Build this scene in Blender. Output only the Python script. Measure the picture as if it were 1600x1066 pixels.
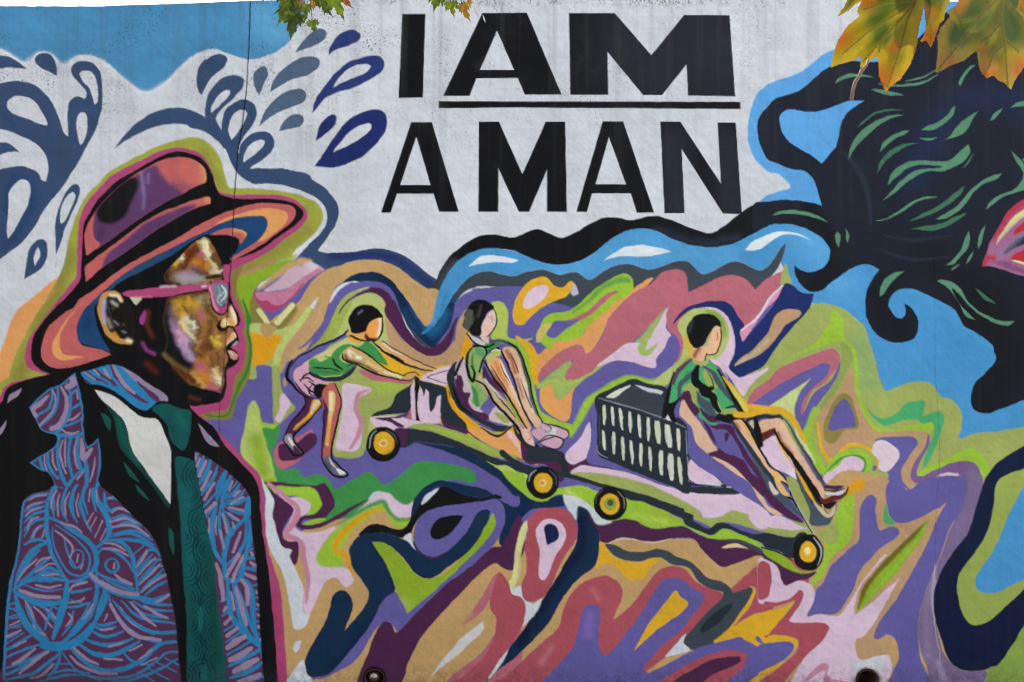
import bpy, bmesh, math, random
import numpy as np
from mathutils import Vector, Matrix
from mathutils.geometry import delaunay_2d_cdt
sc = bpy.context.scene
for o in list(bpy.data.objects): bpy.data.objects.remove(o)
PX = 350.0; CZ = 1.82; CD = 5.08                     # photo pixels per metre on the wall, eye height, distance to the wall
# ---------------------------------------------------------------- camera, sky, sun, exposure
cam = bpy.data.cameras.new('camera'); cam.lens = 36 * CD / (1600 / PX); cam.sensor_width = 36; cam.clip_end = 2000; cam.clip_start = .02
co = bpy.data.objects.new('camera', cam); sc.collection.objects.link(co); co.location = (0, -CD, CZ); co.rotation_euler = (math.pi/2, 0, 0)
cam.dof.use_dof = True; cam.dof.focus_distance = CD - .6; cam.dof.aperture_fstop = 50
sc.camera = co
SUN_EL, SUN_AZ = 50, -22                             # degrees; azimuth from +Y (behind the wall) towards +X
w = bpy.data.worlds.new('World'); sc.world = w; w.use_nodes = True; nt = w.node_tree; nt.nodes.clear()
N = nt.nodes.new; L = nt.links.new
sky = N('ShaderNodeTexSky'); sky.sky_type = 'NISHITA'; sky.sun_disc = False; sky.sun_elevation = math.radians(SUN_EL); sky.sun_rotation = math.radians(SUN_AZ)
sky.dust_density = 1.5
tc = N('ShaderNodeTexCoord'); mp = N('ShaderNodeMapping'); mp.inputs['Scale'].default_value = (1, 1, 2.6); L(tc.outputs['Generated'], mp.inputs['Vector'])
nz = N('ShaderNodeTexNoise'); nz.inputs['Scale'].default_value = 2.3; nz.inputs['Detail'].default_value = 7; L(mp.outputs['Vector'], nz.inputs['Vector'])
cr = N('ShaderNodeValToRGB'); cr.color_ramp.elements[0].position = .36; cr.color_ramp.elements[1].position = .56; L(nz.outputs['Fac'], cr.inputs['Fac'])
mx = N('ShaderNodeMix'); mx.data_type = 'RGBA'; L(cr.outputs['Color'], mx.inputs[0]); L(sky.outputs['Color'], mx.inputs[6]); mx.inputs[7].default_value = (9, 9.2, 9.6, 1)
bg = N('ShaderNodeBackground'); bg.inputs['Strength'].default_value = .12; L(mx.outputs[2], bg.inputs['Color'])
wo = N('ShaderNodeOutputWorld'); L(bg.outputs['Background'], wo.inputs['Surface'])
sl = bpy.data.lights.new('sun', 'SUN'); sl.energy = 4; sl.angle = math.radians(.53); sl.color = (1, .95, .86)
so = bpy.data.objects.new('sun', sl); sc.collection.objects.link(so)
ce, se = math.cos(math.radians(SUN_EL)), math.sin(math.radians(SUN_EL)); sa, ca = math.sin(math.radians(SUN_AZ)), math.cos(math.radians(SUN_AZ))
so.rotation_euler = Vector((ce*sa, ce*ca, se)).to_track_quat('Z', 'Y').to_euler(); so.location = (0, 8, 9)
sc.view_settings.view_transform = 'Standard'; sc.view_settings.look = 'None'; sc.view_settings.gamma = 1; sc.view_settings.use_curve_mapping = False
sc.view_settings.exposure = .6
sc.cycles.filter_width = 1.05; sc.cycles.max_bounces = 6; sc.cycles.transparent_max_bounces = 8
PAINT_K = .70                                        # picture value of a surface / its albedo in this light

def P3(px, py, d=CD):
    """point seen at photo pixel (px, py) at distance d in front of the camera"""
    k = d / CD / PX
    return Vector(((px - 800) * k, d - CD, CZ + (533 - py) * k))
def tag(o, label=None, cat=None, group=None, kind=None):
    for k, v in (('label', label), ('category', cat), ('group', group), ('kind', kind)):
        if v: o[k] = v
    return o
def mobj(name, verts, faces, mat, parent=None, smooth=False):
    me = bpy.data.meshes.new(name); me.from_pydata(verts, [], faces); me.update()
    if smooth: me.polygons.foreach_set('use_smooth', [True] * len(me.polygons))
    me.materials.append(mat); o = bpy.data.objects.new(name, me); sc.collection.objects.link(o)
    if parent: o.parent = parent
    return o
def mat(name, col=(.5, .5, .5), rough=.6):
    m = bpy.data.materials.new(name); m.use_nodes = True; b = m.node_tree.nodes['Principled BSDF']
    b.inputs['Base Color'].default_value = (*col, 1); b.inputs['Roughness'].default_value = rough
    return m, m.node_tree, b
def noise(nt, scale, detail=4, vec=None, rough=.5):
    n = nt.nodes.new('ShaderNodeTexNoise'); n.inputs['Scale'].default_value = scale; n.inputs['Detail'].default_value = detail; n.inputs['Roughness'].default_value = rough
    if vec: nt.links.new(vec, n.inputs['Vector'])
    return n.outputs['Fac']
def ramp(nt, fac, p0, p1, c0=(0, 0, 0), c1=(1, 1, 1)):
    r = nt.nodes.new('ShaderNodeValToRGB'); e = r.color_ramp.elements; e[0].position = p0; e[1].position = p1; e[0].color = (*c0, 1); e[1].color = (*c1, 1)
    nt.links.new(fac, r.inputs['Fac']); return r.outputs['Color']
def mixc(nt, fac, a, b, mode='MIX'):
    m = nt.nodes.new('ShaderNodeMix'); m.data_type = 'RGBA'; m.blend_type = mode
    for s, v in ((0, fac), (6, a), (7, b)):
        if isinstance(v, (int, float)): m.inputs[s].default_value = v
        elif isinstance(v, tuple): m.inputs[s].default_value = (*v, 1)
        else: nt.links.new(v, m.inputs[s])
    return m.outputs[2]
def mathn(nt, op, a, b):
    m = nt.nodes.new('ShaderNodeMath'); m.operation = op
    for s, v in ((0, a), (1, b)):
        if isinstance(v, (int, float)): m.inputs[s].default_value = v
        else: nt.links.new(v, m.inputs[s])
    return m.outputs[0]
def objvec(nt, scale):
    t = nt.nodes.new('ShaderNodeTexCoord'); m = nt.nodes.new('ShaderNodeMapping'); m.inputs['Scale'].default_value = scale
    nt.links.new(t.outputs['Object'], m.inputs['Vector']); return m.outputs['Vector']

# ---------------------------------------------------------------- mural painter
FR = dict(F=(0,0,1.), A1=(0,0,.2505), A2=(400,0,.2505), A3=(800,0,.2505), A4=(1200,0,.2505),
    B1=(0,200,.2505), B2=(400,250,.2505), B3=(800,250,.2505), B4=(1200,250,.2505),
    C1=(0,467,.2505), C2=(400,500,.2505), C3=(800,500,.2505), C4=(1200,500,.2505),
    D1=(0,734,.2505), D2=(400,760,.2505), D3=(800,760,.2505), D4=(1200,760,.2505),
    E1=(0,930,.25), E2=(400,930,.25), E3=(800,930,.25), E4=(1200,930,.25),
    S1=(300,90,.19694), H1=(100,330,.2907), K1=(430,440,.125), K2=(630,450,.2533),
    K3=(1020,470,.2158), K4=(1140,620,.1876), G1=(280,350,.1407), G2=(280,480,.15),
    G3=(150,420,.1689), J1=(0,560,.1876), J2=(290,700,.1875), J3=(290,860,.1933),
    Z=(400,700,.375), Q1=(360,380,.1313), Q2=(1480,300,.15))

def lin(h):
    c = np.array([int(h[i:i+2], 16) for i in (0, 2, 4)], float) / 255
    return np.where(c <= .04045, c / 12.92, ((c + .055) / 1.055) ** 2.4)

def catmull(P, corner, closed):
    n = len(P); out = []
    rng = range(n if closed else n - 1)
    for i in rng:
        p1 = P[i]; p2 = P[(i+1) % n]
        p0 = P[(i-1) % n] if (closed or i > 0) else p1
        p3 = P[(i+2) % n] if (closed or i + 2 < n) else p2
        if corner[i]: p0 = p1
        if corner[(i+1) % n]: p3 = p2
        d = math.hypot(*(p2 - p1))
        m = int(max(1, min(12, d / 3.5)))
        t1 = (p2 - p0) * .5; t2 = (p3 - p1) * .5
        # keep tangents from overshooting on short spans
        for t in (t1, t2):
            L = math.hypot(*t)
            if L > d * 1.15: t *= d * 1.15 / L
        for k in range(m):
            u = k / m; u2 = u*u; u3 = u2*u
            out.append((2*u3-3*u2+1)*p1 + (u3-2*u2+u)*t1 + (-2*u3+3*u2)*p2 + (u3-u2)*t2)
    if not closed: out.append(P[-1])
    return np.array(out)

def vnoise(X, Y, seed):
    """smooth value noise in 0..1"""
    rs = np.random.RandomState(seed); G = rs.rand(128, 128).astype(np.float32)
    xi = np.floor(X).astype(int); yi = np.floor(Y).astype(int); fx = (X - xi).astype(np.float32); fy = (Y - yi).astype(np.float32)
    fx = fx*fx*(3-2*fx); fy = fy*fy*(3-2*fy)
    a = G[yi & 127, xi & 127]; b = G[yi & 127, (xi+1) & 127]; c = G[(yi+1) & 127, xi & 127]; d = G[(yi+1) & 127, (xi+1) & 127]
    return (a*(1-fx)+b*fx)*(1-fy) + (c*(1-fx)+d*fx)*fy

class Canvas:
    def __init__(s, xs, ys):
        s.xs, s.ys = xs, ys
        s.img = np.zeros((len(ys), len(xs), 3), np.float32)
        s.ids = np.zeros((len(ys), len(xs)), np.int16)
        s.names = ['']; s.cur = 0; s.clip = None; s.last = None
    def box(s, x0, y0, x1, y1):
        return (max(0, np.searchsorted(s.xs, x0) - 1), min(len(s.xs), np.searchsorted(s.xs, x1) + 1),
                max(0, np.searchsorted(s.ys, y0) - 1), min(len(s.ys), np.searchsorted(s.ys, y1) + 1))
    def put(s, b, a, col, mark=True):
        i0, i1, j0, j1 = b
        s.last = (b, a)
        if s.clip is not None: a = a * s.clip[j0:j1, i0:i1]
        v = s.img[j0:j1, i0:i1]; v += a[..., None] * (col.astype(np.float32) - v)
        if mark and s.cur >= 0: s.ids[j0:j1, i0:i1][a > .5] = s.cur
    def segdist(s, b, D, p, q, r0, r1, pad):
        """D = min(D, distance to segment - radius) inside the segment's own box"""
        rr = max(r0, r1) + pad
        i0, i1, j0, j1 = s.box(min(p[0], q[0]) - rr, min(p[1], q[1]) - rr, max(p[0], q[0]) + rr, max(p[1], q[1]) + rr)
        i0 = max(i0, b[0]); i1 = min(i1, b[1]); j0 = max(j0, b[2]); j1 = min(j1, b[3])
        if i1 <= i0 or j1 <= j0: return
        X = s.xs[None, i0:i1] - p[0]; Y = s.ys[j0:j1, None] - p[1]
        dx, dy = q - p; L = dx*dx + dy*dy
        t = np.clip((X*dx + Y*dy) / L, 0, 1) if L > 1e-9 else 0 * (X + Y)
        d = np.sqrt((X - t*dx)**2 + (Y - t*dy)**2) - (r0 + (r1 - r0) * t)
        V = D[j0-b[2]:j1-b[2], i0-b[0]:i1-b[0]]
        np.minimum(V, d, out=V)
    def poly(s, col, soft, P, alpha=1., inset=0.):
        pad = max(soft, 1.3) * .5 + 1
        b = s.box(P[:,0].min() - pad, P[:,1].min() - pad, P[:,0].max() + pad, P[:,1].max() + pad)
        i0, i1, j0, j1 = b
        if i1 <= i0 or j1 <= j0: return
        W = i1 - i0; H = j1 - j0; T = np.zeros((H, W + 1), np.int8)
        Q = np.roll(P, -1, 0); ys = s.ys[j0:j1]; xs = s.xs[i0:i1]
        JJ = []; XX = []
        for p, q in zip(P, Q):
            ya, yb = (p[1], q[1]) if p[1] < q[1] else (q[1], p[1])
            a, c = np.searchsorted(ys, ya), np.searchsorted(ys, yb)
            if c > a:
                yy = ys[a:c]; JJ.append(np.arange(a, c)); XX.append(p[0] + (yy - p[1]) * (q[0] - p[0]) / (q[1] - p[1]))
        if JJ:
            np.add.at(T, (np.concatenate(JJ), np.searchsorted(xs, np.concatenate(XX))), 1)
        inside = (np.cumsum(T, 1)[:, :W] & 1).astype(bool)
        D = np.full((H, W), 9e3, np.float32)
        for p, q in zip(P, Q): s.segdist(b, D, p, q, 0, 0, pad)
        w = max(soft, .95)
        a = np.clip(.5 + (np.where(inside, D, -D) - inset) / w, 0, 1)
        if soft > 2.5: a = a * a * (3 - 2 * a)
        s.put(b, a * alpha, col)
    def stroke(s, col, ws, soft, P, alpha=1.):
        seg = np.hypot(*(P[1:] - P[:-1]).T); t = np.concatenate([[0], np.cumsum(seg)]); t /= max(t[-1], 1e-6)
        R = np.interp(t, np.linspace(0, 1, len(ws)), ws) * .5
        pad = max(soft, 1.3) * .5 + 1; m = R.max() + pad
        b = s.box(P[:,0].min() - m, P[:,1].min() - m, P[:,0].max() + m, P[:,1].max() + m)
        if b[1] <= b[0] or b[3] <= b[2]: return
        D = np.full((b[3]-b[2], b[1]-b[0]), 9e3, np.float32)
        for k in range(len(P) - 1): s.segdist(b, D, P[k], P[k+1], R[k], R[k+1], pad)
        s.put(b, np.clip(.5 - D / max(soft, 1.), 0, 1) * alpha, col)
    def air(s, col, r, alpha, P, keep=True):
        m = r * 2.2
        b = s.box(P[:,0].min() - m, P[:,1].min() - m, P[:,0].max() + m, P[:,1].max() + m)
        if b[1] <= b[0] or b[3] <= b[2]: return
        D = np.full((b[3]-b[2], b[1]-b[0]), 9e3, np.float32)
        if len(P) == 1: P = np.array([P[0], P[0] + 1e-3])
        for k in range(len(P) - 1): s.segdist(b, D, P[k], P[k+1], 0, 0, m)
        l = s.last; a = np.exp(-(D / r) ** 2) * alpha * (D < m)
        if keep and s.clip is None and l is not None:            # stay inside the last shape
            M = np.zeros(s.img.shape[:2], np.float32); q = l[0]; M[q[2]:q[3], q[0]:q[1]] = l[1]
            a = a * M[b[2]:b[3], b[0]:b[1]]
        s.put(b, a, col, False); s.last = l
    def smudge(s, amp, size):
        """pull the wet paint about inside the clip"""
        j, i = np.nonzero(s.clip > .02)
        j0, j1, i0, i1 = j.min(), j.max() + 1, i.min(), i.max() + 1
        X, Y = np.meshgrid(s.xs[i0:i1], s.ys[j0:j1])
        dx = vnoise(X / size, Y / size, 5) + .5 * vnoise(X / size * 2.7, Y / size * 2.7, 6) - .75
        dy = vnoise(X / size, Y / size, 7) + .5 * vnoise(X / size * 2.7, Y / size * 2.7, 8) - .75
        I = np.clip(np.searchsorted(s.xs, X + dx * amp), i0, i1 - 1); J = np.clip(np.searchsorted(s.ys, Y + dy * amp), j0, j1 - 1)
        src = s.img[J, I]; a = s.clip[j0:j1, i0:i1, None]
        s.img[j0:j1, i0:i1] += a * (src - s.img[j0:j1, i0:i1])
    def run(s, text, pal, K):
        f = FR['F']
        for ln in text.split('\n'):
            ln = ln.split('//')[0].strip()
            if not ln: continue
            if ln[0] == '@': f = FR[ln[1:]]; continue
            if ln[0] == '#':
                n = ln[1:].strip()
                if n == '-': s.cur = -1
                else:
                    if n not in s.names: s.names.append(n)
                    s.cur = s.names.index(n)
                continue
            if ln == '{':
                s.clip = np.zeros(s.img.shape[:2], np.float32); b, a = s.last
                s.clip[b[2]:b[3], b[0]:b[1]] = a; continue
            if ln == '}': s.clip = None; continue
            if ln[0] == 'W': s.smudge(*[float(v) for v in ln.split()[1:]]); continue
            tk = ln.split(); op = tk[0]; col = lin(pal.get(tk[1], tk[1])) / K
            par = tk[2].split(','); raw = tk[3:]
            cor = [t[-1] == 'c' for t in raw]
            P = np.array([[float(v) for v in t.rstrip('c').split(',')] for t in raw]) * f[2] + np.array(f[:2])
            al = float(par[-1][1:]) if par[-1][0] == '~' else 1.
            if par[-1][0] == '~': par = par[:-1]
            pv = [float(v) for v in par]
            if op == 'g': s.poly(col, pv[0], catmull(P, cor, True), al, .75 if tk[1] in ('ST', 'S2') else 0.)
            elif op == 'f': s.poly(col, pv[0], P, al)
            elif op == 's':
                l = s.last; s.stroke(col, pv[1:], pv[0], catmull(P, cor, False) if len(P) > 2 else P, al); s.last = l
            elif op == 'l': s.stroke(col, pv[1:], pv[0], P, al)
            elif op in 'ab': s.air(col, pv[0], pv[1], P, op == 'a')
            elif op == 'e':                                     # ellipse: cx,cy rx,ry
                t = np.linspace(0, 2*math.pi, 40, endpoint=False)
                c = P[0]; r = np.array([float(v) for v in raw[1].split(',')]) * f[2]
                s.poly(col, pv[0], c + np.stack([np.cos(t), np.sin(t)], 1) * r, al)
            else: raise ValueError(ln)
PAL = dict(W='c9cbd1', BL='4685b0', BR='5a9fd8', BM='4790c4', NV='35496a', NG='4b5f78', RB='26366f', RD='1c2a62',  # BM: the BR blue with its weaker light put into the colour
 K='0e0e11', KH='1a1e2b', KG='242c35', GY='3c454e', GB='46525e', OL='9ea240', OD='84783c', MG='aa4672', ML='a83c66',  # KH: black hair paint with its sheen put into the colour
 SA='bb5f5e', PU='66406c', DB='1d4470', OR='dc9a5c', OW='e2a05e', TA='c09a66', TP='b8926c', VI='625a99', PL='4b2246', RS='b46572', RE='a94f5a',  # RE: RS low on the wall, dimmer light put into the colour
 PK='d8bccf', P2='c4849a', LI='98bc38', LM='8aa82a', YG='9ca65a', YP='b0ba70', GR='3f8c48', EG='48a468', GD='2c7c2c',
 YL='dca828', YO='d8981e', CR='d4d090', SK='d2a880', BN='6e3526', NB='102a46', ND='0c1836', JB='2a7cae', JP='553050', JL='94809c',
 TE='145048', TD='0e3c38', TB='0f5560', ST='568669', S2='3e6c52')

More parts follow.
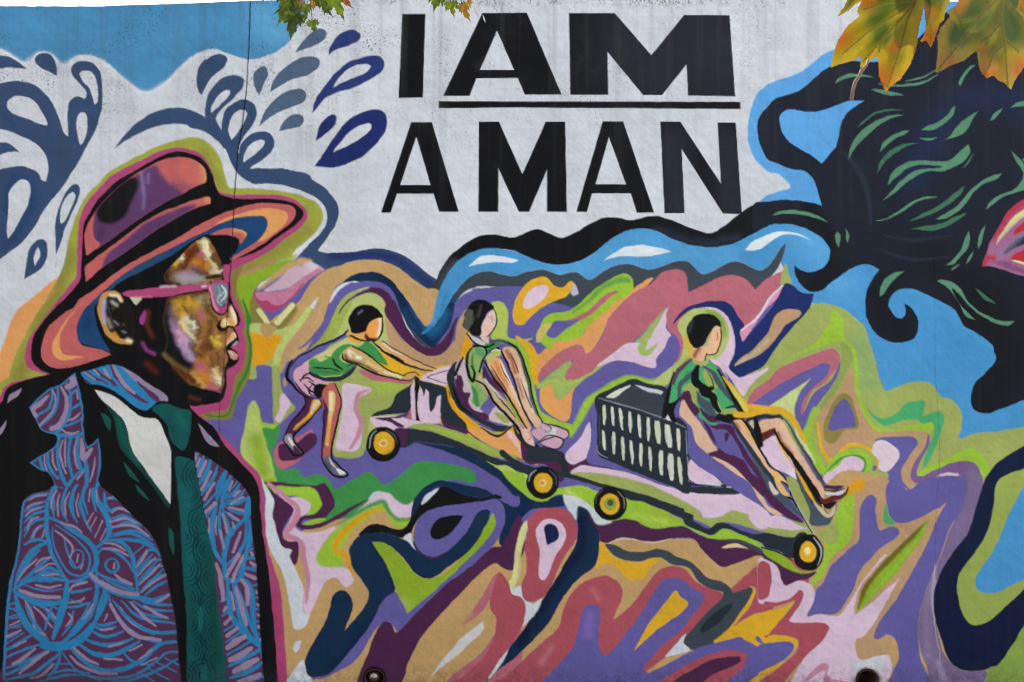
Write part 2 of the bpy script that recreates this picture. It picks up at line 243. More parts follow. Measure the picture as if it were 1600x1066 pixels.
MURAL = """
@F
#wall_paint
f W 0 -600,-50 2200,-50 2200,1500 -600,1500
a d2d3d6 90,.5 560,330 660,380 900,360
a bcbec4 40,.4 240,130 300,160 240,180
a b9bdc8 50,.3 470,230 560,300
#painted_sky_band
@A1
g BL 2 -2400,-200c -2400,330c -1000,330 -120,300 0,305 60,335 110,370 150,388 190,380 215,345 245,325 300,328 340,350 375,395 400,402 430,390 470,355 530,345 600,358 680,400 750,465 830,535 890,568 940,570 980,550 1040,500 1120,420 1200,350 1270,315 1340,308 1400,325 1480,355 1560,372 1657,350 1727,320 1797,270 1847,190 1897,90 1910,-200c
a 62a4cc 30,.6 1640,60 1700,200 1780,180
b d8dade 4,.5 0,312 60,345 150,398 215,355 250,335 310,338 390,412 480,362 560,356 640,385 740,475 850,560 930,582 1060,500 1200,365 1330,318
#painted_splash
@B1
g NV 1 -1200,-200c -160,-300 0,-278 60,-290 130,-292 200,-278 260,-238 310,-178 350,-108 375,-38 395,22 413,45 425,52 422,-98 430,-158 465,-193 500,-195 530,-178 538,-198 530,-238 490,-288 455,-318 440,-358 450,-388 480,-410 530,-416 580,-403 615,-368 632,-318 636,-238 635,-118 620,-58 590,22 560,82 520,152 460,260 400,350 340,430 300,480 260,540 200,640 130,720 60,775 0,820 -300,1000 -1200,1100c
g W 1 45,-158 70,-188 120,-201 180,-188 230,-148 270,-88 300,-28c 290,-15 240,-28 170,-58 90,-88 50,-118
g W 1 495,-343 530,-358 570,-348 600,-298 608,-218 605,-158 590,-148 575,-198 550,-258 510,-303
g W 1 480,-68 500,-93 530,-93 545,-58 540,22 520,92 500,107 490,62 478,-8
g W 1.5 -300,-60 0,7 60,22 130,52 200,82 250,122 290,182 300,270 285,335 265,330 245,290 215,265 150,240 80,240 0,260 -200,330 -400,200
b 1c3a66 8,.55 40,740 130,620 190,500 210,400 180,320 90,310 50,380 40,500
g W 1 100,340 140,320 180,335 192,390 180,460 150,530 110,600 70,670 50,690c 45,620 50,540 55,470 60,400
g W 1 -1500,-40c -400,-60 -330,50 -350,300 -500,500 -900,560 -1500,600c
#painted_droplet
g NV 1 -120,100 0,90 50,95 100,130 128,155c 90,150 40,155 -60,175
@A1
#painted_droplet.a
g NV 1 -90,345 0,345 50,355 100,380 150,415 168,433c 110,428 50,425 0,428 -80,430
#painted_droplet.b
g NV 1 215,365 240,340 280,333 320,345 345,390 355,440 357,475c 310,450 260,425 225,395
@B1
#painted_droplet.c
g NV 1 490,355 497,400 480,460 440,550 405,630 385,700 350,790c 345,700 342,620 355,540 380,470 410,400 445,360
g W 1 455,398 468,420 455,470 430,530 400,585 380,600 373,560 385,490 415,430
#painted_droplet.d
g NV 1 150,945c 165,860 180,770 215,710 250,692 285,705 298,760 280,840 230,900
g W 1 240,745 252,770 245,810 215,860c 212,810 225,765
#painted_droplet.e
@A1
g NV 1 1258,595c 1230,540 1230,450 1265,385 1330,345 1390,340 1420,365 1400,420 1350,460 1300,510
#painted_wave
g NV 2 715,925c 770,850 850,770 940,710 1040,678 1130,672 1220,700 1290,740 1380,810 1440,880 1400,930 1370,890 1290,830 1200,790 1100,775 1000,785 900,815 800,870
@S1
g NV 1 -60,415 80,460 140,500 230,575 300,650 360,740 400,830 470,885 560,890 640,880 720,880 830,905 940,940 940,1045 800,1005 700,998 560,1000 450,985 370,930 320,860 285,770 240,690 170,620 80,575 -30,545
g NV 2 105,470 110,380 130,290 190,210 260,155 340,140 400,155 415,190 400,245 330,320 250,400 200,450 190,500 215,545 230,570 200,600 130,520
g W 1 150,440c 165,370 210,300 270,258 300,262 300,290 270,330 210,390
g NV 1 235,575 240,500 260,430 310,370 380,335 450,340 500,380 515,440 490,520 440,590 400,650 370,710 360,760 290,680
g W 1 315,655c 290,590 300,510 330,450 380,415 425,418 440,445 420,500 380,570 345,620
g NV 1 375,720 400,670 460,615 540,588 610,595 650,640 655,700 630,750 560,810 490,860 465,880 430,900 380,820
g W 1 408,835c 410,790 440,720 490,670 545,650 575,660 570,700 530,740 460,800
@B2
g NV 1 -30,62 100,55 250,80 380,140 470,220 515,300 500,400 440,490 385,565c 450,580 600,575 740,553 860,570 970,625 1050,690 1120,740 1160,760 1145,830 1110,830 1060,800 970,740 880,670 750,625 600,635 500,670 430,685 380,660 320,630 235,630c 240,615 300,550 380,480 435,400 435,310 370,235 250,180 100,150 -30,148
a 1c2a5e 9,.8 480,600 620,600 750,590 880,620 980,690 1080,770
#painted_droplet.f
@S1
g NG 1 600,100 575,72 530,85 490,125 485,190 510,260 540,305c 570,210 605,150
@A2
#painted_droplet.g
g NG 1 245,330c 290,260 350,200 410,178 442,200 430,245 360,290
#painted_droplet.h
g RB 1.5 455,345c 460,300 520,215 600,185 650,210 645,250 580,285 500,310
#painted_droplet.i
g RB 1.5 352,708c 372,620 450,510 560,400 680,355 760,350 800,390 780,450 700,505 600,550 500,580 430,620
g W 1 480,545c 540,460 620,410 690,402 715,415 690,450 590,495
#painted_droplet.j
g NG 1 90,578c 105,510 170,430 270,365 350,352 398,375 385,425 320,470 220,500 140,545
#painted_droplet.k
g NG 1 22,790c 50,710 120,620 210,565 280,555 315,585 300,635 220,670 110,720
#painted_droplet.l
g NG 1 143,820c 165,770 220,720 275,713 300,740 280,785 215,805
#painted_droplet.m
g RD 1.5 375,885c 390,800 430,740 480,715 505,735 490,790 430,840
#painted_droplet.n
g RD 1.5 365,1040c 420,960 500,840 590,740 700,690 780,688 818,740 800,830 700,950 580,1020 480,1047
g W 1 485,950c 530,880 600,810 690,768 720,775 715,810 640,870 550,920
#letter
f K 0 912,88 1057,88 1041,610 890,612
#letter.a
f K 0 1410,82 1689,80 1907,592 1677,592 1632,488 1375,490 1332,600 1168,600
f W 0 1504,193 1609,438 1397,438
@A3
#letter.b
f K 0 355,83 640,83 868,345 1073,95 1356,97 1392,603 1097,597 1088,405 935,595 818,595 595,325 600,593 363,593
{
a 30333d 110,.5 900,330 1300,330
}
@A2
#underline
f K 0 1140,633 3022,636 3022,682 1600,672 1140,677
@B2
#letter.c
f K 0 968,-235 1097,-235 1265,325 1143,325 1108,212 880,212 840,330 780,330
f W 0 1000,-143 1089,157 900,157
@B3
#letter.d
f K 0 -207,-238 -82,-238 65,88 210,-238 332,-238 343,325 218,325 218,62 108,325 42,325 -85,55 -85,325 -210,325
#letter.e
f K 0 565,-240 693,-240 887,330 778,330 740,210 500,210 467,325 400,325
f W 0 604,-140 710,152 522,152
#letter.f
f K 0 925,-238 1050,-238 1302,148 1282,-232 1395,-232 1433,330 1410,338 1315,335 1058,-66 1077,333 950,333
{
a 30343f 30,.5 1000,-100 1040,300
a 30343f 30,.5 1350,-100 1380,300
}
@F
#painted_swirl_field
f VI 3 -600,600 100,640 340,640 400,440 470,400 560,445 600,470 660,545 700,500 740,450 800,452 900,470 1000,455 1090,445 1190,435 1230,470 1300,480 1400,560 2200,900 2200,1500 -600,1500
// right: blue and hair
@A4
#painted_sky_patch
g BR 2 0,525 100,490 200,450 270,400 330,350 400,315 600,250 800,120 1000,20 1200,-60 2600,-100c 2600,1500c 300,1600c 300,1450 -100,1330 0,1200 -100,1085 -47,1048 -87,990 -122,900 -127,800 -107,680 -67,590
@B4
#painted_blue_stream
f BM 0 200,400 2700,300 2700,1700 1600,1670 1200,1740 730,1445 580,1000 300,900 180,860 60,600
#wall_paint
g W 2 -120,-30 -60,25 0,75 60,90 120,140 135,175 60,200 0,220 -80,262 -120,240
#painted_wave_crest
@B2
g K 1 1125,750 1145,700 1200,610 1280,540 1380,480 1480,465 1597,485 1690,450 1762,432 1827,460 1907,487 1997,450 2097,390 2177,358 2257,360 2337,377 2427,355 2507,352 2597,375 2697,420 2777,447 2837,455 2907,420 2997,350 3087,290 3194,262 3300,255c 3300,405c 3194,415 3097,465 3017,510 2917,540 2797,545 2697,530 2597,495 2517,455 2447,432 2367,435 2277,460 2197,510 2097,590 1997,640 1907,655 1797,645 1697,610 1597,565 1480,555 1380,570 1290,620 1220,700 1150,800 1130,830 1100,800
a 43464d 9,.7 1130,790 1170,720 1230,650
a 2a3548 8,.5 2500,440 2700,510 2850,520 3000,490
@A4
#painted_hair
g KH 1 0,660 60,610 160,580 230,540 300,480 360,430 430,400 500,380 600,385 700,380 850,300 980,200 1080,100 1150,50 1300,-20 1600,-100 2700,-100c 2700,2500c 1597,2496 1520,2536 1430,2571 1340,2576 1285,2551 1265,2496 1275,2416 1320,2326 1390,2236 1408,2176 1380,2136 1280,2066 1230,2038 1170,1968 1140,1918 1050,1868 950,1818 870,1798 810,1808 770,1848 752,1898 765,1938 800,1978 840,1983 858,1958 850,1893c 900,1928 930,1978 938,2016 930,2086 870,2131 780,2136 700,2106 650,2056 620,1996 605,1948 605,1848 640,1748 690,1683c 620,1650 560,1658 480,1698 400,1758 330,1813 270,1823 210,1788 170,1728 160,1653c 210,1688 270,1698 340,1668 375,1618 380,1558 340,1498 250,1438 150,1403 60,1400 0,1413 -90,1440 -90,1278 0,1260 100,1248 200,1253 290,1268 335,1283c 310,1198 280,1118 230,1068 150,1058 60,1023 0,998 -37,940 -57,880 -67,790 -47,720
{
@B4
a K 35,.7 200,480 400,700 300,780
a K 40,.7 700,850 800,1050
a K 60,.8 1300,950 1500,1200 1350,1500
a K 40,.5 1000,600 1100,700 1300,800
a K 12,.7 250,300 330,400 420,520
a 1c2c50 30,.5 1000,-100 900,80 1100,-250
a 1c2c50 25,.5 1250,-380 1500,-400 1590,-330
a 2a2a30 25,.4 500,-500 350,-560
s 2c3346 4,6,10,4,~.5 480,-40 560,60 620,200 640,400
s 151a28 4,5,9,3,~.6 380,100 480,250 520,400 450,600
s 151a28 4,5,9,3,~.6 700,80 660,160 640,240
s 2c3346 3,3,6,2,~.5 700,560 900,620 1150,600
s 2c3346 3,3,6,2,~.5 720,470 900,500 1150,470
s 151a28 3,3,5,2,~.6 680,620 900,660 1150,640
}
#painted_sky_patch
@A4
g BR 1 70,760 75,720 110,690 150,685 250,700 340,690 430,655 520,628 600,632c 530,670 480,720 450,790 435,870 420,920 380,965 332,1018c 280,975 200,930 130,880 90,830
#painted_hair_strand
g ST 1 410,530c 430,495 490,465 550,458 620,468 680,485c 600,484 540,484 470,500
s ST 1.3,1,3,2,1 860,510 940,490 1000,465 1060,430
s ST 1.3,1,3,4,1 690,525 800,535 900,530 980,510 1060,465
g ST 1 625,560c 680,555 760,565 860,600c 790,600 700,585
g S2 1 550,810c 590,750 670,700 760,680 880,690c 780,695 690,710 620,750
g ST 1 500,1015c 510,930 550,850 610,790 700,740 780,718 870,715c 780,740 700,780 640,830 570,900 530,950
g ST 1 690,960c 710,900 760,850 830,815 890,810c 850,840 790,870 730,920
g ST 1 950,815c 1000,780 1060,760 1110,720 1150,670 1170,655c 1160,710 1120,760 1060,800 1000,815
g ST 1 1080,882c 1130,850 1180,780 1240,730 1325,682c 1280,740 1250,800 1190,850
g ST 1 1380,760c 1400,715 1440,685 1475,668c 1450,705 1420,740
g ST 1 1187,515c 1210,470 1260,410 1305,400c 1270,430 1230,480 1200,545
g ST 1 1505,675c 1550,640 1650,610 1800,590 1650,650
s ST 1.3,1,4,1 950,862 1000,868 1050,858
g S2 1 680,1066c 700,1000 770,930 860,893 955,895c 870,915 790,960 730,1010
s S2 1.3,1,3,1 1215,1045 1250,1010 1280,960
g ST 1 1480,870c 1510,930 1560,980 1600,1030 1610,1150 1580,1200c 1590,1080 1540,1000
@B4
g ST 1 735,165c 770,80 830,30 920,0 1050,5 1130,0 1200,-60 1250,-100c 1260,-40 1210,20 1100,70 990,75 900,120 800,200 700,268c 770,190 850,110 930,60 1040,48 1080,42 1000,32 930,35 860,60 800,110
g S2 1 665,100c 700,30 740,0 700,60
g ST 1 645,372c 720,368 790,330 860,280 940,240 1010,225 1080,228c 1000,245 930,265 860,310 780,355 700,384
g S2 1 860,392c 950,340 1050,290 1130,230 1190,180 1232,155c 1200,220 1110,290 1000,350
g ST 1 1035,375c 1110,330 1180,280 1250,200 1330,130 1400,95 1466,82c 1430,120 1350,150 1290,200 1220,290 1140,355 1080,375
g S2 1 875,430c 980,410 1080,395 1150,360 1250,320c 1200,370 1120,415 1040,442 960,440
g ST 1 1355,318c 1380,260 1440,220 1520,190 1580,130 1597,20 1580,0 1660,-20 1640,160 1560,200 1460,240
g ST 1 1097,660c 1150,620 1200,560 1225,490 1253,435c 1262,500 1240,560 1190,620 1150,655
g ST 1 1305,565c 1310,500 1330,440 1358,395c 1350,450 1335,520
g ST 1 1225,660c 1250,610 1283,555c 1275,610 1250,640
s ST 1.3,1,3,1 1140,685 1165,668 1190,650
g ST 1 20,348c 60,320 150,310 240,325 310,345 390,397c 310,370 230,352 150,340 80,342
g ST 1 415,470c 425,445 445,455 455,500 442,550c 425,520
g ST 1 480,420c 500,450 508,490 495,525c 485,490
g ST 1 695,860c 700,790 740,730 800,695 858,694c 810,725 760,780 730,830
g ST 1 1045,755c 1090,745 1150,760 1200,800 1240,870 1300,930 1370,970 1450,1000 1540,1002c 1500,1035 1420,1020 1330,975 1260,920 1190,840 1150,800 1160,830 1200,900 1260,960 1305,1005c 1230,970 1180,880 1120,800
g S2 1 1285,795c 1330,820 1380,860 1432,905c 1370,885 1320,840
#painted_flower
@Q2
g 9a6288 1.5 372,772c 375,720 400,670 420,610 450,520 500,430 560,330 620,220 700,140 800,85 1100,20 1100,940 900,905 800,878 700,850 600,815 500,785 430,772
{
a b02838 12,.9 480,440 560,320 640,210 740,130 850,70
g CR 1.5 510,555c 530,480 600,380 660,290 740,220 860,160 900,230 800,260 720,320 640,400 570,480
a 9a6288 8,.7 560,540 680,400 850,260
g b02838 3 690,450c 700,400 760,340 860,270 900,340 800,410
g KH 2 575,655c 620,590 700,520 760,480 860,430 860,500 760,560 680,600 620,640
a 6f7288 5,.6 560,660 660,570 800,440
g b02838 3 650,700c 700,650 780,610 900,570 900,760 780,730
g CR 1.5 660,710c 730,715 860,760 860,775 740,740
a b02838 5,.9 375,760 420,680 480,690
a 6e3c62 4,.6 540,735 650,745
a 6e3c62 4,.6 600,760 850,840
s 6e3c62 2,1,2,1,~.5 480,720 620,790 850,850
}
// blue wave band and the right-hand blue area
#painted_blue_stream
@B3
g BM 1.5 -537,1040 -487,1010 -467,920 -447,830 -407,720 -347,640 -257,580 -147,553 0,566 100,608 200,643 310,653 400,638 500,588 600,508 680,458 770,433 850,430 920,453 1000,493 1100,528 1200,543 1320,538 1420,508 1500,463 1600,412 1660,400 1750,403 1850,438 1940,498 1980,560 1975,620 1940,670 1870,700 1810,690 1760,655c 1770,730 1810,790 1870,825 1930,815 2000,760 2080,700 2160,660 2220,652 2290,685c 2240,750 2205,850 2205,950 2240,1066 2400,1160 2560,1080 2530,980 2600,900 2750,930 2860,1100 3020,1230 2870,1420 2870,1600 3200,1500 3900,1300 4000,1700 3200,1660 3100,1697 2940,1700 2860,1720 2810,1743c 2790,1720 2810,1640 2790,1540 2720,1490 2650,1440 2590,1385 2500,1388 2400,1420 2335,1445c 2300,1380 2280,1300 2250,1160 2220,1060 2150,1000 2090,940 2000,905 1900,890 1840,890 1800,870 1740,800 1700,700 1705,600 1710,515c 1660,570 1600,660 1540,690 1490,670 1430,640 1370,635 1300,665 1240,700 1180,712 1120,650 1070,628 1000,640 930,665 860,685 800,670 730,650 650,660 570,695 510,740 470,748 440,720 400,700 350,705 300,718 240,700 190,685 100,695 0,725 -147,695 -247,720 -317,780 -377,860 -417,940 -457,1000 -497,1045 -540,1038
#-
{
a 68b0e0 30,.5 1850,480 2050,760
a 68b0e0 30,.3 300,680 900,560 1300,600
a 3a86be 40,.5 2700,1100 2900,1250
}
a 2f78a8 10,.6 -470,980 -430,850
#painted_highlight
g d6dde2 1 570,630c 620,590 700,545 800,532 900,545 995,574c 920,590 850,600 780,605 700,598 640,605
g d6dde2 1 -270,665c -210,610 -130,595 -40,605 47,628c 0,640 -100,638 -180,645
g d6dde2 1 1455,562c 1490,520 1560,480 1640,450 1720,448 1800,465 1860,500c 1800,475 1740,465 1680,470 1600,520 1540,560
#painted_slate_band
g GY 1.5 0,725 100,695 190,685 240,700 300,718 350,705 400,700 440,720 470,748 510,740 570,695 650,660 730,650 800,670 860,685 930,665 1000,640 1070,628 1120,650 1180,712 1240,700 1300,665 1370,635 1430,640 1490,670 1540,690 1600,660 1660,570 1710,515c 1690,600 1640,700 1597,740 1515,812 1450,900 700,1000 300,900 0,810 -120,790 -217,790 -297,830 -347,890 -397,980 -440,1120 -520,1170 -600,1120 -700,940 -760,850 -860,790 -1000,750 -1060,760 -1000,720 -920,700 -840,705 -760,750 -690,830 -640,900 -590,980 -550,1030 -497,1045 -457,1000 -417,940 -377,860 -317,780 -247,720 -147,695
a 1b3c66 14,.95 -400,870 -440,960 -480,1060
a 163058 14,.95 -1000,730 -900,715 -800,760 -700,880 -620,1010
a 163058 8,.7 -350,770 -280,730
// central colour field, upper
#painted_swirl_field
@F
@B2
#painted_tan_band
g TA 1 430,690 520,660 600,638 740,623 880,670 970,740 1060,800 1145,830 1145,900 1110,1010 1060,1040 1000,980 960,900 910,830 840,750 760,705 680,700 600,720 560,750 500,790 460,880 430,970 390,1066 200,1300 0,1200 100,1000 250,900 350,760
@Q1
#painted_swirl.a
g OD 6 0,270 700,-60 860,0 700,150 300,380 250,560 400,800 480,950 520,950 700,720 800,800 600,1066 500,1200 0,1200
a 98a040 14,.7 740,-40 560,90 300,190
a b58f60 6,.8 100,390 300,330 520,230 720,110
g d4d8da 3 1000,-80 860,0 760,80 640,190 750,210 860,100 960,-20
g a8b868 4 700,150 640,200 740,215 800,140
#painted_swirl.b
g LM 5 80,440 140,390 300,350 450,275 640,205 740,215 700,270 600,340 500,400 400,450 320,520 290,560 270,620 235,700 240,850 250,1000 200,900 150,750 90,600
g d4d8d2 3 320,540 370,470 500,400 540,395 450,470 380,530
s TA 4,3,8,12,10 330,560 500,425 680,300 850,225 940,225
#painted_swirl.c
g c9a9b6 4 400,560 480,500 600,410 720,300 850,270 930,215 1080,290 1110,320 1000,350 880,430 760,500 600,560 450,580
a d0ccd2 8,.8 960,260 1000,300
g c07a92 3 290,590 400,580 560,580 700,530 850,420 1000,320 1070,300 1090,330 950,430 820,560 740,650 640,720 540,740 400,700 300,640
g ae3e68 3 270,580 300,580 300,640 380,690 440,680 490,725 540,740 640,715 720,650 800,555 870,480 800,590 700,690 600,770 510,820 440,810 360,740 290,660
#painted_swirl.d
s CR 2,8,9,8 345,800 440,950
s CR 2,8,9,10 740,740 560,945
a c9cdb8 3,.6 320,780 420,930
g LM 4 660,1100 740,980 860,820 940,775 990,790 960,900 900,1000 820,1150 700,1200
g d0d4d6 3 940,755 1060,650 1020,775
s GD 2,1,3,4,5,5,4 150,660 200,800 230,900 225,1000 215,1066 240,1200
@C2
#painted_swirl.e
g YP 3 -200,0 -120,40 20,20 120,60 200,40 260,30 180,250 170,400 200,520 150,640 60,700 -120,760 -150,400
g 9cab5c 3 -120,100 0,120 130,240 110,420 150,640 60,700 -30,740 -100,640
g YO 5 -135,40 -60,60 60,95 120,90 170,110 160,170 120,230 60,270 0,290 -100,270
g b09060 4 50,20 130,50 70,110 30,60
s b9c274 4,8,14,12,6 330,-70 260,40 180,140 130,230 110,330
s 9db23c 4,4,6,4 370,-60 300,50 200,180 150,300
s TP 4,7,12,14,10 400,-120 340,0 270,100 190,220 170,400
s 98a048 3,6,9,5 480,0 430,110 330,200
#painted_swirl.f
g YP 4 400,300 620,-180 820,-200 880,60 1000,260 1240,300 1100,500 800,640 600,860 470,860 420,500
g a0ac50 4 500,-150 560,-180 620,-170 500,100 430,150 470,0
g TP 2 800,-140 840,-90 900,20 960,110 1040,185 1100,200 1180,190 1260,100 1290,40 1310,-20 1318,-75 1350,-40 1330,120 1220,260 1050,320 900,260 820,100
g YL 4 780,170 880,240 1000,300 1080,320 1220,255 1290,160 1310,40 1340,60 1330,300 1100,400 950,360 830,300
@K1
#painted_arch
g VI 1.5 280,850c 450,700 600,500 640,400 690,250 780,120 900,40 1050,5 1200,-5 1350,20 1450,90 1550,200 1600,330 1500,350 1380,180 1230,80 1150,70 1000,110 880,180 800,280 740,400 660,520 560,640 420,770 310,850
g d4d5da 2 685,275 720,140 830,30 960,5 860,60 770,140
g PL 1.5 790,410 850,300 930,210 1000,150 1120,95 1230,70 1350,100 1460,200 1540,330 1600,470 1640,600 1680,760 1600,740 1520,640 1440,480 1400,380 1380,270 1320,190 1230,145 1120,150 1020,190 930,240 860,320 810,400
a c9cbd8 2.5,.8 1150,75 1020,120 930,190
a c9cbd8 2.5,.7 1370,45 1460,120 1500,230 1560,350
a c3b4a0 4,.8 1400,470 1480,620 1580,760
@K2
#painted_violet_band
g VI 1 180,360 230,300 270,200 310,110 380,40 470,10 600,-10 760,0 720,60 680,140 690,210 840,290 800,390 700,330 640,320 560,80 420,100 380,240 320,260 240,380
@C2
#painted_plum_v
g PL 1 800,-60 870,60 940,140 1000,190 1090,228 1170,205 1215,150 1240,60 1262,-20 1240,0 1180,110 1100,170 1040,160 970,90 920,0 880,-100 850,-130
#painted_navy_v
@B2
g NB 1 540,765 600,720 680,700 760,705 840,750 910,830 960,900 1010,980 1060,1045 1100,1050 1150,1000 1200,900 1240,900 1215,1020 1190,1066 1150,1120 1110,1170 1080,1160 1000,1090 930,1000 900,930 870,850 820,790 740,755 650,750 580,760
a 1b5888 10,.9 960,940 1010,1020 1080,1080 1130,1050 1180,960
a 102040 6,.8 800,740 900,850 960,960 1080,1140
s 2d7ab0 3,4,8,6 1040,1080 1090,1040 1130,960 1150,880
g TA 1 1000,960 1040,1010 1062,1035 1100,1010 1140,900 1150,830 1100,800 1040,840
s BM 1,2,9,10,12 1065,1038 1105,1015 1135,930 1155,840 1190,760
@B3
#painted_blob
g YL 1.5 200,730 240,760 270,790 320,795 350,765 380,762 375,800 340,850 280,875 220,900 150,950 100,1000 60,1030 20,1020 5,950 20,880 60,810 120,750
g dcc2d0 2 70,890 100,830 150,790 200,780 225,800 210,850 160,900 100,930 75,925
a a88a30 3,.6 40,970 60,985
g b8b0c8 2 365,830 385,770 415,832 380,850
@C3
#painted_swirl.g
g OR 2 880,-260 780,-160 640,-40 600,-10 590,30 540,130 470,215 430,160 380,170 280,230 200,300 150,400 90,200 60,120 130,160 160,215 200,185 300,90 360,70 440,95 470,10 520,-60 720,-170 840,-255
a YL 6,.9 95,130 150,215 130,330 150,400
#painted_swirl.h
@B3
g LI 1.5 165,1066 200,990 260,955 350,945 420,900 470,850 540,790 620,740 700,710 750,740 755,800 720,850 650,880 600,930 540,980 470,1040 430,1100 350,1130 270,1130 240,1180 180,1140c 150,1110
s GR 5,3,6,9,8,~.7 380,950 480,880 560,800 660,750 730,750
s RS 2,2,8,7,9,4 325,1008 430,985 500,940 560,880 610,840 650,822
g VI 2 210,1080 260,1010 330,1005 420,1000 330,1060 260,1110
@C3
#painted_swirl.i
g c8b860 2 150,140 165,60 210,20 250,20 220,70 175,135
#painted_swirl.j
g RS 1.5 160,378 170,330 230,250 330,180 420,155 462,210 540,140 580,70 600,0 640,-60 760,-170 870,-230 930,-290 1000,-315 1060,-310 1090,-270 1100,-170c 1160,-200 1300,-270 1380,-282 1450,-260 1490,-220 1515,-190c 1600,-265 1710,-300 1705,-200 1680,-130 1597,-120 1500,20 1440,130 1300,200 1060,80 1000,40 970,-80 900,0 800,90 700,180 600,260 480,350 345,387 335,330 380,250 280,300 200,360
#painted_swirl.k
g 9cb060 5 150,420 230,345 340,262 372,268 335,330 340,375 400,370 480,352 600,265 760,140 840,60 960,-75 900,40 860,100 790,150 720,150 640,200 540,290 470,360 400,430 360,480 300,500 250,480 230,440
s a9c24c 2,2,5,3,1,~.8 170,410 250,380 350,400 460,350 560,280
#painted_swirl.l
g OR 2 178,430 250,405 262,470 300,495 370,440 395,420 388,520 365,600 320,635 250,600 190,540 175,480
a YL 4,.6 180,440 180,520 250,600
#painted_swirl.m
g PK 1.5 530,292 640,200 720,145 800,140 850,110 900,40 960,-70 975,-82c 965,0 960,50 995,110 940,190 900,240 890,300 800,285 700,260 620,262
g 9fb264 3 785,160 850,100 890,40 860,120 830,185 910,145 860,215 810,225 790,200
a 8e8f98 3,.8 705,215 740,205
#painted_swirl.n
g VI 1.5 985,105 1020,110 1045,150 1040,230 980,300 920,370 880,385 820,370 740,335 670,342 600,372 540,430 480,470 440,540 400,620 350,670 320,668 200,582 190,568 260,608 340,635 370,560 380,450 430,390 500,340 600,272 680,252 760,265 890,302 910,240 950,170
s LI 5,6,12,12,10,10,12,14 360,720 430,600 480,510 560,450 650,395 740,365 850,395 930,390
s 9aa23c 4,14,16,14,8 930,395 1010,330 1060,260 1095,180 1100,60
g RS 1.5 965,-60 1040,-110 1080,-200 1060,-60 1040,60 1070,130 1060,230 990,310 1040,225 1048,150 1020,100 975,60
@C4
#painted_olive_field
g YG 2 -60,260 20,60 80,-60 80,-200 90,-300 110,-350 180,-140 240,-90 300,-105 400,-95 490,-60 550,0 600,40 640,160 680,300 700,380 735,448c 800,420 900,385 990,385 1040,420 1080,480 1140,495 1190,540 1210,600 1205,680 1190,725 1200,740 1260,715 1340,700 1440,695 1597,668 2600,600c 2600,2400c 1400,2400c 1300,1100 1000,1000 600,900 300,900 100,700 -50,560 -400,500 -200,400
a 86a66a 16,.7 560,120 600,250 640,400
@K3
#painted_swirl.o
g PK 1 380,35 430,45 480,62 545,110 580,180 595,290 590,380 552,470 560,500 600,540 640,560 700,550 834,480 834,500 760,560 700,620 660,690 620,650 560,560 480,480 420,430 480,300
g YP 1.5 180,180 230,100 320,55 420,60 500,110 545,180 552,270 520,360 470,420 420,430 300,420 240,420 200,480 110,600 60,620 0,600 80,520 180,440 220,350 215,270
a 7a9c28 4,.8 400,75 470,110 510,170 520,250
a YL 5,.8 245,270 260,340 290,390 250,430
#painted_navy_scroll
g RD 1 145,172 170,120 230,60 310,28 400,5 500,0 560,30 610,100 660,175 640,260 650,298c 700,240 760,170 834,80 900,-20 950,-120 1000,-120 1080,-60 1170,-50c 1130,60 1050,150 980,230 900,330 834,430 780,490 700,530 640,550 580,520 550,480 590,400 597,300 580,200 540,120 480,70 400,45 300,60 220,100
g TP 1.5 592,475 640,410 720,360 780,290 834,230 870,140 920,80 980,60 1070,75 1050,120 960,180 900,260 834,340 760,395 680,430
a b8c0a0 4,.5 605,460 740,380 830,290
g d490ae 1.5 640,205 700,165 790,60 860,-40 930,-100 900,-20 834,40 760,140 700,230 655,290 635,250
s dcd6dc 2,2,3,2 640,215 760,120 850,-20 940,-110
a 2e4030 4,.6 640,500 740,470 790,440
s PK 2,3,4,3 640,560 700,550 760,520
@C4
#painted_swirl.p
g LI 4 150,225 300,140 390,0 400,-60 460,-20 480,120 540,180 560,330 570,470 610,560 640,630 720,680 800,680 900,655 960,640 1030,640 1010,700 900,700 800,700 650,700 560,580 540,400 530,250 480,150 400,140 300,180
g 8f9c50 3 450,140 500,160 530,240 500,310 440,420 380,520 320,560 360,470 440,330 460,230
#painted_swirl.q
g RS 1 -100,450 0,380 60,310 150,265 320,200 400,178 440,205 448,250 400,340 300,430 100,500 -150,640
#painted_swirl.r
g VI 1 -260,640 -100,520 0,450 100,385 200,335 300,287 350,266 388,290 375,335 330,380 270,440 220,500 212,585 230,560 270,480 330,420 400,370 450,255 440,330 400,410 330,500 280,575 235,670 205,697 178,655 163,560 178,475 210,420 265,365c 150,440 0,540 -200,640
g RS 1 445,240 425,310 390,350 340,395 290,430 250,490 215,590 205,585 212,520 260,445 330,380 375,335 400,260
#painted_swirl.s
g c2cc88 2 0,545 150,440 265,368c 200,450 165,540 165,640 150,640 100,570 40,555
s YL 3,9,9,9,8,6 -300,580 -120,545 0,560 90,570 160,630 230,760
s LI 4,8,12,12,16,14 290,560 265,640 240,720 270,830 320,920 380,960
g c9d2a4 2 160,640 200,700 250,800 300,900 240,820 180,720
#painted_swirl.t
g TP 2 510,300 530,340 545,450 580,560 640,660 700,700 900,688 1000,705 990,740 930,725 850,732 700,735 650,775 600,790 520,770 450,810 400,850 350,820 320,730 310,620 360,530 440,440
g 8c8040 2 470,455 520,490 565,640 555,680 480,690 430,750 390,772 350,740 345,650 390,550 430,480
g VI 2 470,492 510,530 548,640 540,670 470,675 400,695 372,680 390,610 430,530
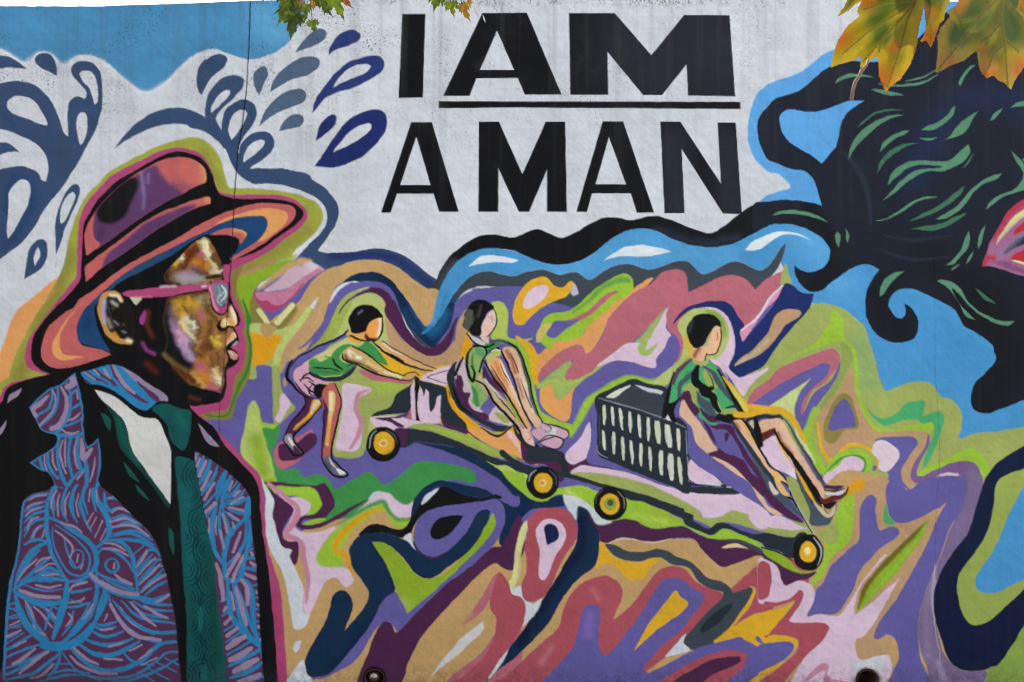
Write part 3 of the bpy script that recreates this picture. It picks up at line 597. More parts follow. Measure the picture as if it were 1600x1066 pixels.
s YL 2,4,6,8,6,5,5,6,8 310,650 330,780 370,868 420,870 470,805 530,778 620,800 680,860 688,920 655,990 560,1040 500,1090
g LI 3 350,960 390,880 460,820 560,805 640,860 650,930 600,990 500,1020 430,1020 380,990
s GR 1.5,1,4,3,3,4,3 350,960 430,885 500,850 570,850 605,885 600,930 540,980 430,1020
#painted_swirl.u
g PK 1.5 345,975 400,940 450,900 480,860 540,850 595,885 590,930 540,965 450,990 415,1030 350,1035
g VI 1 665,752 700,735 800,728 900,728 930,755 925,800 880,870 850,930 850,1000 880,1045 930,1060 1060,1000 1150,972 1210,985 1240,1100 1240,1180 1160,1300 735,1300 735,1066 740,980 760,930 800,890 815,840 800,800 740,757 690,760
g 9fae58 3 600,945 740,950 735,1000 600,1000
g dcc8d0 1.5 650,790 690,752 740,757 800,800 818,840 790,900 740,947 690,930 690,880 650,830
s TP 1.5,6,12,14,14,15,14,10,8 965,700 965,770 900,870 855,960 890,1020 940,1045 1010,1010 1080,960 1160,955
g 775a88 1 1000,708 1003,780 960,860 925,960 960,975 1050,930 1150,892 1250,880 1320,910 1335,980 1340,1200 1240,1200 1230,1010 1190,965 1100,960 1000,1010 930,1025 890,990 895,930 930,860 975,790
s dcbccc 2,2,8,10,4 900,1045 960,1040 1040,1005 1110,972 1180,962
#painted_swirl.v
g EG 2 612,545 660,590 720,615 800,580 860,520 960,500 980,530 965,595 1040,570 1090,585 1095,650 1060,750 1010,870 970,920 970,870 1000,790 1035,700 1025,640 960,650 930,620 850,625 730,660 690,640 640,590
g LI 3 925,975 1000,915 1100,875 1200,820 1260,800 1310,820 1350,870 1385,930 1340,970 1300,900 1240,878 1150,888 1050,930
a d8dcd0 3,.8 920,665 990,680
// lower field
@D2
#painted_lower_field
g TA 2 -1600,-100 -300,-100 100,300 500,200 1000,200 1500,300 2100,330 2800,330 3300,400 3700,-100 4500,400 4500,1500 -1600,1500
@C2
#painted_swirl.w
g VI 2 0,300 60,280 100,300 160,330 200,260 240,260 200,330 170,400 240,560 300,500 420,560 480,760 500,850 640,850 690,800 960,740 1100,780 1300,860 1500,990 1700,1120 2000,1250 1900,1400 1400,1100 1000,1150 400,1100 100,1000 100,800
g YG 2 480,400 560,340 700,290 940,400 945,500 850,555 725,600 700,680 690,780 650,850 500,855 470,760 460,560
a LI 10,.6 760,420 900,400
a c4cc96 6,.5 540,560 510,800
g PK 2 540,405 600,400 720,430 680,470 650,480 630,560 665,640 640,805 520,812 498,780 520,680 540,560
s P2 3,3,8,7,8,4 705,440 640,470 625,560 655,640 640,720 590,800
g RS 3 640,310 760,330 980,380 950,400 800,385 700,365
#painted_swirl.x
g VI 1 0,380 50,310 95,290 92,400 105,520 100,600 60,642 30,620 20,540 -10,515 -90,510 -90,440
g YG 3 150,300 160,440 240,540 200,600 130,660 105,600 108,500 95,400 100,290
g PK 3 150,485 165,460 195,480 215,520 190,570 150,640 120,615 145,560
g LI 3 -40,510 10,520 40,640 100,650 140,660 130,700 60,690 0,720 -10,820 80,900 140,1030 100,1100 0,1000 -80,900
g LM 3 -40,760 20,860 80,950 130,1050 0,1000
#painted_swirl.y
g GR 3 0,700 60,675 110,680 140,655 155,680 130,760 100,830 150,930 250,930 300,980 370,960 440,980 500,1052 600,1000 700,950 740,970 800,1032 880,985 1000,890 1080,880 1250,905 1350,940 1375,990 1340,1020 1250,1000 1150,1005 1080,1060 1000,1150 900,1160 800,1100 640,1200 400,1260 300,1120 180,1070 110,940 30,820
#painted_swirl.z
g RS 3 110,820 150,765 280,720 350,680 360,700 330,770 290,850 240,900 160,930 120,885
g PL 2 140,790 190,770 250,770 330,705 375,715 370,780 290,850 230,875 150,870
#painted_curl.a
@D2
g PL 1.5 -100,-60 0,-35 150,-25 370,-5 430,-20 490,100 450,180 400,200 300,207 288,235 360,240 450,213 550,150 695,82 600,150 500,213 400,257 300,268 252,240 255,200 300,180 370,168 410,110 360,15 200,5 130,0 -60,-40
g LI 3 130,0 250,3 355,12 410,110 370,165 310,178 345,120 260,60 180,50
g LI 2 290,235 380,200 440,205 360,238
#painted_curl.b
g PK 3 140,50 200,68 265,65 335,100 342,130 320,170 270,190 230,230 300,285 420,275 560,215 660,130 760,45 830,45 880,90 940,115 1010,85 985,180 900,200 850,190 820,110 760,105 650,150 520,250 440,330 380,440 420,495 500,495 560,500 600,560 605,600 560,630 500,570 450,585 400,650 360,750 320,805 295,740 310,600 290,400 190,320 170,290 235,150
#painted_curl.c
s P2 3,5,8,10,9,8,8,4 80,-20 190,70 260,140 235,230 190,295 280,350 300,450 325,580 312,720
#painted_curl.d
g PL 1.5 75,0 110,30 140,60 230,130 230,170 180,240 165,300 200,342 262,345 270,400 245,492 205,430 230,400 165,375 130,300 100,190 112,100
#painted_white_streak
g cdd0d6 1.5 30,-60 60,-10 115,90 105,180 130,280 165,375 225,395 208,430 260,550 300,640 290,720 300,790 338,800 310,870 270,895 235,880 210,740 170,550 100,420 70,330 55,200 60,60
g cdd0d6 1.5 285,965 265,1020 240,1035 232,1000 255,970
#painted_curl.e
g LI 9 380,440 430,350 500,270 600,190 720,120 800,100 840,150 850,190 950,205 960,240 880,260 840,220 800,180 700,230 600,330 570,480 500,500 400,495
s GR 5,1,4,5,6,5,3 500,250 620,170 740,105 800,98 835,165 890,205 970,200
g TA 3 545,370 600,280 700,200 790,150 830,200 800,215 880,260 780,240 700,250 640,300 590,380 590,470 620,560 700,640 690,720 640,740 600,700 560,640 610,600 600,550 560,500 535,440
s YO 3,4,8,9,9,7,4 605,550 560,440 495,390 520,320 610,230 700,170 785,135
g c4ccd4 3 700,85 730,40 780,35 740,60
#painted_black_wave
g K 1 640,300 700,245 780,237 860,265 920,260 960,210 980,120 1030,60 1130,10 1180,0 1230,10 1290,50 1400,70 1500,50 1540,70 1500,78 1350,100 1200,120 1090,145 1030,185 990,240 960,300 910,320 830,297 740,290 660,315
#painted_violet_eye
g NB 1 985,340 1100,300 1350,250 1450,180 1400,340 1200,500 1060,560 1000,460
s PL 1,9,9,9 1500,400 1280,550 1050,765 885,930
g VI 1 985,280 1010,210 1070,160 1250,122 1420,90 1500,85 1550,160 1540,270 1480,370 1350,490 1200,600 1050,740 885,915c 850,860 800,845 740,900 640,1066 560,1130 400,1200 300,1200 400,1120 550,1050 640,900 740,800 800,700 850,655 880,665 945,795c 1100,640 1250,500 1400,340 1470,200 1460,150 1410,145 1360,200 1300,300 1190,410 1100,437 1030,410 985,340
s PL 1.2,2,2,2 968,285 980,370 1040,425 1110,445 1190,412
g cdd0d6 1.5 920,318 965,290 975,350 995,395 950,350
g cdd0d6 1.5 1030,115 1060,55 1140,10 1100,60 1060,100
#painted_pupil
g K 1 1292,183c 1200,185 1120,215 1088,270 1095,315 1140,330 1200,300 1260,240
#painted_navy_wave
g NB 1 590,370 640,310 740,288 850,300 950,350 1020,430 1100,460 1190,420 1280,330 1340,240 1390,160 1440,142 1460,152 1440,220 1390,310 1310,400 1200,500 1120,565 1050,572 980,530 920,450 850,380 790,355 728,352c 780,430 830,520 860,600 865,655 800,700 720,850 640,960 560,1060 480,1150 420,1180 340,1190 305,1150 312,1070 370,950 430,850 460,760 480,680 530,648 580,670 605,730 590,800 555,900c 640,800 690,730 702,670 670,600 610,520 585,430
a 0c1f40 7,.7 430,1160 560,1050 700,850
a 0c1f40 6,.7 830,500 855,620
a 0c1f40 5,.6 940,480 1000,550 1060,570
#painted_curl.f
g LM 1.5 725,352c 790,352 860,390 920,460 990,540 1060,575 1150,560 1280,450 1380,340 1440,230 1478,165 1490,250 1415,360 1265,512 1090,672 945,795c 920,740 880,660 860,600 820,500 770,420
a b0b060 6,.6 920,700 950,760
#painted_navy_scroll.a
@Z
g NB 1 648,290 655,230 690,175 750,138 800,138 870,155 950,170 990,195 1040,230 1080,245 1100,232 1085,180 1040,120 960,70 860,30 780,0 900,0 1000,40 1050,80 1080,120 1130,185 1200,212 1280,192 1308,215 1290,240 1200,248 1150,255 1110,290 1080,335 1035,408 1012,390 1038,300 1030,240 995,205 940,207 870,197 800,165 750,165 700,205 670,260
a 0c2048 9,.8 1130,230 1060,330
@D2
#painted_plum_band
g PL 1 1475,378 1530,375 1600,240 1650,180 1680,350 1640,480 1600,525 1545,512 1490,478 1420,525 1200,745 1040,930 960,1080 880,1250 640,1250 700,1040 740,930 790,845 845,855 885,914 1050,765 1280,555
#painted_curl.g
g RS 1.5 1290,860 1400,700 1480,560 1515,543 1560,590 1590,660 1600,800 1640,850 1670,1000 1600,1200 1300,1300 1190,1220 1380,1060 1470,950 1508,850 1480,780 1455,708c 1400,790
a TA 8,.6 1240,880 1330,800
g cfccc8 1.5 1418,838c 1420,900 1320,990 1240,1066 1090,1180c 1180,1060 1290,940
g cdd0d6 2 200,1200 290,1080 308,1120 320,1170 350,1200 330,1260 190,1260
@D3
#painted_navy_stream
g NB 1 395,140 410,122 450,125 490,170 530,250 548,350 540,440 500,510 430,560 350,650 290,740 230,850 130,960 20,1066 -100,1160 -170,1230c -100,1100 0,985 80,880 180,720 260,600 330,480 400,350 412,250 400,190
a 081430 10,.8 440,200 430,400 330,520 200,720 60,960
#painted_loop
g CR 2 -60,640 0,560 20,400 50,270 95,210 95,270 60,400 50,540 20,620 -40,720
a TA 4,.7 60,420 40,620
g cdd0d6 2 -30,700 50,620 120,730 185,700 140,800 60,880 0,960 -60,1100 -150,1200 -60,1000 60,760
g RE 1 100,210 150,150 230,130 320,140 380,190 408,260 395,340 340,420 290,510 240,630 180,700 110,725 70,690 58,620 85,540 90,450 78,380 98,280
g PK 1 150,270 180,220 240,200 300,225 338,290 320,360 270,430 240,520 200,585 170,570 165,500 175,400 155,330
g 101c48 1 222,370c 205,310 197,255 230,232 270,245 292,290 280,335
g RE 1 -85,539 -24,599 0,670 55,690 88,750 70,850 20,950 -60,1060 -200,1250 -380,1400 -420,1260 -355,1221 -160,1046 -96,838 -140,745
#painted_curl.h
g PL 1 470,170 500,200 560,235 620,222 700,200 780,215 830,245 900,262 1000,250 1080,252 1180,310 1300,330 1400,322 1500,355 1600,440 1700,480 1760,510 1820,560 1780,590 1700,610 1600,470 1530,432 1430,470 1350,497 1290,493 1200,410 1130,332 1060,320 960,330 880,347 780,335 680,322 620,350 550,345 545,300
s 40424e 2,2,9,8,3 1270,338 1400,330 1490,370 1600,440
g dcc09a 1.5 1305,382 1340,365 1400,355 1472,388 1420,378 1350,385
#painted_white_streak
g c8cdd2 3 320,35 370,32 440,80 510,130 545,190 625,222 580,240 520,228 480,155 440,128 410,130 400,210 380,180 340,130
@D3
s d8c8b0 1.5,1,3,1,2,1 600,358 680,325 780,335 880,350 1000,325
#painted_curl.i
g GY 1 580,362 640,365 720,403 820,405 900,392 970,400 1020,435 1100,465 1160,510 1220,570 1300,590 1360,630 1380,665c 1430,640 1490,630 1508,660 1490,720 1400,850 1300,950 1200,1010 1110,1015 1070,980 1080,920 1130,830 1220,760 1290,700 1315,660 1240,640 1160,590 1100,510 1000,490 930,445 860,450 790,468 700,460 620,420
g KG 3 1375,730 1360,770 1290,850 1200,910 1170,905 1190,860 1260,790 1340,740
#painted_curl.j
g YL 1.5 545,345 580,370 620,430 700,465 790,475 880,445 930,455 870,500 820,570 750,585 700,560 640,490 580,480 520,510 545,430
#painted_curl.k
g RE 1.5 -100,1250 0,1150 200,960 290,880 320,760 370,670 440,600 540,560 600,560 660,600 690,660 670,740 630,830c 700,780 760,720 820,640 880,560 940,510 1010,498 1080,520 1150,595 1250,640 1310,665 1308,700 1230,770 1130,880 1060,960 960,1066 830,1160 820,1200 860,1180 960,1130 1080,1060 1120,1030 1200,1200 600,1300
a c87880 5,.5 500,640 540,700
a c4808a 5,.4 250,1000 180,1100
#painted_curl.l
g VI 1.5 440,780 470,745 510,738 545,760 552,820 540,900 545,1000 570,1052 600,1045 650,1000 720,900 800,800 870,680 930,600 970,575 1030,573 1080,590 1130,640 1190,665 1200,700 1130,800 1050,900 930,1000 850,1090 820,1130 850,1160 950,1120 1080,1045 1200,995 1280,975 1400,940 1500,925 1560,945 1600,990 1650,1200 1560,1400 0,1400 180,1220 300,1100 380,1000 420,860
a 8a68b4 8,.6 490,800 470,920
g YL 1 1020,650 1050,690 1100,725 1060,780 900,900 790,1000 765,1022 850,860 960,720
a d8dade 2,.7 1000,650 1020,645
g cdd0d6 1.5 955,1063c 1010,998 1083,918 1070,975 1108,1020 1030,1048
@E3
#painted_curl.m
g RE 1.5 880,600 1050,460 1180,390 1300,350 1400,343 1470,370 1490,410 1430,470 1340,544 1250,640
g PL 1.5 900,620 1000,544 1100,480 1230,410 1350,382 1425,385 1432,410 1370,450 1250,500 1100,620
g YL 1.5 1480,544 1560,490 1620,455 1640,480 1560,544
@D3
#painted_curl.n
g RE 1.5 1597,470 1540,485 1460,550 1370,640 1378,665 1500,622 1520,650 1480,750 1380,885 1500,800 1620,780 1800,720 1850,500 1700,450
#painted_curl.o
g YL 2 1508,630 1520,660 1470,760 1385,870 1420,850 1500,805 1600,785 1680,770 1780,720 1700,850 1640,960 1600,985 1570,980 1540,940 1500,925 1400,940 1260,972 1350,890 1450,750 1490,680
@D4
#painted_right_field
g TP 2 220,-10 520,40 600,-20 740,-60 760,200 1000,180 1120,100 1050,300 800,900 740,1066 650,1400 0,1400 0,900 100,620 260,600
g LI 4 -10,1000 0,950 300,600 260,600 305,530 345,440 350,340 330,290 400,220 440,130 470,60 530,20 540,120 530,250 510,340 440,400 390,450 340,560 290,600 200,640
g YG 4 300,290 360,260 420,200 440,260 440,330 400,360 360,350
g YO 3 480,60 500,0 560,-50 610,-10 560,30
#painted_curl.p
g VI 1.5 600,80 640,52 675,80 670,150 680,230 700,272 760,250 805,262 818,295 780,335 700,385 640,450 570,530 540,620 500,700 450,770 400,800 330,797 245,808 275,740 295,650 340,600 390,500 460,430 530,370 565,340 570,240 572,150
#painted_right_violet
g VI 1.5 735,0 740,120 760,190 800,225 870,225 1000,170 1112,103c 1050,220 960,420 850,620 760,760 690,850 660,940 690,952 740,925 790,950 812,1010 812,1080 795,1120 745,1230 700,1400 1100,1400 960,1100 935,900 945,780 985,650 1035,520 1085,400 1135,260 1205,140 1240,40 1240,-60 1000,-50 870,20 800,-60
g EG 2 735,100 750,180 795,228 750,238 722,220 720,160
#painted_mauve_band
g 776688 2 1240,-100 1337,-60 1305,120 1255,280 1165,400 1085,530 1045,640 1040,780 1080,1000 1150,1110 1230,1150 1365,1160 1370,1400 1060,1400 990,1120 950,1020 935,900 945,780 985,650 1035,520 1090,400 1140,260 1210,140 1240,0
a 8e7a9a 7,.6 1010,600 980,800 1000,1050
a c4b8cc 3,.5 1040,480 1025,700 1045,850
a a298ac 5,.5 1060,1100 1100,1200
#painted_curl.q
g PK 2 -60,455 0,460 40,490 70,530 85,600 110,622 180,590 240,600 285,640 285,710 245,805 330,797 430,808 500,740 545,660 600,590 640,640 700,690 660,800 600,880 550,950 545,1010 580,1080 740,1050 770,1100 770,1150 720,1250 650,1400 100,1400 130,1250 230,1066 330,960 375,880 355,852 230,850 130,835 200,700 200,670 170,685 100,715 0,727 -60,720
s PK 2,9,10,12,22 732,443 660,530 590,630 540,740 500,840
s PK 2,9,14,22,24 832,512 770,610 700,710 620,830 560,900
s e0d4dc 2,3,3 734,445 680,500
a cfd8d6 12,.7 560,1120 700,1080 640,1180
#painted_leaf_shape
g TP 3 1010,200c 890,280 790,385 690,480 600,590 550,690 540,800c 650,720 740,640 830,560 910,440 980,320
g LM 2 1000,210c 900,290 800,390 700,490 620,590 570,680 555,790c 640,700 720,620 800,540 880,430 960,320
{
s 6c5f22 5,2,12,17,13,3 995,205 870,330 740,450 630,580 560,760
s 8fb43a 4,1,4,6,4,2 1000,240 880,400 780,520 680,640 590,750
}
#painted_curl.r
g RE 1.5 205,645 222,670 205,730 130,835 170,848 350,850 380,882 340,960 230,1066 80,1240 0,1300 -150,1300 0,1180 100,1100 150,1060 190,1000 150,960 0,960 -20,880 60,850 165,715 90,735 -20,760 -20,720 60,722 100,712 160,680 185,650
g YL 2 165,718c 90,755 0,775 -100,820 -200,870 -180,930 -100,980 -40,1000 0,935 100,930 180,955 187,985 160,1015 150,970 80,970 -10,985 -80,960 -60,920 0,925 60,850
g VI 1.5 -60,990 0,978 80,968 140,975 162,1005 100,1080 0,1135 -100,1180 -150,1100
g YL 1.5 -60,1170 0,1135 100,1085 60,1130 0,1165 -60,1200
#painted_curl.s
g RE 1.5 -60,480 0,480 22,560 12,640 0,690 -60,700
g PL 1.5 -30,420 60,445 130,500 200,545 300,530 255,572 180,592 110,620 85,590 70,520 30,480 -30,450
@E4
g P2 2 200,560 300,450 350,420 380,440 370,500 400,525 520,545 520,600 350,600 355,480 342,472 240,540
#painted_navy_ring
@D4
g ND 1.5 1597,-250 1500,-198 1420,-138 1360,-58 1335,0 1300,120 1250,280 1160,400 1080,530 1040,640 1035,780 1062,900 1105,1030 1150,1110 1220,1147 1300,1150 1380,1137 1450,1100 1500,1030 1550,950 1600,870 1900,500 1900,-400
g 96a450 1.5 1900,-300 1597,-112 1500,-78 1440,-38 1415,20 1410,100 1380,250 1300,400 1220,500 1183,580 1185,680 1210,780 1250,850 1300,868 1380,840 1480,750 1597,640 1900,300
g BM 1.5 1900,-150 1640,-50 1590,0 1560,60 1500,180 1440,330 1380,440 1310,540 1290,600 1310,650 1360,665 1450,655 1530,610 1597,580 1900,350
#painted_olive_field
g 86a048 1.5 2000,500 1600,868 1530,980 1470,1066 1430,1115 1368,1150 1375,1400 2600,1400 2600,500
// carts
@C2
#painted_cart
g YL 1.5 780,180 960,300 1040,320 1240,250 1250,300 1210,400 1250,520 1340,620 1500,700 1600,660 1620,740 1500,740 1300,730 1150,650 1020,625 1010,380 800,300
g TP 2 790,130 900,200 1060,300 1110,320 1050,330 880,260 790,190
g PK 1 1030,360 1225,283 1200,400 1130,400
s PL 1,1.5,1.5 1070,355 1210,310
s PL 1,1.5,1 1070,360 1195,402
g KG 1 940,420 985,400 975,560 930,580 800,592 718,603 760,570 840,540 870,470
g RS 1 960,560 985,540 985,620 940,620
g PK 1 715,605 800,600 900,600 960,620 1050,640 1040,655 960,660 890,695 740,665 722,640
g PL 1 740,612 850,605 960,580 900,610 850,615 925,660 890,668 830,635
g PK 1 965,420 990,390 1002,620 975,625
s K 1,8,8,7 1003,370 1006,480 1010,615
g PK 1 1022,430 1150,450 1148,632 1022,622
g KG 1 1000,372 1120,400 1200,440 1220,520 1250,580 1310,650 1310,700 1240,680 1180,640 1150,590 1150,470 1130,480 1120,530 1092,575 1080,540 1078,450 1060,430 1045,480 1035,430
g PL 2 1150,590 1190,640 1250,670 1330,690 1300,720 1220,690 1160,650
s YO 1.5,2,3,3,2 1190,440 1230,540 1300,620 1380,660
#painted_cart_seat
g OW 1.5 1320,690 1400,680 1500,722 1597,690 1640,740 1680,800 1760,900 1640,870 1540,822 1400,750
g e8b8b4 1.5 1560,700 1590,690 1700,860 1680,870
g YL 1.5 1610,690 1650,700 1700,760 1720,860 1690,870
s KG 1,2,2,2 1320,695 1420,770 1560,835 1700,880
#painted_chassis
g KG 2 870,700 920,680 1000,675 1100,690 1300,770 1480,860 1597,890 1720,930 1760,1000 1597,960 1450,900 1350,830 1200,785 1000,760 930,795 890,790
g PL 2 860,690 920,670 940,700 920,790 895,800
g YG 1.5 950,665 1020,650 1100,650 1300,712 1440,775 1560,830 1640,845 1600,870 1480,852 1300,775 1100,695 1000,682
s LI 1.5,1,4,4,2 1050,665 1200,705 1400,780 1520,840
g NB 2 930,795 1000,762 1200,787 1350,830 1450,900 1597,960 1700,985 1700,1050 1620,1100 1560,1040 1500,985 1300,870 1120,800 1000,770
g b4c468 1.5 1440,880 1500,910 1560,910 1640,950 1700,970 1700,1000 1560,960
@C3
#painted_cart.b
g PL 1.5 60,700 110,760 200,800 320,850 370,900 440,870 480,800 490,640 515,560 530,840 470,885 600,912 750,962 920,1030 1050,1085 900,1060 700,1010 440,930 350,960 300,1010 200,900 110,900 60,850
g KG 1.5 100,770 180,790 320,830 350,960 310,960 300,900 200,850 120,840
g PK 1.5 484,638 490,800 460,862 372,900 330,840 420,740
g VI 1 500,560 530,540 545,850 700,900 1000,1020 900,1012 600,920 470,882 490,760
g PK 1.5 370,960 430,908 560,922 750,962 950,1035 1120,1055 1300,1020 1400,1066 1597,1200 1597,1276 1480,1250 1380,1190 1290,1230 1200,1240 1170,1190 1000,1110 850,1050 640,1010
g YG 2 360,960 400,950 560,960 800,1010 1000,1090 1170,1188 1195,1235 1290,1228 1380,1188 1530,1240 1600,1275 1720,1245 1860,1265 1880,1330 1800,1360 1600,1330 1500,1300 1320,1262 1270,1302 1130,1240 830,1100 640,1050
s KG 1.5,10,9,8,6,9,8,8 -60,830 80,920 330,965 520,1020 690,1072 750,1085 900,1130 1060,1190
g LI 2 -60,950 60,960 130,1030 290,1050 430,1030 520,1066 700,1090 840,1140 950,1190 1070,1250 1130,1280 1240,1340 1320,1300 1400,1330 1500,1360 1597,1440 1500,1400 1400,1365 1300,1370 1200,1350 1080,1290 1000,1290 900,1302 830,1285 780,1255 700,1240 600,1255 540,1200 470,1140 380,1100 280,1090 200,1130 90,1100
a c8d47a 4,.5 340,1060 420,1120
a c0c860 6,.4 760,1220 950,1260
a a4aa40 6,.5 880,1180 1060,1250
g KG 1 690,1075 750,1075 840,1095 830,1108 950,1140 1060,1190 1135,1220 1130,1250 1225,1302 1270,1270 1320,1262 1400,1300 1500,1335 1597,1330 1700,1360 1800,1355 1790,1450 1740,1480 1640,1420 1500,1370 1400,1325 1320,1300 1250,1342 1180,1320 1080,1278 1065,1240 950,1190 830,1140 720,1115
@D4
g PK 1.5 -120,180 0,190 60,180 120,200 200,245 245,268 180,277 60,262 -60,260
g YG 1.5 0,255 120,278 260,265 300,300 180,305 0,290
g KG 1 -20,298 150,320 200,290 240,290 200,430 140,448 60,400 -20,378
g LM 2 -20,385 60,410 130,460 190,520 260,530 290,520 230,545 150,530 60,480 -20,430
s K 1,2,2,2 -40,380 60,410 150,460
@F
#painted_wheel
e K 1 598.9,694.1 27,27.5
s a8acb4 1.5,1,2,1 577.5,700 579,684 588,674
s 50545c 1.5,1,2,1 604,672 616,679 620,692
e YL 1 600,692.5 16.5,17.5
a b87818 2.5,.6 604,708 614,702 616,692
e e6cf88 1.5 598.5,692.5 6.5,6.5
e d89020 1.5 599,692.5 4,4
#painted_wheel.a
e K 1 847.6,754 25.5,25.5
s a8acb4 1.5,1,2,1 826,752 829,741 838,734
s 50545c 1.5,1,2,1 858,735 868,745 869,758
e YL 1 848.5,754.5 14.5,16
e e6cf88 1.5 848,755 5.5,6
e d89020 1.5 847,755.5 3,3
#painted_wheel.b
e K 1 953.7,786.8 26,27
s 50545c 1.5,1,2,1 931,786 934,773 942,766
s 8c8468 1.2,1,2,1 966,768 975,780 975,794
e YL 1 953,788 15,16.5
e 8ca03a 1.5 952.5,787.5 9.5,10
e 4c4f3c 1.5 953,785.5 5,5
#painted_wheel.c
@D4
g K 1 250,296 300,310 335,360 345,420 330,480 290,520 230,522 180,495 158,440 160,370 190,315
s a8b0b8 1.5,1,3,2,1 285,318 322,370 330,430 310,490
e YL 1 248,410 51,66
e ecdc98 1.5 246,402 20,26
#painted_crate
@C3
g KG 1 522,480 640,418 750,365 850,395 965,428 1000,560 1090,655c 1112,1070 1000,1040 560,862 535,832 528,600
g 363d47 1 600,500 745,405 760,415 930,470 945,620 800,570
g d2d4c0 1 583,485c 620,458 740,400 735,412 690,450 640,487
g c0c8cc 1 765,402c 850,422 945,450 930,467 830,442
s 8a929c 1.2,1,2,1,2,1 540,490 700,535 850,580 1000,632 1080,668
s 8a929c 1.2,1,1.5,1 1085,690 1092,850 1105,1010
s 8a929c 1.2,1,1.5,1 530,780 540,830 600,862
s 4a525c 1.2,1,1.5,1 545,590 548,800
s 4a525c 2,1,3,1 760,420 930,470
g PK 1 1110,868 1200,930 1305,1022 1115,1002
s KG 1,4,4,5 1095,845 1210,925 1350,1030
s KG 1,4,5 1110,1025 1330,1035
s c8d0d8 1.2,1,3,2 1140,1018 1210,1024 1300,1030
#-
@C3
g KG 1 1110,1040 1380,1050 1420,1085 1300,1090 1110,1075
#painted_slat
@C3
#painted_slat.01
g c8ccb0 1 567,530 580,534 584,592 579,655 570,649 563,584
#painted_slat.02
g d0d2bc 1 618,540 631,544 638,601 636,662 627,656 617,593
a c0b0c8 1.5,.6 622,590 623,632
#painted_slat.03
g d0d2bc 1 668,552 681,556 691,621 692,690 683,684 670,613
#painted_slat.04
g c8ccb0 1 728,570 740,574 746,638 742,706 733,700 725,630
a c0b0c8 1.5,.6 730,620 731,676
#painted_slat.05
g d0d2bc 1 783,590 795,594 804,663 803,736 794,730 783,655
#painted_slat.06
g d0d2bc 1 842,605 855,609 859,680 854,755 845,749 838,672
a c0b0c8 1.5,.6 843,655 844,725
#painted_slat.07
g c8ccb0 1 894,625 918,629 927,700 922,776 905,770 890,692
#painted_slat.08
g d0d2bc 1 958,652 982,656 994,727 992,802 975,796 957,719
a c0b0c8 1.5,.6 966,702 968,772
#painted_slat.09
g d0d2bc 1 1029,675 1045,679 1051,747 1047,820 1036,814 1026,739
#painted_slat.10
g d0d2bc 1 563,690 575,694 584,752 583,815 574,809 563,744
#painted_slat.11
g d0d2bc 1 627,700 640,704 644,771 639,842 630,836 623,763
a c0b0c8 1.5,.6 628,750 629,812
#painted_slat.12
g c8ccb0 1 681,728 694,732 701,803 699,878 690,872 680,795
#painted_slat.13
g d0d2bc 1 733,750 746,754 756,825 757,900 748,894 735,817
a c0b0c8 1.5,.6 740,800 741,870
#painted_slat.14
g d0d2bc 1 796,767 808,771 814,842 810,917 801,911 793,834
#painted_slat.15
g c8ccb0 1 850,790 862,794 871,866 870,942 861,936 850,858
a c0b0c8 1.5,.6 855,840 856,912
#painted_slat.16
g d0d2bc 1 920,815 938,819 943,893 937,972 924,966 914,885
#painted_slat.17
g d0d2bc 1 976,833 1000,837 1009,919 1004,1005 987,999 972,911
a c0b0c8 1.5,.6 981,883 983,975
#painted_slat.18
g c8ccb0 1 1033,855 1048,859 1059,940 1059,1025 1048,1019 1034,932
// pushing boy
@C2
#painted_pushing_boy
g VI 1.5 560,85 570,105 480,150 390,212 300,255 240,330 215,400 190,380 195,310 250,230 400,155
g c4c080 2 590,95 650,120 640,145 560,160 480,220 400,275 340,310 250,330 290,280 390,215 500,160
#painted_pushing_boy/shirt
g GR 1.5 690,135 730,150 780,210 825,280 780,270 700,215 640,190 600,165 550,190 520,230 545,265 610,275 570,320 500,348 400,345 330,315 335,255 375,240 400,262 470,225 500,180 570,150 640,165
a 7aa860 5,.6 430,200 380,240
a c8a0b0 4,.5 260,300 300,290
s K 1,1.7,3.2,3.2,1.7 480,235 500,280 540,310
s K 1,1.7,2.4,1.7 360,300 450,300 520,320
s GB 1,2,4,3,2 620,275 590,310 540,345
#painted_pushing_boy/shorts
g d2a0b4 1.5 250,305 325,270 335,330 420,365 470,385 400,395 370,430 345,475 290,450 245,400 232,345
g KG 1 330,320 430,355 540,345 625,285 600,335 540,375 470,385 390,368 330,340
g K 1.5 360,420 395,398 450,405 470,430 440,445 400,490 370,475
s K 1,1.7,3.2,2.4 280,385 300,350 340,330
s K 1,1.7,3.2,2.4 300,400 340,440 390,470
s K 1,1.7,3.2,2.4 330,380 380,420 420,450
a PL 3,.8 250,360 280,430 330,480
s K 1,1.5,3,2 350,405 330,440 345,470
s K 1,1.5,3,2 400,470 380,500 410,510
s K 1,1,2.4,1.5 270,375 320,360 360,385
s K 1,1,2.4,1.5 420,440 450,460 470,440
s PL 1,2,4,2 245,390 290,450 340,490
#painted_pushing_boy/leg
g PL 1.5 280,440 340,480 410,500 412,545 330,620 260,680 225,735 185,730 210,650 290,550 310,510
g YO 2 355,500 405,515 400,550 310,630 235,690 250,660 330,580
g d8c8a0 1.5 370,500 400,510 385,540 340,590
g 8c8894 1.5 182,725 215,708 235,745 258,795 290,830 250,828 224,806 184,755
g d8d4cc 1.5 200,725 225,750 245,790 270,820 235,795 205,750
g PL 1.5 235,780 280,820 298,838 240,835
s K 1,1.7,3.2,3.2,3.2,1.7 412,530 340,620 265,690 235,730 255,780 298,835 240,840 210,810 172,745 190,700
s K 1,1.7,3.2,2.4,1.7 290,470 310,520 280,570 215,650 180,720
#painted_pushing_boy/leg.a
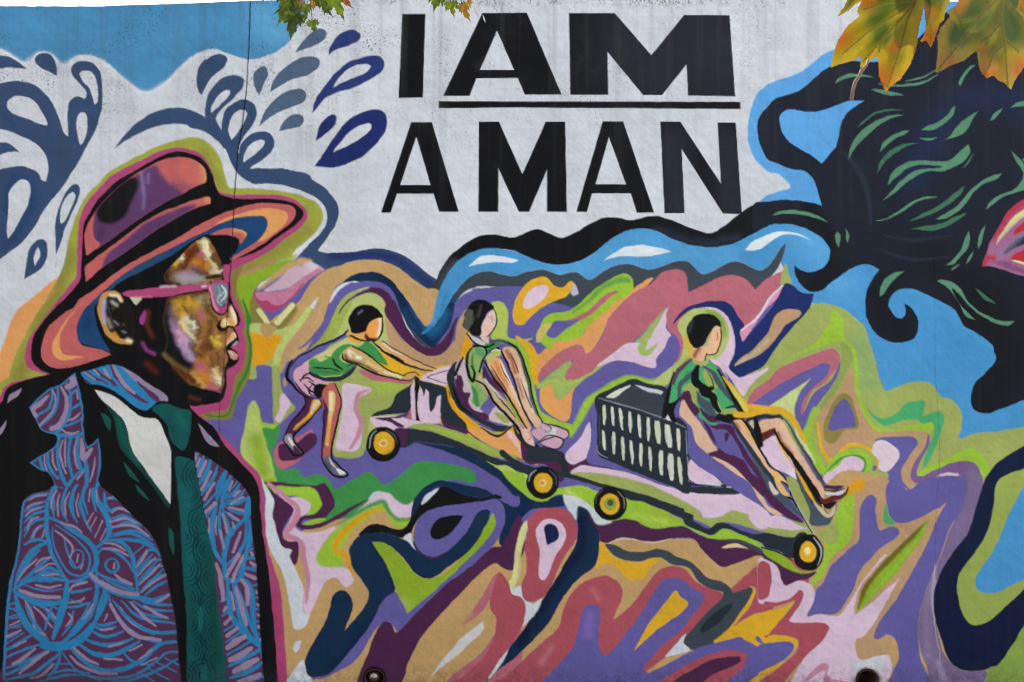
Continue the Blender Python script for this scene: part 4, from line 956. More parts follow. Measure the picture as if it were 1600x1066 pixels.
g b8605c 1.5 440,410 490,395 532,490 520,570 500,690 470,800 470,850 440,880 415,870 420,700 425,560 412,480
g PL 2 415,480 450,560 440,650 430,760 420,800 415,700 425,560
g e0bc74 2 460,440 495,460 490,540 470,640 450,790 435,780 450,640 455,520
a f0e4c0 2.5,.8 470,460 465,560
a YO 2.5,.9 452,640 448,760
g 6a5f78 1.5 418,860 465,842 500,900 560,960 540,974 490,960 444,915
g e0dcd2 1.5 500,925 540,940 558,962 520,965
g c8c4bc 1.5 455,850 475,885 500,925 470,900
g GB 1.5 425,860 455,900 480,950 440,920
s K 1,1.7,3.2,3.2,3.2,2.4,1.7 490,395 532,495 520,580 490,720 470,840 515,905 570,965 530,982 480,965 435,915 412,860 418,700 425,560
#painted_pushing_boy/arm
g d4a468 1.5 765,140 800,130 870,190 980,250 1115,305 1085,322 960,285 860,235 775,190
a e8dcc4 3,.7 800,145 900,210
s K 1,2.4,3.2,3.2,1.7 745,150 800,200 900,262 1000,300 1100,318
s K 1,1.7,1.7,1.7 790,130 880,190 980,245 1120,305
#painted_pushing_boy/arm.a
g c8a468 1.5 540,210 570,180 600,165 650,190 730,245 800,300 900,350 950,345 985,325 1015,340 990,360 950,378 900,372 780,350 680,290 610,270 560,262
a PL 3,.9 560,255 640,275 750,330
a 3a2028 3,.8 560,225 570,255 700,300
a f0e4d0 3,.8 580,200 590,220
a f0e8d8 3,.9 630,232 650,236
a e8c080 3,.7 700,265 780,310
a f0e4c8 2,.7 800,325 900,358
s K 1,1.7,3.2,2.4,2.4,1.7 600,165 650,185 730,240 820,310 930,350
s K 1,1.7,3.2,3.2,2.4,1.7 540,215 550,250 640,285 760,340 880,370 960,375 1000,350
s K 1,1.7,1.7,1.7 920,350 955,330 1000,330 1020,345
#painted_pushing_boy/head
@K1
g d8a058 1.5 900,560 950,640 1120,610 1160,690 1100,740 1050,770 960,740 900,700
g e09c50 1.5 1165,540 1230,480 1310,450 1342,480 1335,560 1322,640 1280,710 1225,735 1160,690 1135,600
a efe0c8 2.8,.9 1310,470 1322,560 1290,660
a e8943c 3,.7 1210,560 1230,640
g 54222a 2 1140,640 1180,700 1240,700 1280,720 1220,745 1150,740 1120,700
#painted_pushing_boy/hair
g K 1.2 912,480 930,430 985,345 1080,292 1170,288 1250,325 1320,390 1352,445 1270,460 1200,500 1160,560 1145,610 1060,645 960,645 930,560
a 74767a 1.5,.7 1040,400 1090,360
#-
s K 1,1.7,3.2,3.2,2.4 1340,440 1345,540 1330,640 1285,720 1220,750
s K 1,3.2,3.2,3.2,2.4,1.7 905,620 860,660 740,730 560,800 380,900 280,960 200,1066
@C2
s K 1,3.2,4.9,4.9,3.2,1.7 230,250 200,310 195,365 230,405 280,460 330,490
@K1
s K 1,1.7,3.2,3.2,1.7 900,690 950,680 1010,710 1100,740 1180,745
s YL 1,1,4,2 900,680 980,740 1060,750
s K 1,1.7,3.2,4.9,3.2 1230,760 1300,820 1340,870 1440,920 1600,1010
@K2
// seated girl
#painted_seated_girl
g b0c058 2 540,95 575,82 615,90 650,150 640,290 690,318 800,310 740,330 620,330 545,310 570,200
g LI 2 560,325 640,315 720,322 770,370 792,460 812,620 832,720 862,770 960,820 1060,850 1040,900 960,850 850,825 800,760 780,700 740,500 680,370 600,340
g YL 2 690,300 740,315 790,380 815,460 830,600 790,560 780,450 750,370
g TP 2 395,130 350,190 325,270 318,370 290,420 200,480 330,460 360,380 390,290
g YO 1.5 395,290 430,330 380,410 350,440 360,370
g KG 1 330,455 290,490 268,560 290,650 340,740 400,790 500,840 600,890 680,840 600,850 520,820 440,760 380,720 335,640 315,560 335,500
s YO 1,2,2,2,1 268,620 300,730 380,805 470,830
#painted_seated_girl/dress
g c4b0b8 1.5 330,470 380,440 400,480 405,560 440,600 500,640 520,700 480,770 400,730 350,650 325,560
g 8aa862 1.5 420,370 480,355 512,390 505,440 480,480 500,540 470,560 515,640 520,690 480,735 420,700 440,640 400,580 395,520 395,450 405,400
g 5c9868 2 440,370 490,380 500,420 450,410
g GR 1.5 420,600 460,650 468,730 440,720 430,660
g PL 1.5 325,570 355,535 372,600 360,640 415,650 400,700 440,755 500,770 540,800 500,815 420,770 365,720 335,650
g VI 1.5 475,745 520,690 565,715 510,760
g d0b4b8 1.5 530,790 570,730 610,770 680,822 660,855 600,835 540,820
g YG 1.5 560,770 600,775 660,825 620,835
g c4c8c0 1 398,288 430,298 520,345 510,378 460,350 415,325
g GR 1.5 500,350 540,338 600,345 540,385 515,400
s K 1,2.4,3.2,3.2 400,290 440,340 510,365 560,345
s GB 2,5,6,4 540,330 620,330 700,370 720,400
s K 1.2,1.7,4.9,4.9,4.9,3.2 430,360 400,400 395,470 410,550 430,578 440,520 425,480
s K 1.2,3.2,3.2,3.2 430,360 490,360 515,400 490,450 470,520
s 8a94a0 1.5,2,4,2 350,430 345,490 320,540
s K 1.2,3.2,4.9,3.2 370,430 350,470 320,540
s YG 1.5,2,4,3 500,870 590,905 650,870
s K 1,1.7,3.2,3.2,1.7 480,860 580,915 650,870 680,850
#painted_seated_girl/leg
g dcb294 1.5 615,375 670,365 710,410 745,520 775,640 800,740 855,830 830,865 795,840 730,720 680,560 640,460
a a04818 4,.8 640,390 670,440 690,520
a e8d0b4 3,.7 720,500 760,640 800,760
a 8a4020 2.5,.6 700,560 740,680
g GB 2 690,360 730,420 770,560 800,700 830,790 790,720 760,580 720,440
s K 1,2.4,3.2,3.2,2.4 580,370 620,420 680,560 730,720 800,850
s K 1,2.4,3.2,3.2,2.4 650,335 720,400 775,560 810,720 860,830
#painted_seated_girl/leg.a
g dca878 1.5 520,440 570,425 605,440 640,520 690,640 740,760 790,870 760,880 700,800 640,670 580,580 530,500
a c87838 4,.8 570,460 600,540 650,600
a f0d8b8 3,.7 620,500 660,600 720,720
a 5c2418 3,.8 540,520 600,600 650,680
g b8bc68 1.5 510,430 540,400 590,385 605,410 560,430 530,460
g c4a884 1.5 455,560 500,540 560,620 640,700 700,800 745,880 800,960 760,960 700,870 620,780 530,670
g PL 1.5 500,480 530,540 560,570 610,620 625,650 570,630 530,600 490,560
a c8c8cc 2.5,.8 500,570 580,660 620,690
a 7c4a2c 3,.7 540,640 620,740 680,800
g 9ca040 1.5 630,650 690,730 740,820 720,830 660,740
s K 1,2.4,4.1,4.1,4.9,3.2 440,570 500,600 560,700 650,800 710,870 740,940
s K 1,2.4,3.2,2.4 590,370 640,450 660,500
s K 1,2.4,3.2,3.2,2.4 500,450 560,560 640,660 720,800 770,880
g KG 1.5 680,850 740,930 830,975 980,1030 980,1066 760,1066 770,1000 700,920
s K 1,3.2,4.9,3.2 720,900 760,950 830,970
s 3a1c18 1,1,2.4,1.5 540,480 590,560 640,640
s 3a1c18 1,1,2,1.5 600,470 630,540 670,600
s 3a1c18 1,1,2,1.5 660,400 690,460 710,520
s GB 1,1,2.4,2 720,560 760,660 790,740
s 2a2026 1,1,2.4,1.5 560,640 620,710 690,800
s c8ccd4 1,1,1.8,1 500,560 560,630 600,680
s ece0d0 1,1,1.8,1 600,450 640,540 680,620
s K 1,2,4,2 300,600 350,720 420,780
s PL 1,2,4,3 330,520 350,600 380,680
#painted_seated_girl/shoe
g c8a0b0 1.2 790,890 850,860 890,900 930,900 980,920 985,960 950,990 880,975 830,935
g c8a0b0 1.2 835,845 870,825 940,850 1010,870 1020,905 990,935 940,920 890,890
g c8ccc8 1.2 920,860 945,870 940,900 900,920 880,905
g dcb8a8 1.2 730,870 770,870 800,930 810,975 760,950 730,900
s K 1,1.7,2.4,2.4,1.7 850,830 940,850 1015,880 1015,920 980,940
s K 1,1.7,2.4,2.4,1.7 840,940 900,910 980,930 980,970 930,995 860,975
s c87040 1,1,2,1 770,890 790,920 770,940
s K 1,1.7,2.4,1.7 810,960 860,940 930,920
a c8ccd0 6,.5 950,960 1040,900
#painted_seated_girl/face
g e0c0b0 1.2 480,250 500,195 525,155 555,135 575,175 568,235 545,280 530,300 530,340 495,325 470,285
a e8a090 3,.5 510,240 520,270
s a07868 1,.8,1.2,.8 545,175 550,200 542,214
a 9a9494 2,.6 535,185
#painted_seated_girl/hair
g 4c5246 1.2 400,110 440,90 460,200 430,290 400,265 372,245 365,225 385,190 372,170 385,140
g K 1.2 400,130 430,88 480,74 530,88 562,122 520,150 500,185 485,230 478,290 440,295 405,260 440,200 430,140
a 5a4a4c 2,.5 480,110 460,180
#-
s K 1,1.7,2.4,2.4,1.7 560,130 578,180 568,240 540,285 520,300
@C3
// seated boy on second cart
#painted_riding_boy
g VI 1.5 1000,588 1050,600 1120,650 1150,770 1250,860 1400,970 1500,1040 1590,1100 1660,1120 1700,1170 1620,1170 1500,1130 1420,1080 1300,1000 1110,860 1092,660
g dab494 1.5 1040,585 1075,480 1110,560 1180,650 1250,770 1300,805 1400,895 1500,1010 1560,1080 1600,1160 1700,1210 1620,1210 1540,1120 1480,1020 1380,950 1250,860 1150,770 1120,670 1070,620
#painted_riding_boy/trousers
g VI 1.5 1180,630 1330,630 1400,680 1470,800 1560,960 1640,1080 1660,1140 1720,1180 1780,1250 1720,1220 1600,1150 1540,1060 1500,970 1420,900 1300,830 1250,740
g PL 1.5 1190,620 1240,680 1280,780 1330,830 1440,870 1500,960 1560,1000 1600,1080 1560,1100 1480,1020 1400,930 1300,870 1230,850 1220,835 1290,800 1240,740
g PL 1.5 1240,660 1290,650 1370,660 1400,720 1500,880 1620,1030 1600,1060 1460,880 1400,770 1340,690 1270,680
g PL 1.5 1325,710 1355,705 1345,750 1330,765
g PL 2 1560,1070 1620,1060 1700,1160 1820,1260 1760,1250 1640,1180
@K3
g K 1 150,510 120,600 90,690 60,850 85,850 150,720 190,700 240,640 150,640 160,560
g VI 2 130,780 180,760 190,830 150,850
g d4ccc8 1.2 90,850 105,825 130,865 110,870
s K 1,8.2,11,6.5 190,690 130,780 155,870
#painted_riding_boy/shirt
g EG 1.2 285,415 400,430 480,500 540,600 620,720 672,810 640,840 560,862 480,850 450,900 380,870 330,830 290,720 240,650 190,700 120,740 130,650 150,560 190,490 240,440
g b4a868 1.5 275,415 300,405 370,440 410,425 380,470 320,470
g YG 1.5 215,640 260,600 310,600 330,640 320,730 330,790 270,740 235,660
g YG 1.5 365,510 420,485 465,560 470,640 480,700 500,780 610,780 620,812 480,825 450,770 430,660 380,590
g EG 1.5 440,640 500,640 560,730 590,775 520,785 480,740
a 7cbc50 4,.6 350,560 400,600
s 563a50 2,4,7,7,5 275,430 200,490 165,540 150,600
s GB 2,5,8,7,6 310,500 240,570 200,600 190,690
s GB 2,4,9,8,6 370,480 430,520 480,600 540,680 620,770
s K 1,6.5,13,13,9.7,6.5 325,480 305,550 320,600 400,640 430,630
s K 1,6.5,13,11,6.5 350,640 370,670 430,690 450,760 480,800
g GB 2 320,650 360,700 420,740 440,790 470,850 440,880 400,850 370,790 330,740
g PL 1.5 235,655 270,655 280,720 320,760 340,800 310,838 270,790 225,720 195,740 200,700
g PL 1.5 345,770 400,830 440,835 480,870 420,880 360,830
s K 1.2,3.2,6.5,11,14,11 470,500 530,600 590,700 655,810 620,845 560,860 480,840
s K 1.2,3.2,8.2,9.7,6.5 450,850 560,860 640,850
s KG 1.5,2,5,4 530,775 600,765 620,790
#painted_riding_boy/arm
g YL 1.5 500,545 560,590 640,690 715,790 710,815 660,800 610,710 540,610
g c8c858 1.5 560,620 620,690 690,790 680,812 650,780 590,690
g YL 1.5 700,800 834,780 900,770 960,800 900,810 800,820 690,850
@K4
g KG 1.5 130,190 220,155 340,150 420,150 450,190 420,200 330,180 240,195 230,260 260,420 220,360 170,270
s K 1.2,3.2,4.9,3.2 -20,150 60,160 180,130
g b8b898 1.5 160,215 205,195 215,260 200,270
g dcb090 1.2 30,200 60,190 110,195 160,270 240,420 340,580 420,640 480,710 512,748 495,762 440,702 410,700 440,770 525,835 500,852 430,800 360,690 300,600 200,440 100,310
a a05028 2.5,.8 50,220 80,270
g e4b058 2 100,205 150,260 220,390 200,390 140,290
g e0b464 2 360,610 430,660 500,740 440,690 420,700 500,830 470,830 380,700
s K 1.2,3.2,4.1,4.1,3.2,1.7 110,190 170,280 250,430 340,575 430,640 510,750
s 2c3438 1.2,4,6,7,7,5 20,210 90,320 180,450 280,590 350,680 380,780
s K 1.2,3.2,4.9,3.2,2.4 380,780 430,830 520,850 560,920
s K 1.2,2.4,3.2,2.4 440,705 490,750 510,830
g GB 2 180,500 240,560 340,700 380,790 480,840 600,1000 560,980 430,880 340,800 280,680
g d8c4b8 1.5 330,700 380,770 410,800 370,820 330,750
#painted_riding_boy/leg
g PK 1.2 262,405 375,325 460,440 545,600 560,690 480,640 370,590 300,500
a f0e8ec 6,.6 500,650 540,660
g YG 1.5 480,670 545,685 620,830 672,960 672,1066 640,1066 560,880 500,770
g GB 1.5 545,590 600,620 700,800 790,930 850,1000 890,880 890,930 850,1030 820,1066 672,1066 668,950 600,790 560,690
g KG 1.5 560,600 640,720 740,870 700,900 620,760
g YL 1.2 550,600 640,730 720,880 760,940 700,880 610,740
g c8bc9c 1.2 700,880 790,950 830,985 885,900 870,980 820,1010 760,970
g dcb090 1.2 240,215 270,195 340,187 400,178 432,230 400,275 330,280 260,305 245,280
g 5e2422 2 252,315 330,272 385,262 395,290 350,320 280,372
g dcb090 1.2 400,178 440,210 500,310 580,450 670,600 770,745 792,800 775,850 740,810 640,645 530,490 440,390 385,290
a 7a3a28 2.5,.8 400,300 440,380 520,480
a ecc8a8 4,.6 440,240 540,430
s GB 1.5,2,4,5,4,3 420,165 490,230 580,400 680,560 790,760
s K 1.2,3.2,6.5,8.2,9.7,8.2 375,290 440,410 530,520 640,680 780,900
s YL 1.2,1,3,2 375,320 440,440 540,600
s PL 1.2,1,3,2 590,400 680,540 790,730
s K 1.2,4.9,11,8.2 210,170 235,300 262,400
#painted_riding_boy/shoe
g 5e2422 1.2 745,835 800,850 880,810 960,790 940,840 880,865 800,912
g K 1.2 775,900 850,880 940,840 990,740 995,760 970,820 900,870 880,900 840,935 790,925
g PL 1.2 780,735 860,740 950,745 900,775 790,760
g c8ccd0 1.2 790,795 870,800 960,770 980,755 940,810 860,822 800,815
s KG 1,2,3,2 790,775 870,785 960,770
s d8b048 1,2,2 770,900 785,970
@K3
#painted_riding_boy/face
g e4b48c 1.2 385,330 405,265 430,212 465,178 492,210 497,270 482,330 462,378 425,395 400,388 380,420 350,440 300,425 285,400 300,345 340,335
a 7a2e1c 4,.85 330,350 300,400
a 7a2e1c 3,.8 400,250 380,310
a 9ab0b8 2,.8 400,290 398,320
#painted_riding_boy/hair
g K 1.2 244,220 255,165 310,108 380,93 440,105 490,155 496,195 460,178 430,205 400,255 385,300 345,335 300,342 262,290
a 3c3e48 3,.6 280,150 265,220
#-
s K 1,1.9,2.4,2.4,1.7 490,200 497,270 480,340 450,390 390,390
s K 1,1.7,2.4,1.7 390,380 385,410 380,430
s e8c0b0 1,1,1.5,1 420,420 480,470 540,560
@C4
s YL 2,9,9,9,8,6 -200,590 -120,590 -20,565 80,570 160,630 230,760
@D4
s b4bcc0 1,1.5,2,1 130,10 200,150 290,300
s K 1,1.7,1.7 135,30 215,190 275,290
@K2
s 3c3a34 1,1,2,1 385,150 378,200 372,235
s K 1,1,2.4,1 405,262 390,285 398,290
s K 1,1,2,1 470,90 440,150 430,220
s 3c6a3c 1.5,1,3,1.5 430,400 425,450 440,500
s f0e8d4 1.5,1,3,1.5 545,392 575,380 600,388
s K 1,1,2,1 520,395 560,375 600,380
s c8ccc8 1,1,2,1 860,850 900,870 940,880
s K 1,1,1.6,1 880,835 915,865 895,895
@C2
s e8dcc0 1.2,1,2,1 575,185 600,200 625,215
s K 1,1,2,1 540,205 535,235 555,255
s 5c8c4c 1.5,2,3,2 430,230 470,235 500,215
s 2c6c3c 1.2,1,2.4,1 400,320 450,325 500,330
s 1c4a2c 1,1,2,1 560,290 600,275 625,270
s K 1,1,2,1 690,120 700,128 730,125
@K3
s 2c6c44 1.2,1,2.4,1.4 250,520 230,560 220,600
s 1c4a30 1.2,1,2.4,1.4 400,520 430,580 440,630
s d8c060 1.2,1,2,1 560,600 600,660 640,720
s K 1,1,2,1.4 560,700 590,740 600,770
s 8a5a38 1,1,1.6,1 462,230 470,260 462,290
s c89068 1.2,1,2,1 330,360 350,400 360,420
// man in the hat
@C1
#painted_halo
g OR 4 -2000,600 -300,500 -40,420 0,330 30,250 70,140 130,50 200,-5 260,-55 340,-120 420,-150 400,0 300,200 150,450 60,560 0,700 -2000,1200
@F
g OL 3 400,295 371,294 358,292 351,273 343,245 328,225 308,215 283,217 250,227 213,245 175,266 150,290 130,313 118,340 108,370 103,398 98,418 88,440 73,467 60,487 45,512 30,542 18,572 10,592 -20,610 -20,640 100,640 380,420 448,405 463,390 483,373 500,353 504,333 493,316 465,304 430,298
a OD 16,.75 110,400 90,450 60,520 30,590
a OD 8,.5 320,240 345,290
a OD 12,.5 480,360 420,400 380,420
a 7c7a34 5,.5 478,325 468,350 430,380
a d4945c 6,.6 22,540 50,480 80,455
#-
s TA 3,6,8,8,6,5 362,500 368,540 372,580 352,625 330,645
g VI 2 372,594 384,592 400,592 412,576 424,573 426,620 424,650 415,660 405,640 398,628 388,635 384,660 376,705 352,682 322,652 355,650
g b4c468 4 398,627 388,635 384,660 377,706 396,730 414,748 428,742 426,725 415,690 405,650
a LM 14,.9 402,690 412,740
#painted_halo
g OD 3 350,430 366,402 384,405 374,430 368,450 372,470 386,500 390,540 392,575 385,600 370,625 362,652 345,656 310,654 320,640 350,600 350,450
s GD 2,2,4,5,5,5,4,3,2 379,470 386,492 388,520 392,545 388,575 373,605 364,630 353,649 320,649
#painted_halo
g MG 2 400,304 433,305 458,311 475,323 481,338 473,353 450,370 425,390 400,405 364,423 363,445 366,466 377,487 382,505 381,520 384,535 383,555 378,575 369,588 364,605 362,622 356,638 335,644 313,648 320,655 350,684 378,713 395,730 407,743 412,766 415,803 415.6,831 419.5,860 429,889 438,918 441,947 445,1000 449,1066 452,1180 -600,1180 -600,700 -20,636 0,618 7,605 22,597 50,590 73,585c 48,577 40,567 40,550 45,530 58,512 75,490 93,466 108,448 118,433 120,408 121.5,380 123,350 130,325 143,308 165,283 190,265 220,250 250,236 278,231 300,234 316,243 328,260 336,285 343,300 361,304
a ML 12,.8 425,940 438,1100
a ML 6,.7 90,470 50,560 20,600
#painted_man
g K 1 361,409 400,394 425,378 450,360 470,345 475,333 470,325 455,316 430,311 400,311 376,310 356,308 343,303 338,293 331,270 318,250 301,241 281,237 256,242 230,255 205,270 180,285 155,310 140,333 131,350 129,375 128,400 126,425 124,440 110,458 98,470 85,482 68,502 53,525 49,547 51,565 62,577 78,585c 45,592 18,602 8,612 0,630 -40,660 -500,700 -500,1300 440,1300 434,1066 432,1024 428,976 423.4,927 419.5,889 414,855 410,825 407,794 405,767 400,750 387,734 371,717 352,697 333,667 313,652 297,634 320,633 341,628 350,621 354,604 355,590 356,578 370,568 373,558 369,549 361,542 372,535 373,528 369,518 366,512 371,505 374,497 370,485 362,470 359,450 359,425
#painted_man/hat
@B1
g DB 1 1660,560 1597,548 1500,553 1400,585 1300,635 1200,685 1100,735 1000,785 900,835 800,895 720,955 660,1015 560,1066 500,1150 475,1230 478,1300 510,1342 600,1370 692,1402c 650,1330 615,1270 598,1200 590,1120 640,1050 700,1000 760,955 860,903 960,853 1060,803 1160,733 1240,683 1290,664 1400,670 1480,683 1500,710 1480,760 1440,815 1500,785 1560,750 1620,700 1665,640 1675,590
a 2f4f6c 12,.6 1000,780 800,900 680,1000
a 14325c 8,.6 560,1120 540,1250
#painted_man/hat
@B1
g SA 1 1597,472 1480,500 1380,540 1250,600 1100,690 950,770 800,850 700,920 600,1000 500,1066 455,1120 380,1170 300,1250 258,1365 260,1437 300,1482 370,1502 450,1492 550,1462 640,1437 695,1412c 640,1387 560,1367 510,1352 485,1307 480,1237 510,1157 570,1085 640,1020 720,952 800,893 900,833 1000,783 1100,733 1200,683 1300,635 1400,585 1500,553 1597,545 1647,550 1672,590 1657,650 1597,712 1500,772 1435,812 1440,832 1500,800 1597,750 1700,680 1790,610 1840,560 1842,510 1800,480 1700,470
g DB 1 1597,550 1647,550 1672,590 1657,650 1597,712 1500,772 1430,815 1440,800 1480,760 1500,710 1540,650 1500,560
g OR 2 1597,510 1500,535 1400,570 1350,600 1420,580 1500,555 1597,548 1647,552 1672,590 1657,650 1610,710 1680,680 1770,610 1797,560 1780,520 1700,503
g OR 2 515,1087c 440,1167 380,1247 330,1337 330,1407 370,1447 430,1447 525,1427c 440,1422 390,1407 370,1347 385,1267 440,1177
a b04c50 6,.5 600,1010 800,860 1000,750
@G1
g SA 1.5 340,122c 420,80 520,50 600,50 690,68 745,95 752,125 730,170 680,222 672,170 640,145 560,128 450,122
a OR 4,.95 620,60 700,78 740,110
g SA 1 575,388c 700,330 853,222 870,225 853,245 700,345
#painted_man/crown
@B1
g SA 1.5 1290,310 1280,260 1230,210 1160,185 1090,182 1000,205 900,255 800,320 700,400 620,490 570,560 540,620 528,690 540,795c 700,690 850,580 1000,480 1120,420 1230,360 1285,335
{
a OR 9,.7 1270,230 1290,320
a d06e5c 12,.5 1150,240 1200,320
g 5e3a64 9 600,740 575,620 600,520 700,400 830,310 950,235 1010,290 1060,350 1140,400 1180,420 1000,560 850,680 700,790
a 6a4a80 8,.5 870,420 910,300
a 5e3a64 10,.5 1080,370 1180,380
g 141216 9 600,530 630,590 720,595 790,540 820,460 860,380 850,310 780,320 700,390 620,480
a 4c2c50 6,.7 640,640 620,690
g SA 3 535,620 560,560 585,560 580,620 590,690 625,725 540,800 520,720
a 8a80a8 3,.5 880,280 890,360 900,430 890,500
a 8a80a8 2.5,.4 930,290 920,340
}
#painted_man/hat_band
g SA 1.5 535,958c 528,880 545,850 640,780 760,690 880,600 1000,530 1100,490 1200,455 1305,430 1312,470c 1200,510 1100,560 1000,620 900,690 760,790 640,870
{
g 5e3a64 7 640,900 670,790 780,700 900,600 1020,540 1150,490 1220,490 1100,580 1000,640 900,710 760,810
a OR 6,.6 1290,450 1310,460
}
#painted_man/face
@H1
g 8a5a30 2 540,340 600,270 690,180 750,140 775,150 815,210 850,290 858,345 830,370 780,395 600,395 550,380
{
a e0d098 6,1 750,165 775,250 810,300
a e4dcc0 5,.9 800,330 840,325
a ece4c0 4,.9 630,240 620,262
a d8b430 5,.9 600,285
a 7c2e12 8,.9 670,230 690,250
a b4508c 4,.9 735,220 740,240
a c88420 7,.9 710,280 760,290
a 8c2c12 6,.6 760,270 740,300
a a07aa0 7,.8 640,340 700,330
a 9c9aa0 9,.8 620,365 740,360
a c89c60 7,.6 790,350 800,330
a 6a3a1c 4,.7 820,230 850,300
a 141214 9,.9 540,300 560,390
a 4a2212 6,.8 640,300 670,250 720,190
a 3a1c10 5,.7 700,320 780,340
a 2a160e 5,.8 800,250 830,300
a efe6c4 3,.9 762,175 785,240
a 5a2c14 4,.7 600,310 640,300
W 6 7
s 18100e 2,2,7,3 765,362 820,350 860,348
}
@G1
a 3a2414 3,.9 300,600 400,585 490,585
@H1
#painted_man/face
g 9a6c3c 7 570,470 640,455 780,440 800,520 860,550 880,540 890,505 915,545 935,590 930,612 905,625 928,665 905,690 880,720 868,740 880,780 885,820 868,860 858,900 850,960 835,975 700,940 640,890 560,800 540,770 560,700 545,640 540,560
{
a 141214 9,1 540,480 545,560
a 141214 12,1 530,600 550,680 590,740
a 141214 11,1 570,700 630,780 665,815
a 141214 9,.9 560,760 640,830
a c89a28 9,.9 620,500 690,490 720,510
a d8a82c 7,.9 640,560 650,620
a 8c6a30 10,.6 740,480 790,560
a c4b08c 7,.7 745,480 760,490
a d8d8b8 6,.95 670,580 700,610 690,640
a e8dcae 7,.7 640,600 700,690
a b87838 6,.8 740,560 760,610
a b4508c 4,.9 735,550 742,580
a c08cb4 8,.85 590,630 640,700
a b49cc0 9,.85 650,720 680,790
a 9478a0 7,.6 575,600 600,650
a 5c5878 7,.5 570,540 600,600
a a0682c 8,.8 770,640 790,720
a 4c2214 6,.8 790,690 780,740
a dcb84c 6,.9 815,690 830,710
a 94683a 10,.7 840,760 800,850
a c07c28 7,.9 720,800 770,790
a b84c78 6,.9 720,830 740,850
a c87828 6,.8 750,870 780,900
a d8a040 7,.9 690,890 740,930
a e8c890 6,.8 820,850 850,900
a ecdcc0 5,.9 820,900 840,920
a b46084 6,.9 780,950 840,970
a 8e3c24 6,.7 600,820 680,920
a 6a4a20 4,.8 540,780 600,840
a 6a2c18 4,.8 850,650 870,640
a 4a2a18 5,.7 700,640 690,620
a 5c3418 5,.7 760,700 750,760
a 3c2018 5,.6 790,780 800,820
a 6c3c20 6,.6 640,850 700,910
a 2a160e 6,.75 560,470 640,450 760,440
a 3a2010 5,.7 760,480 790,560 830,600
a 2a160e 5,.7 690,700 700,760 740,790
a 4a2814 6,.7 780,600 790,660
a 2c1810 6,.8 610,830 660,890 720,940
a 5a3018 5,.7 830,760 845,860
a 2a1810 4,.6 640,500 660,540
a 4a2814 4,.7 720,600 730,680
a efe6c0 3,.9 690,600 700,625
a ecd9b0 3,.8 830,905 838,925
a d0a0c4 4,.7 620,660 650,720
a 30201c 4,.7 690,560 700,580
W 8 7
@F
s 141214 9,10,18,20,12 251,488 262,530 274,555 296,572
b 121215 6,1 260,462 256,490 258,520 262,545
b 121215 5,.9 258,560 270,575
b 121215 4,1 254,440 255,425 266,414
b 121215 4,.8 262,446 280,448
b 5c3418 3,.6 262,560 280,585 300,604
@H1
}
@G2
g d8a868 1.5 520,30 545,-20 570,20 600,80 615,150 600,190 560,195 500,190 450,215 430,190 440,140 480,110 530,110
a 6a3a1c 4,.9 520,20 515,90
a ecdcb8 3.5,.95 550,20 590,110 590,160
a ecdcb8 3.5,.95 480,150 490,180
a d89840 3,.8 540,140 560,170
s K 1.2,1,3,4,5,3 545,-40 600,60 620,140 605,190 590,195
s K 1.2,3,6,5,3,2 420,150 405,195 420,225 470,235 510,205 560,205
s K 1.2,2,3,4,3 560,205 575,240 605,310 600,340
g K 1 600,325 610,340 560,390 520,430 490,430 480,410 540,360
g d8b090 1.5 480,400 500,340 560,250 595,310 560,340
a b4508c 4,.8 490,290 500,260
a d87c38 3,.9 530,290 510,330
a e8c8a8 2,.9 580,270 590,310
g 8a96a0 1 550,400 600,350 612,370 570,410
g c08878 1.2 505,450 540,450 600,485 615,510 600,545 570,555 545,540 520,490
a d8b8a8 2,.8 530,465 560,500
g K 1.2 485,425 510,470 530,530 570,560 605,550 615,510 622,530 600,570 540,600 505,630 490,680 492,760 495,820 470,890 440,900 465,830 478,760 470,680 490,600 515,550 500,490
g K 1 110,825 250,850 340,875 440,898 470,890 430,980 300,1010 110,1020
a 5a2c18 4,.7 120,940 200,965
s 4c2c1c 1.2,1,2,1 480,600 460,660 470,740
@H1
g MG 1 858,290 880,285 892,295 888,380 880,420 870,420 862,380
#painted_man/ear
g 1a1614 1.2 200,470 230,435 290,430 320,450 380,560 370,720 300,700 220,640 190,560
@G3
s c08c4c 2,5,7,9,9,7,6 240,300 200,240 130,225 70,260 45,350 50,450 110,580
s c08c4c 2,6,8,8,7 60,500 110,590 200,660 310,680
b a8a0c0 3,.9 80,290 70,400 80,500
b ecd8c0 2.5,.9 130,245 200,250 230,290
b d89030 3,.8 170,600 200,640
b ece0c0 3,.9 290,660 320,675
b b8b4a8 3,.8 150,310 190,335
b 6a6430 3,.8 140,370
b a09884 3,.7 110,470 140,540
b 8a868c 2,.7 170,490 200,520
b 8a868c 1.5,.7 240,580 270,590
b 9c6030 2,.7 250,520
s 141214 2,2,5,3 130,330 150,420 200,500
s 141214 2,2,4,2 190,380 230,460 250,540
s 3a3238 1.5,1,2,1 110,300 120,400 160,500
g a03c8c 2 400,470 450,385 465,400 460,470 430,520
b 5a2c14 4,.8 480,400 470,520 520,630
b 8a3c78 3,.8 430,690 470,750 540,790
b 6c6030 3.5,.8 630,790 720,870 829,950
b 5a2014 5,.8 470,880 550,950
b 5a2014 6,.6 740,920 829,1000
g c4bc98 1.5 310,258c 430,255 420,290 370,335 340,300
#painted_man/glasses
@H1
g MG 1.2 312,445 340,430 430,420 520,405 600,400 760,392 790,400 795,412 770,420 640,440 560,460 470,462 340,460
b c8b0bc 2,.8 520,405 600,402
b d07090 1.5,.8 380,460 470,462
b d8c4cc 2,.9 745,405 760,405
@G1
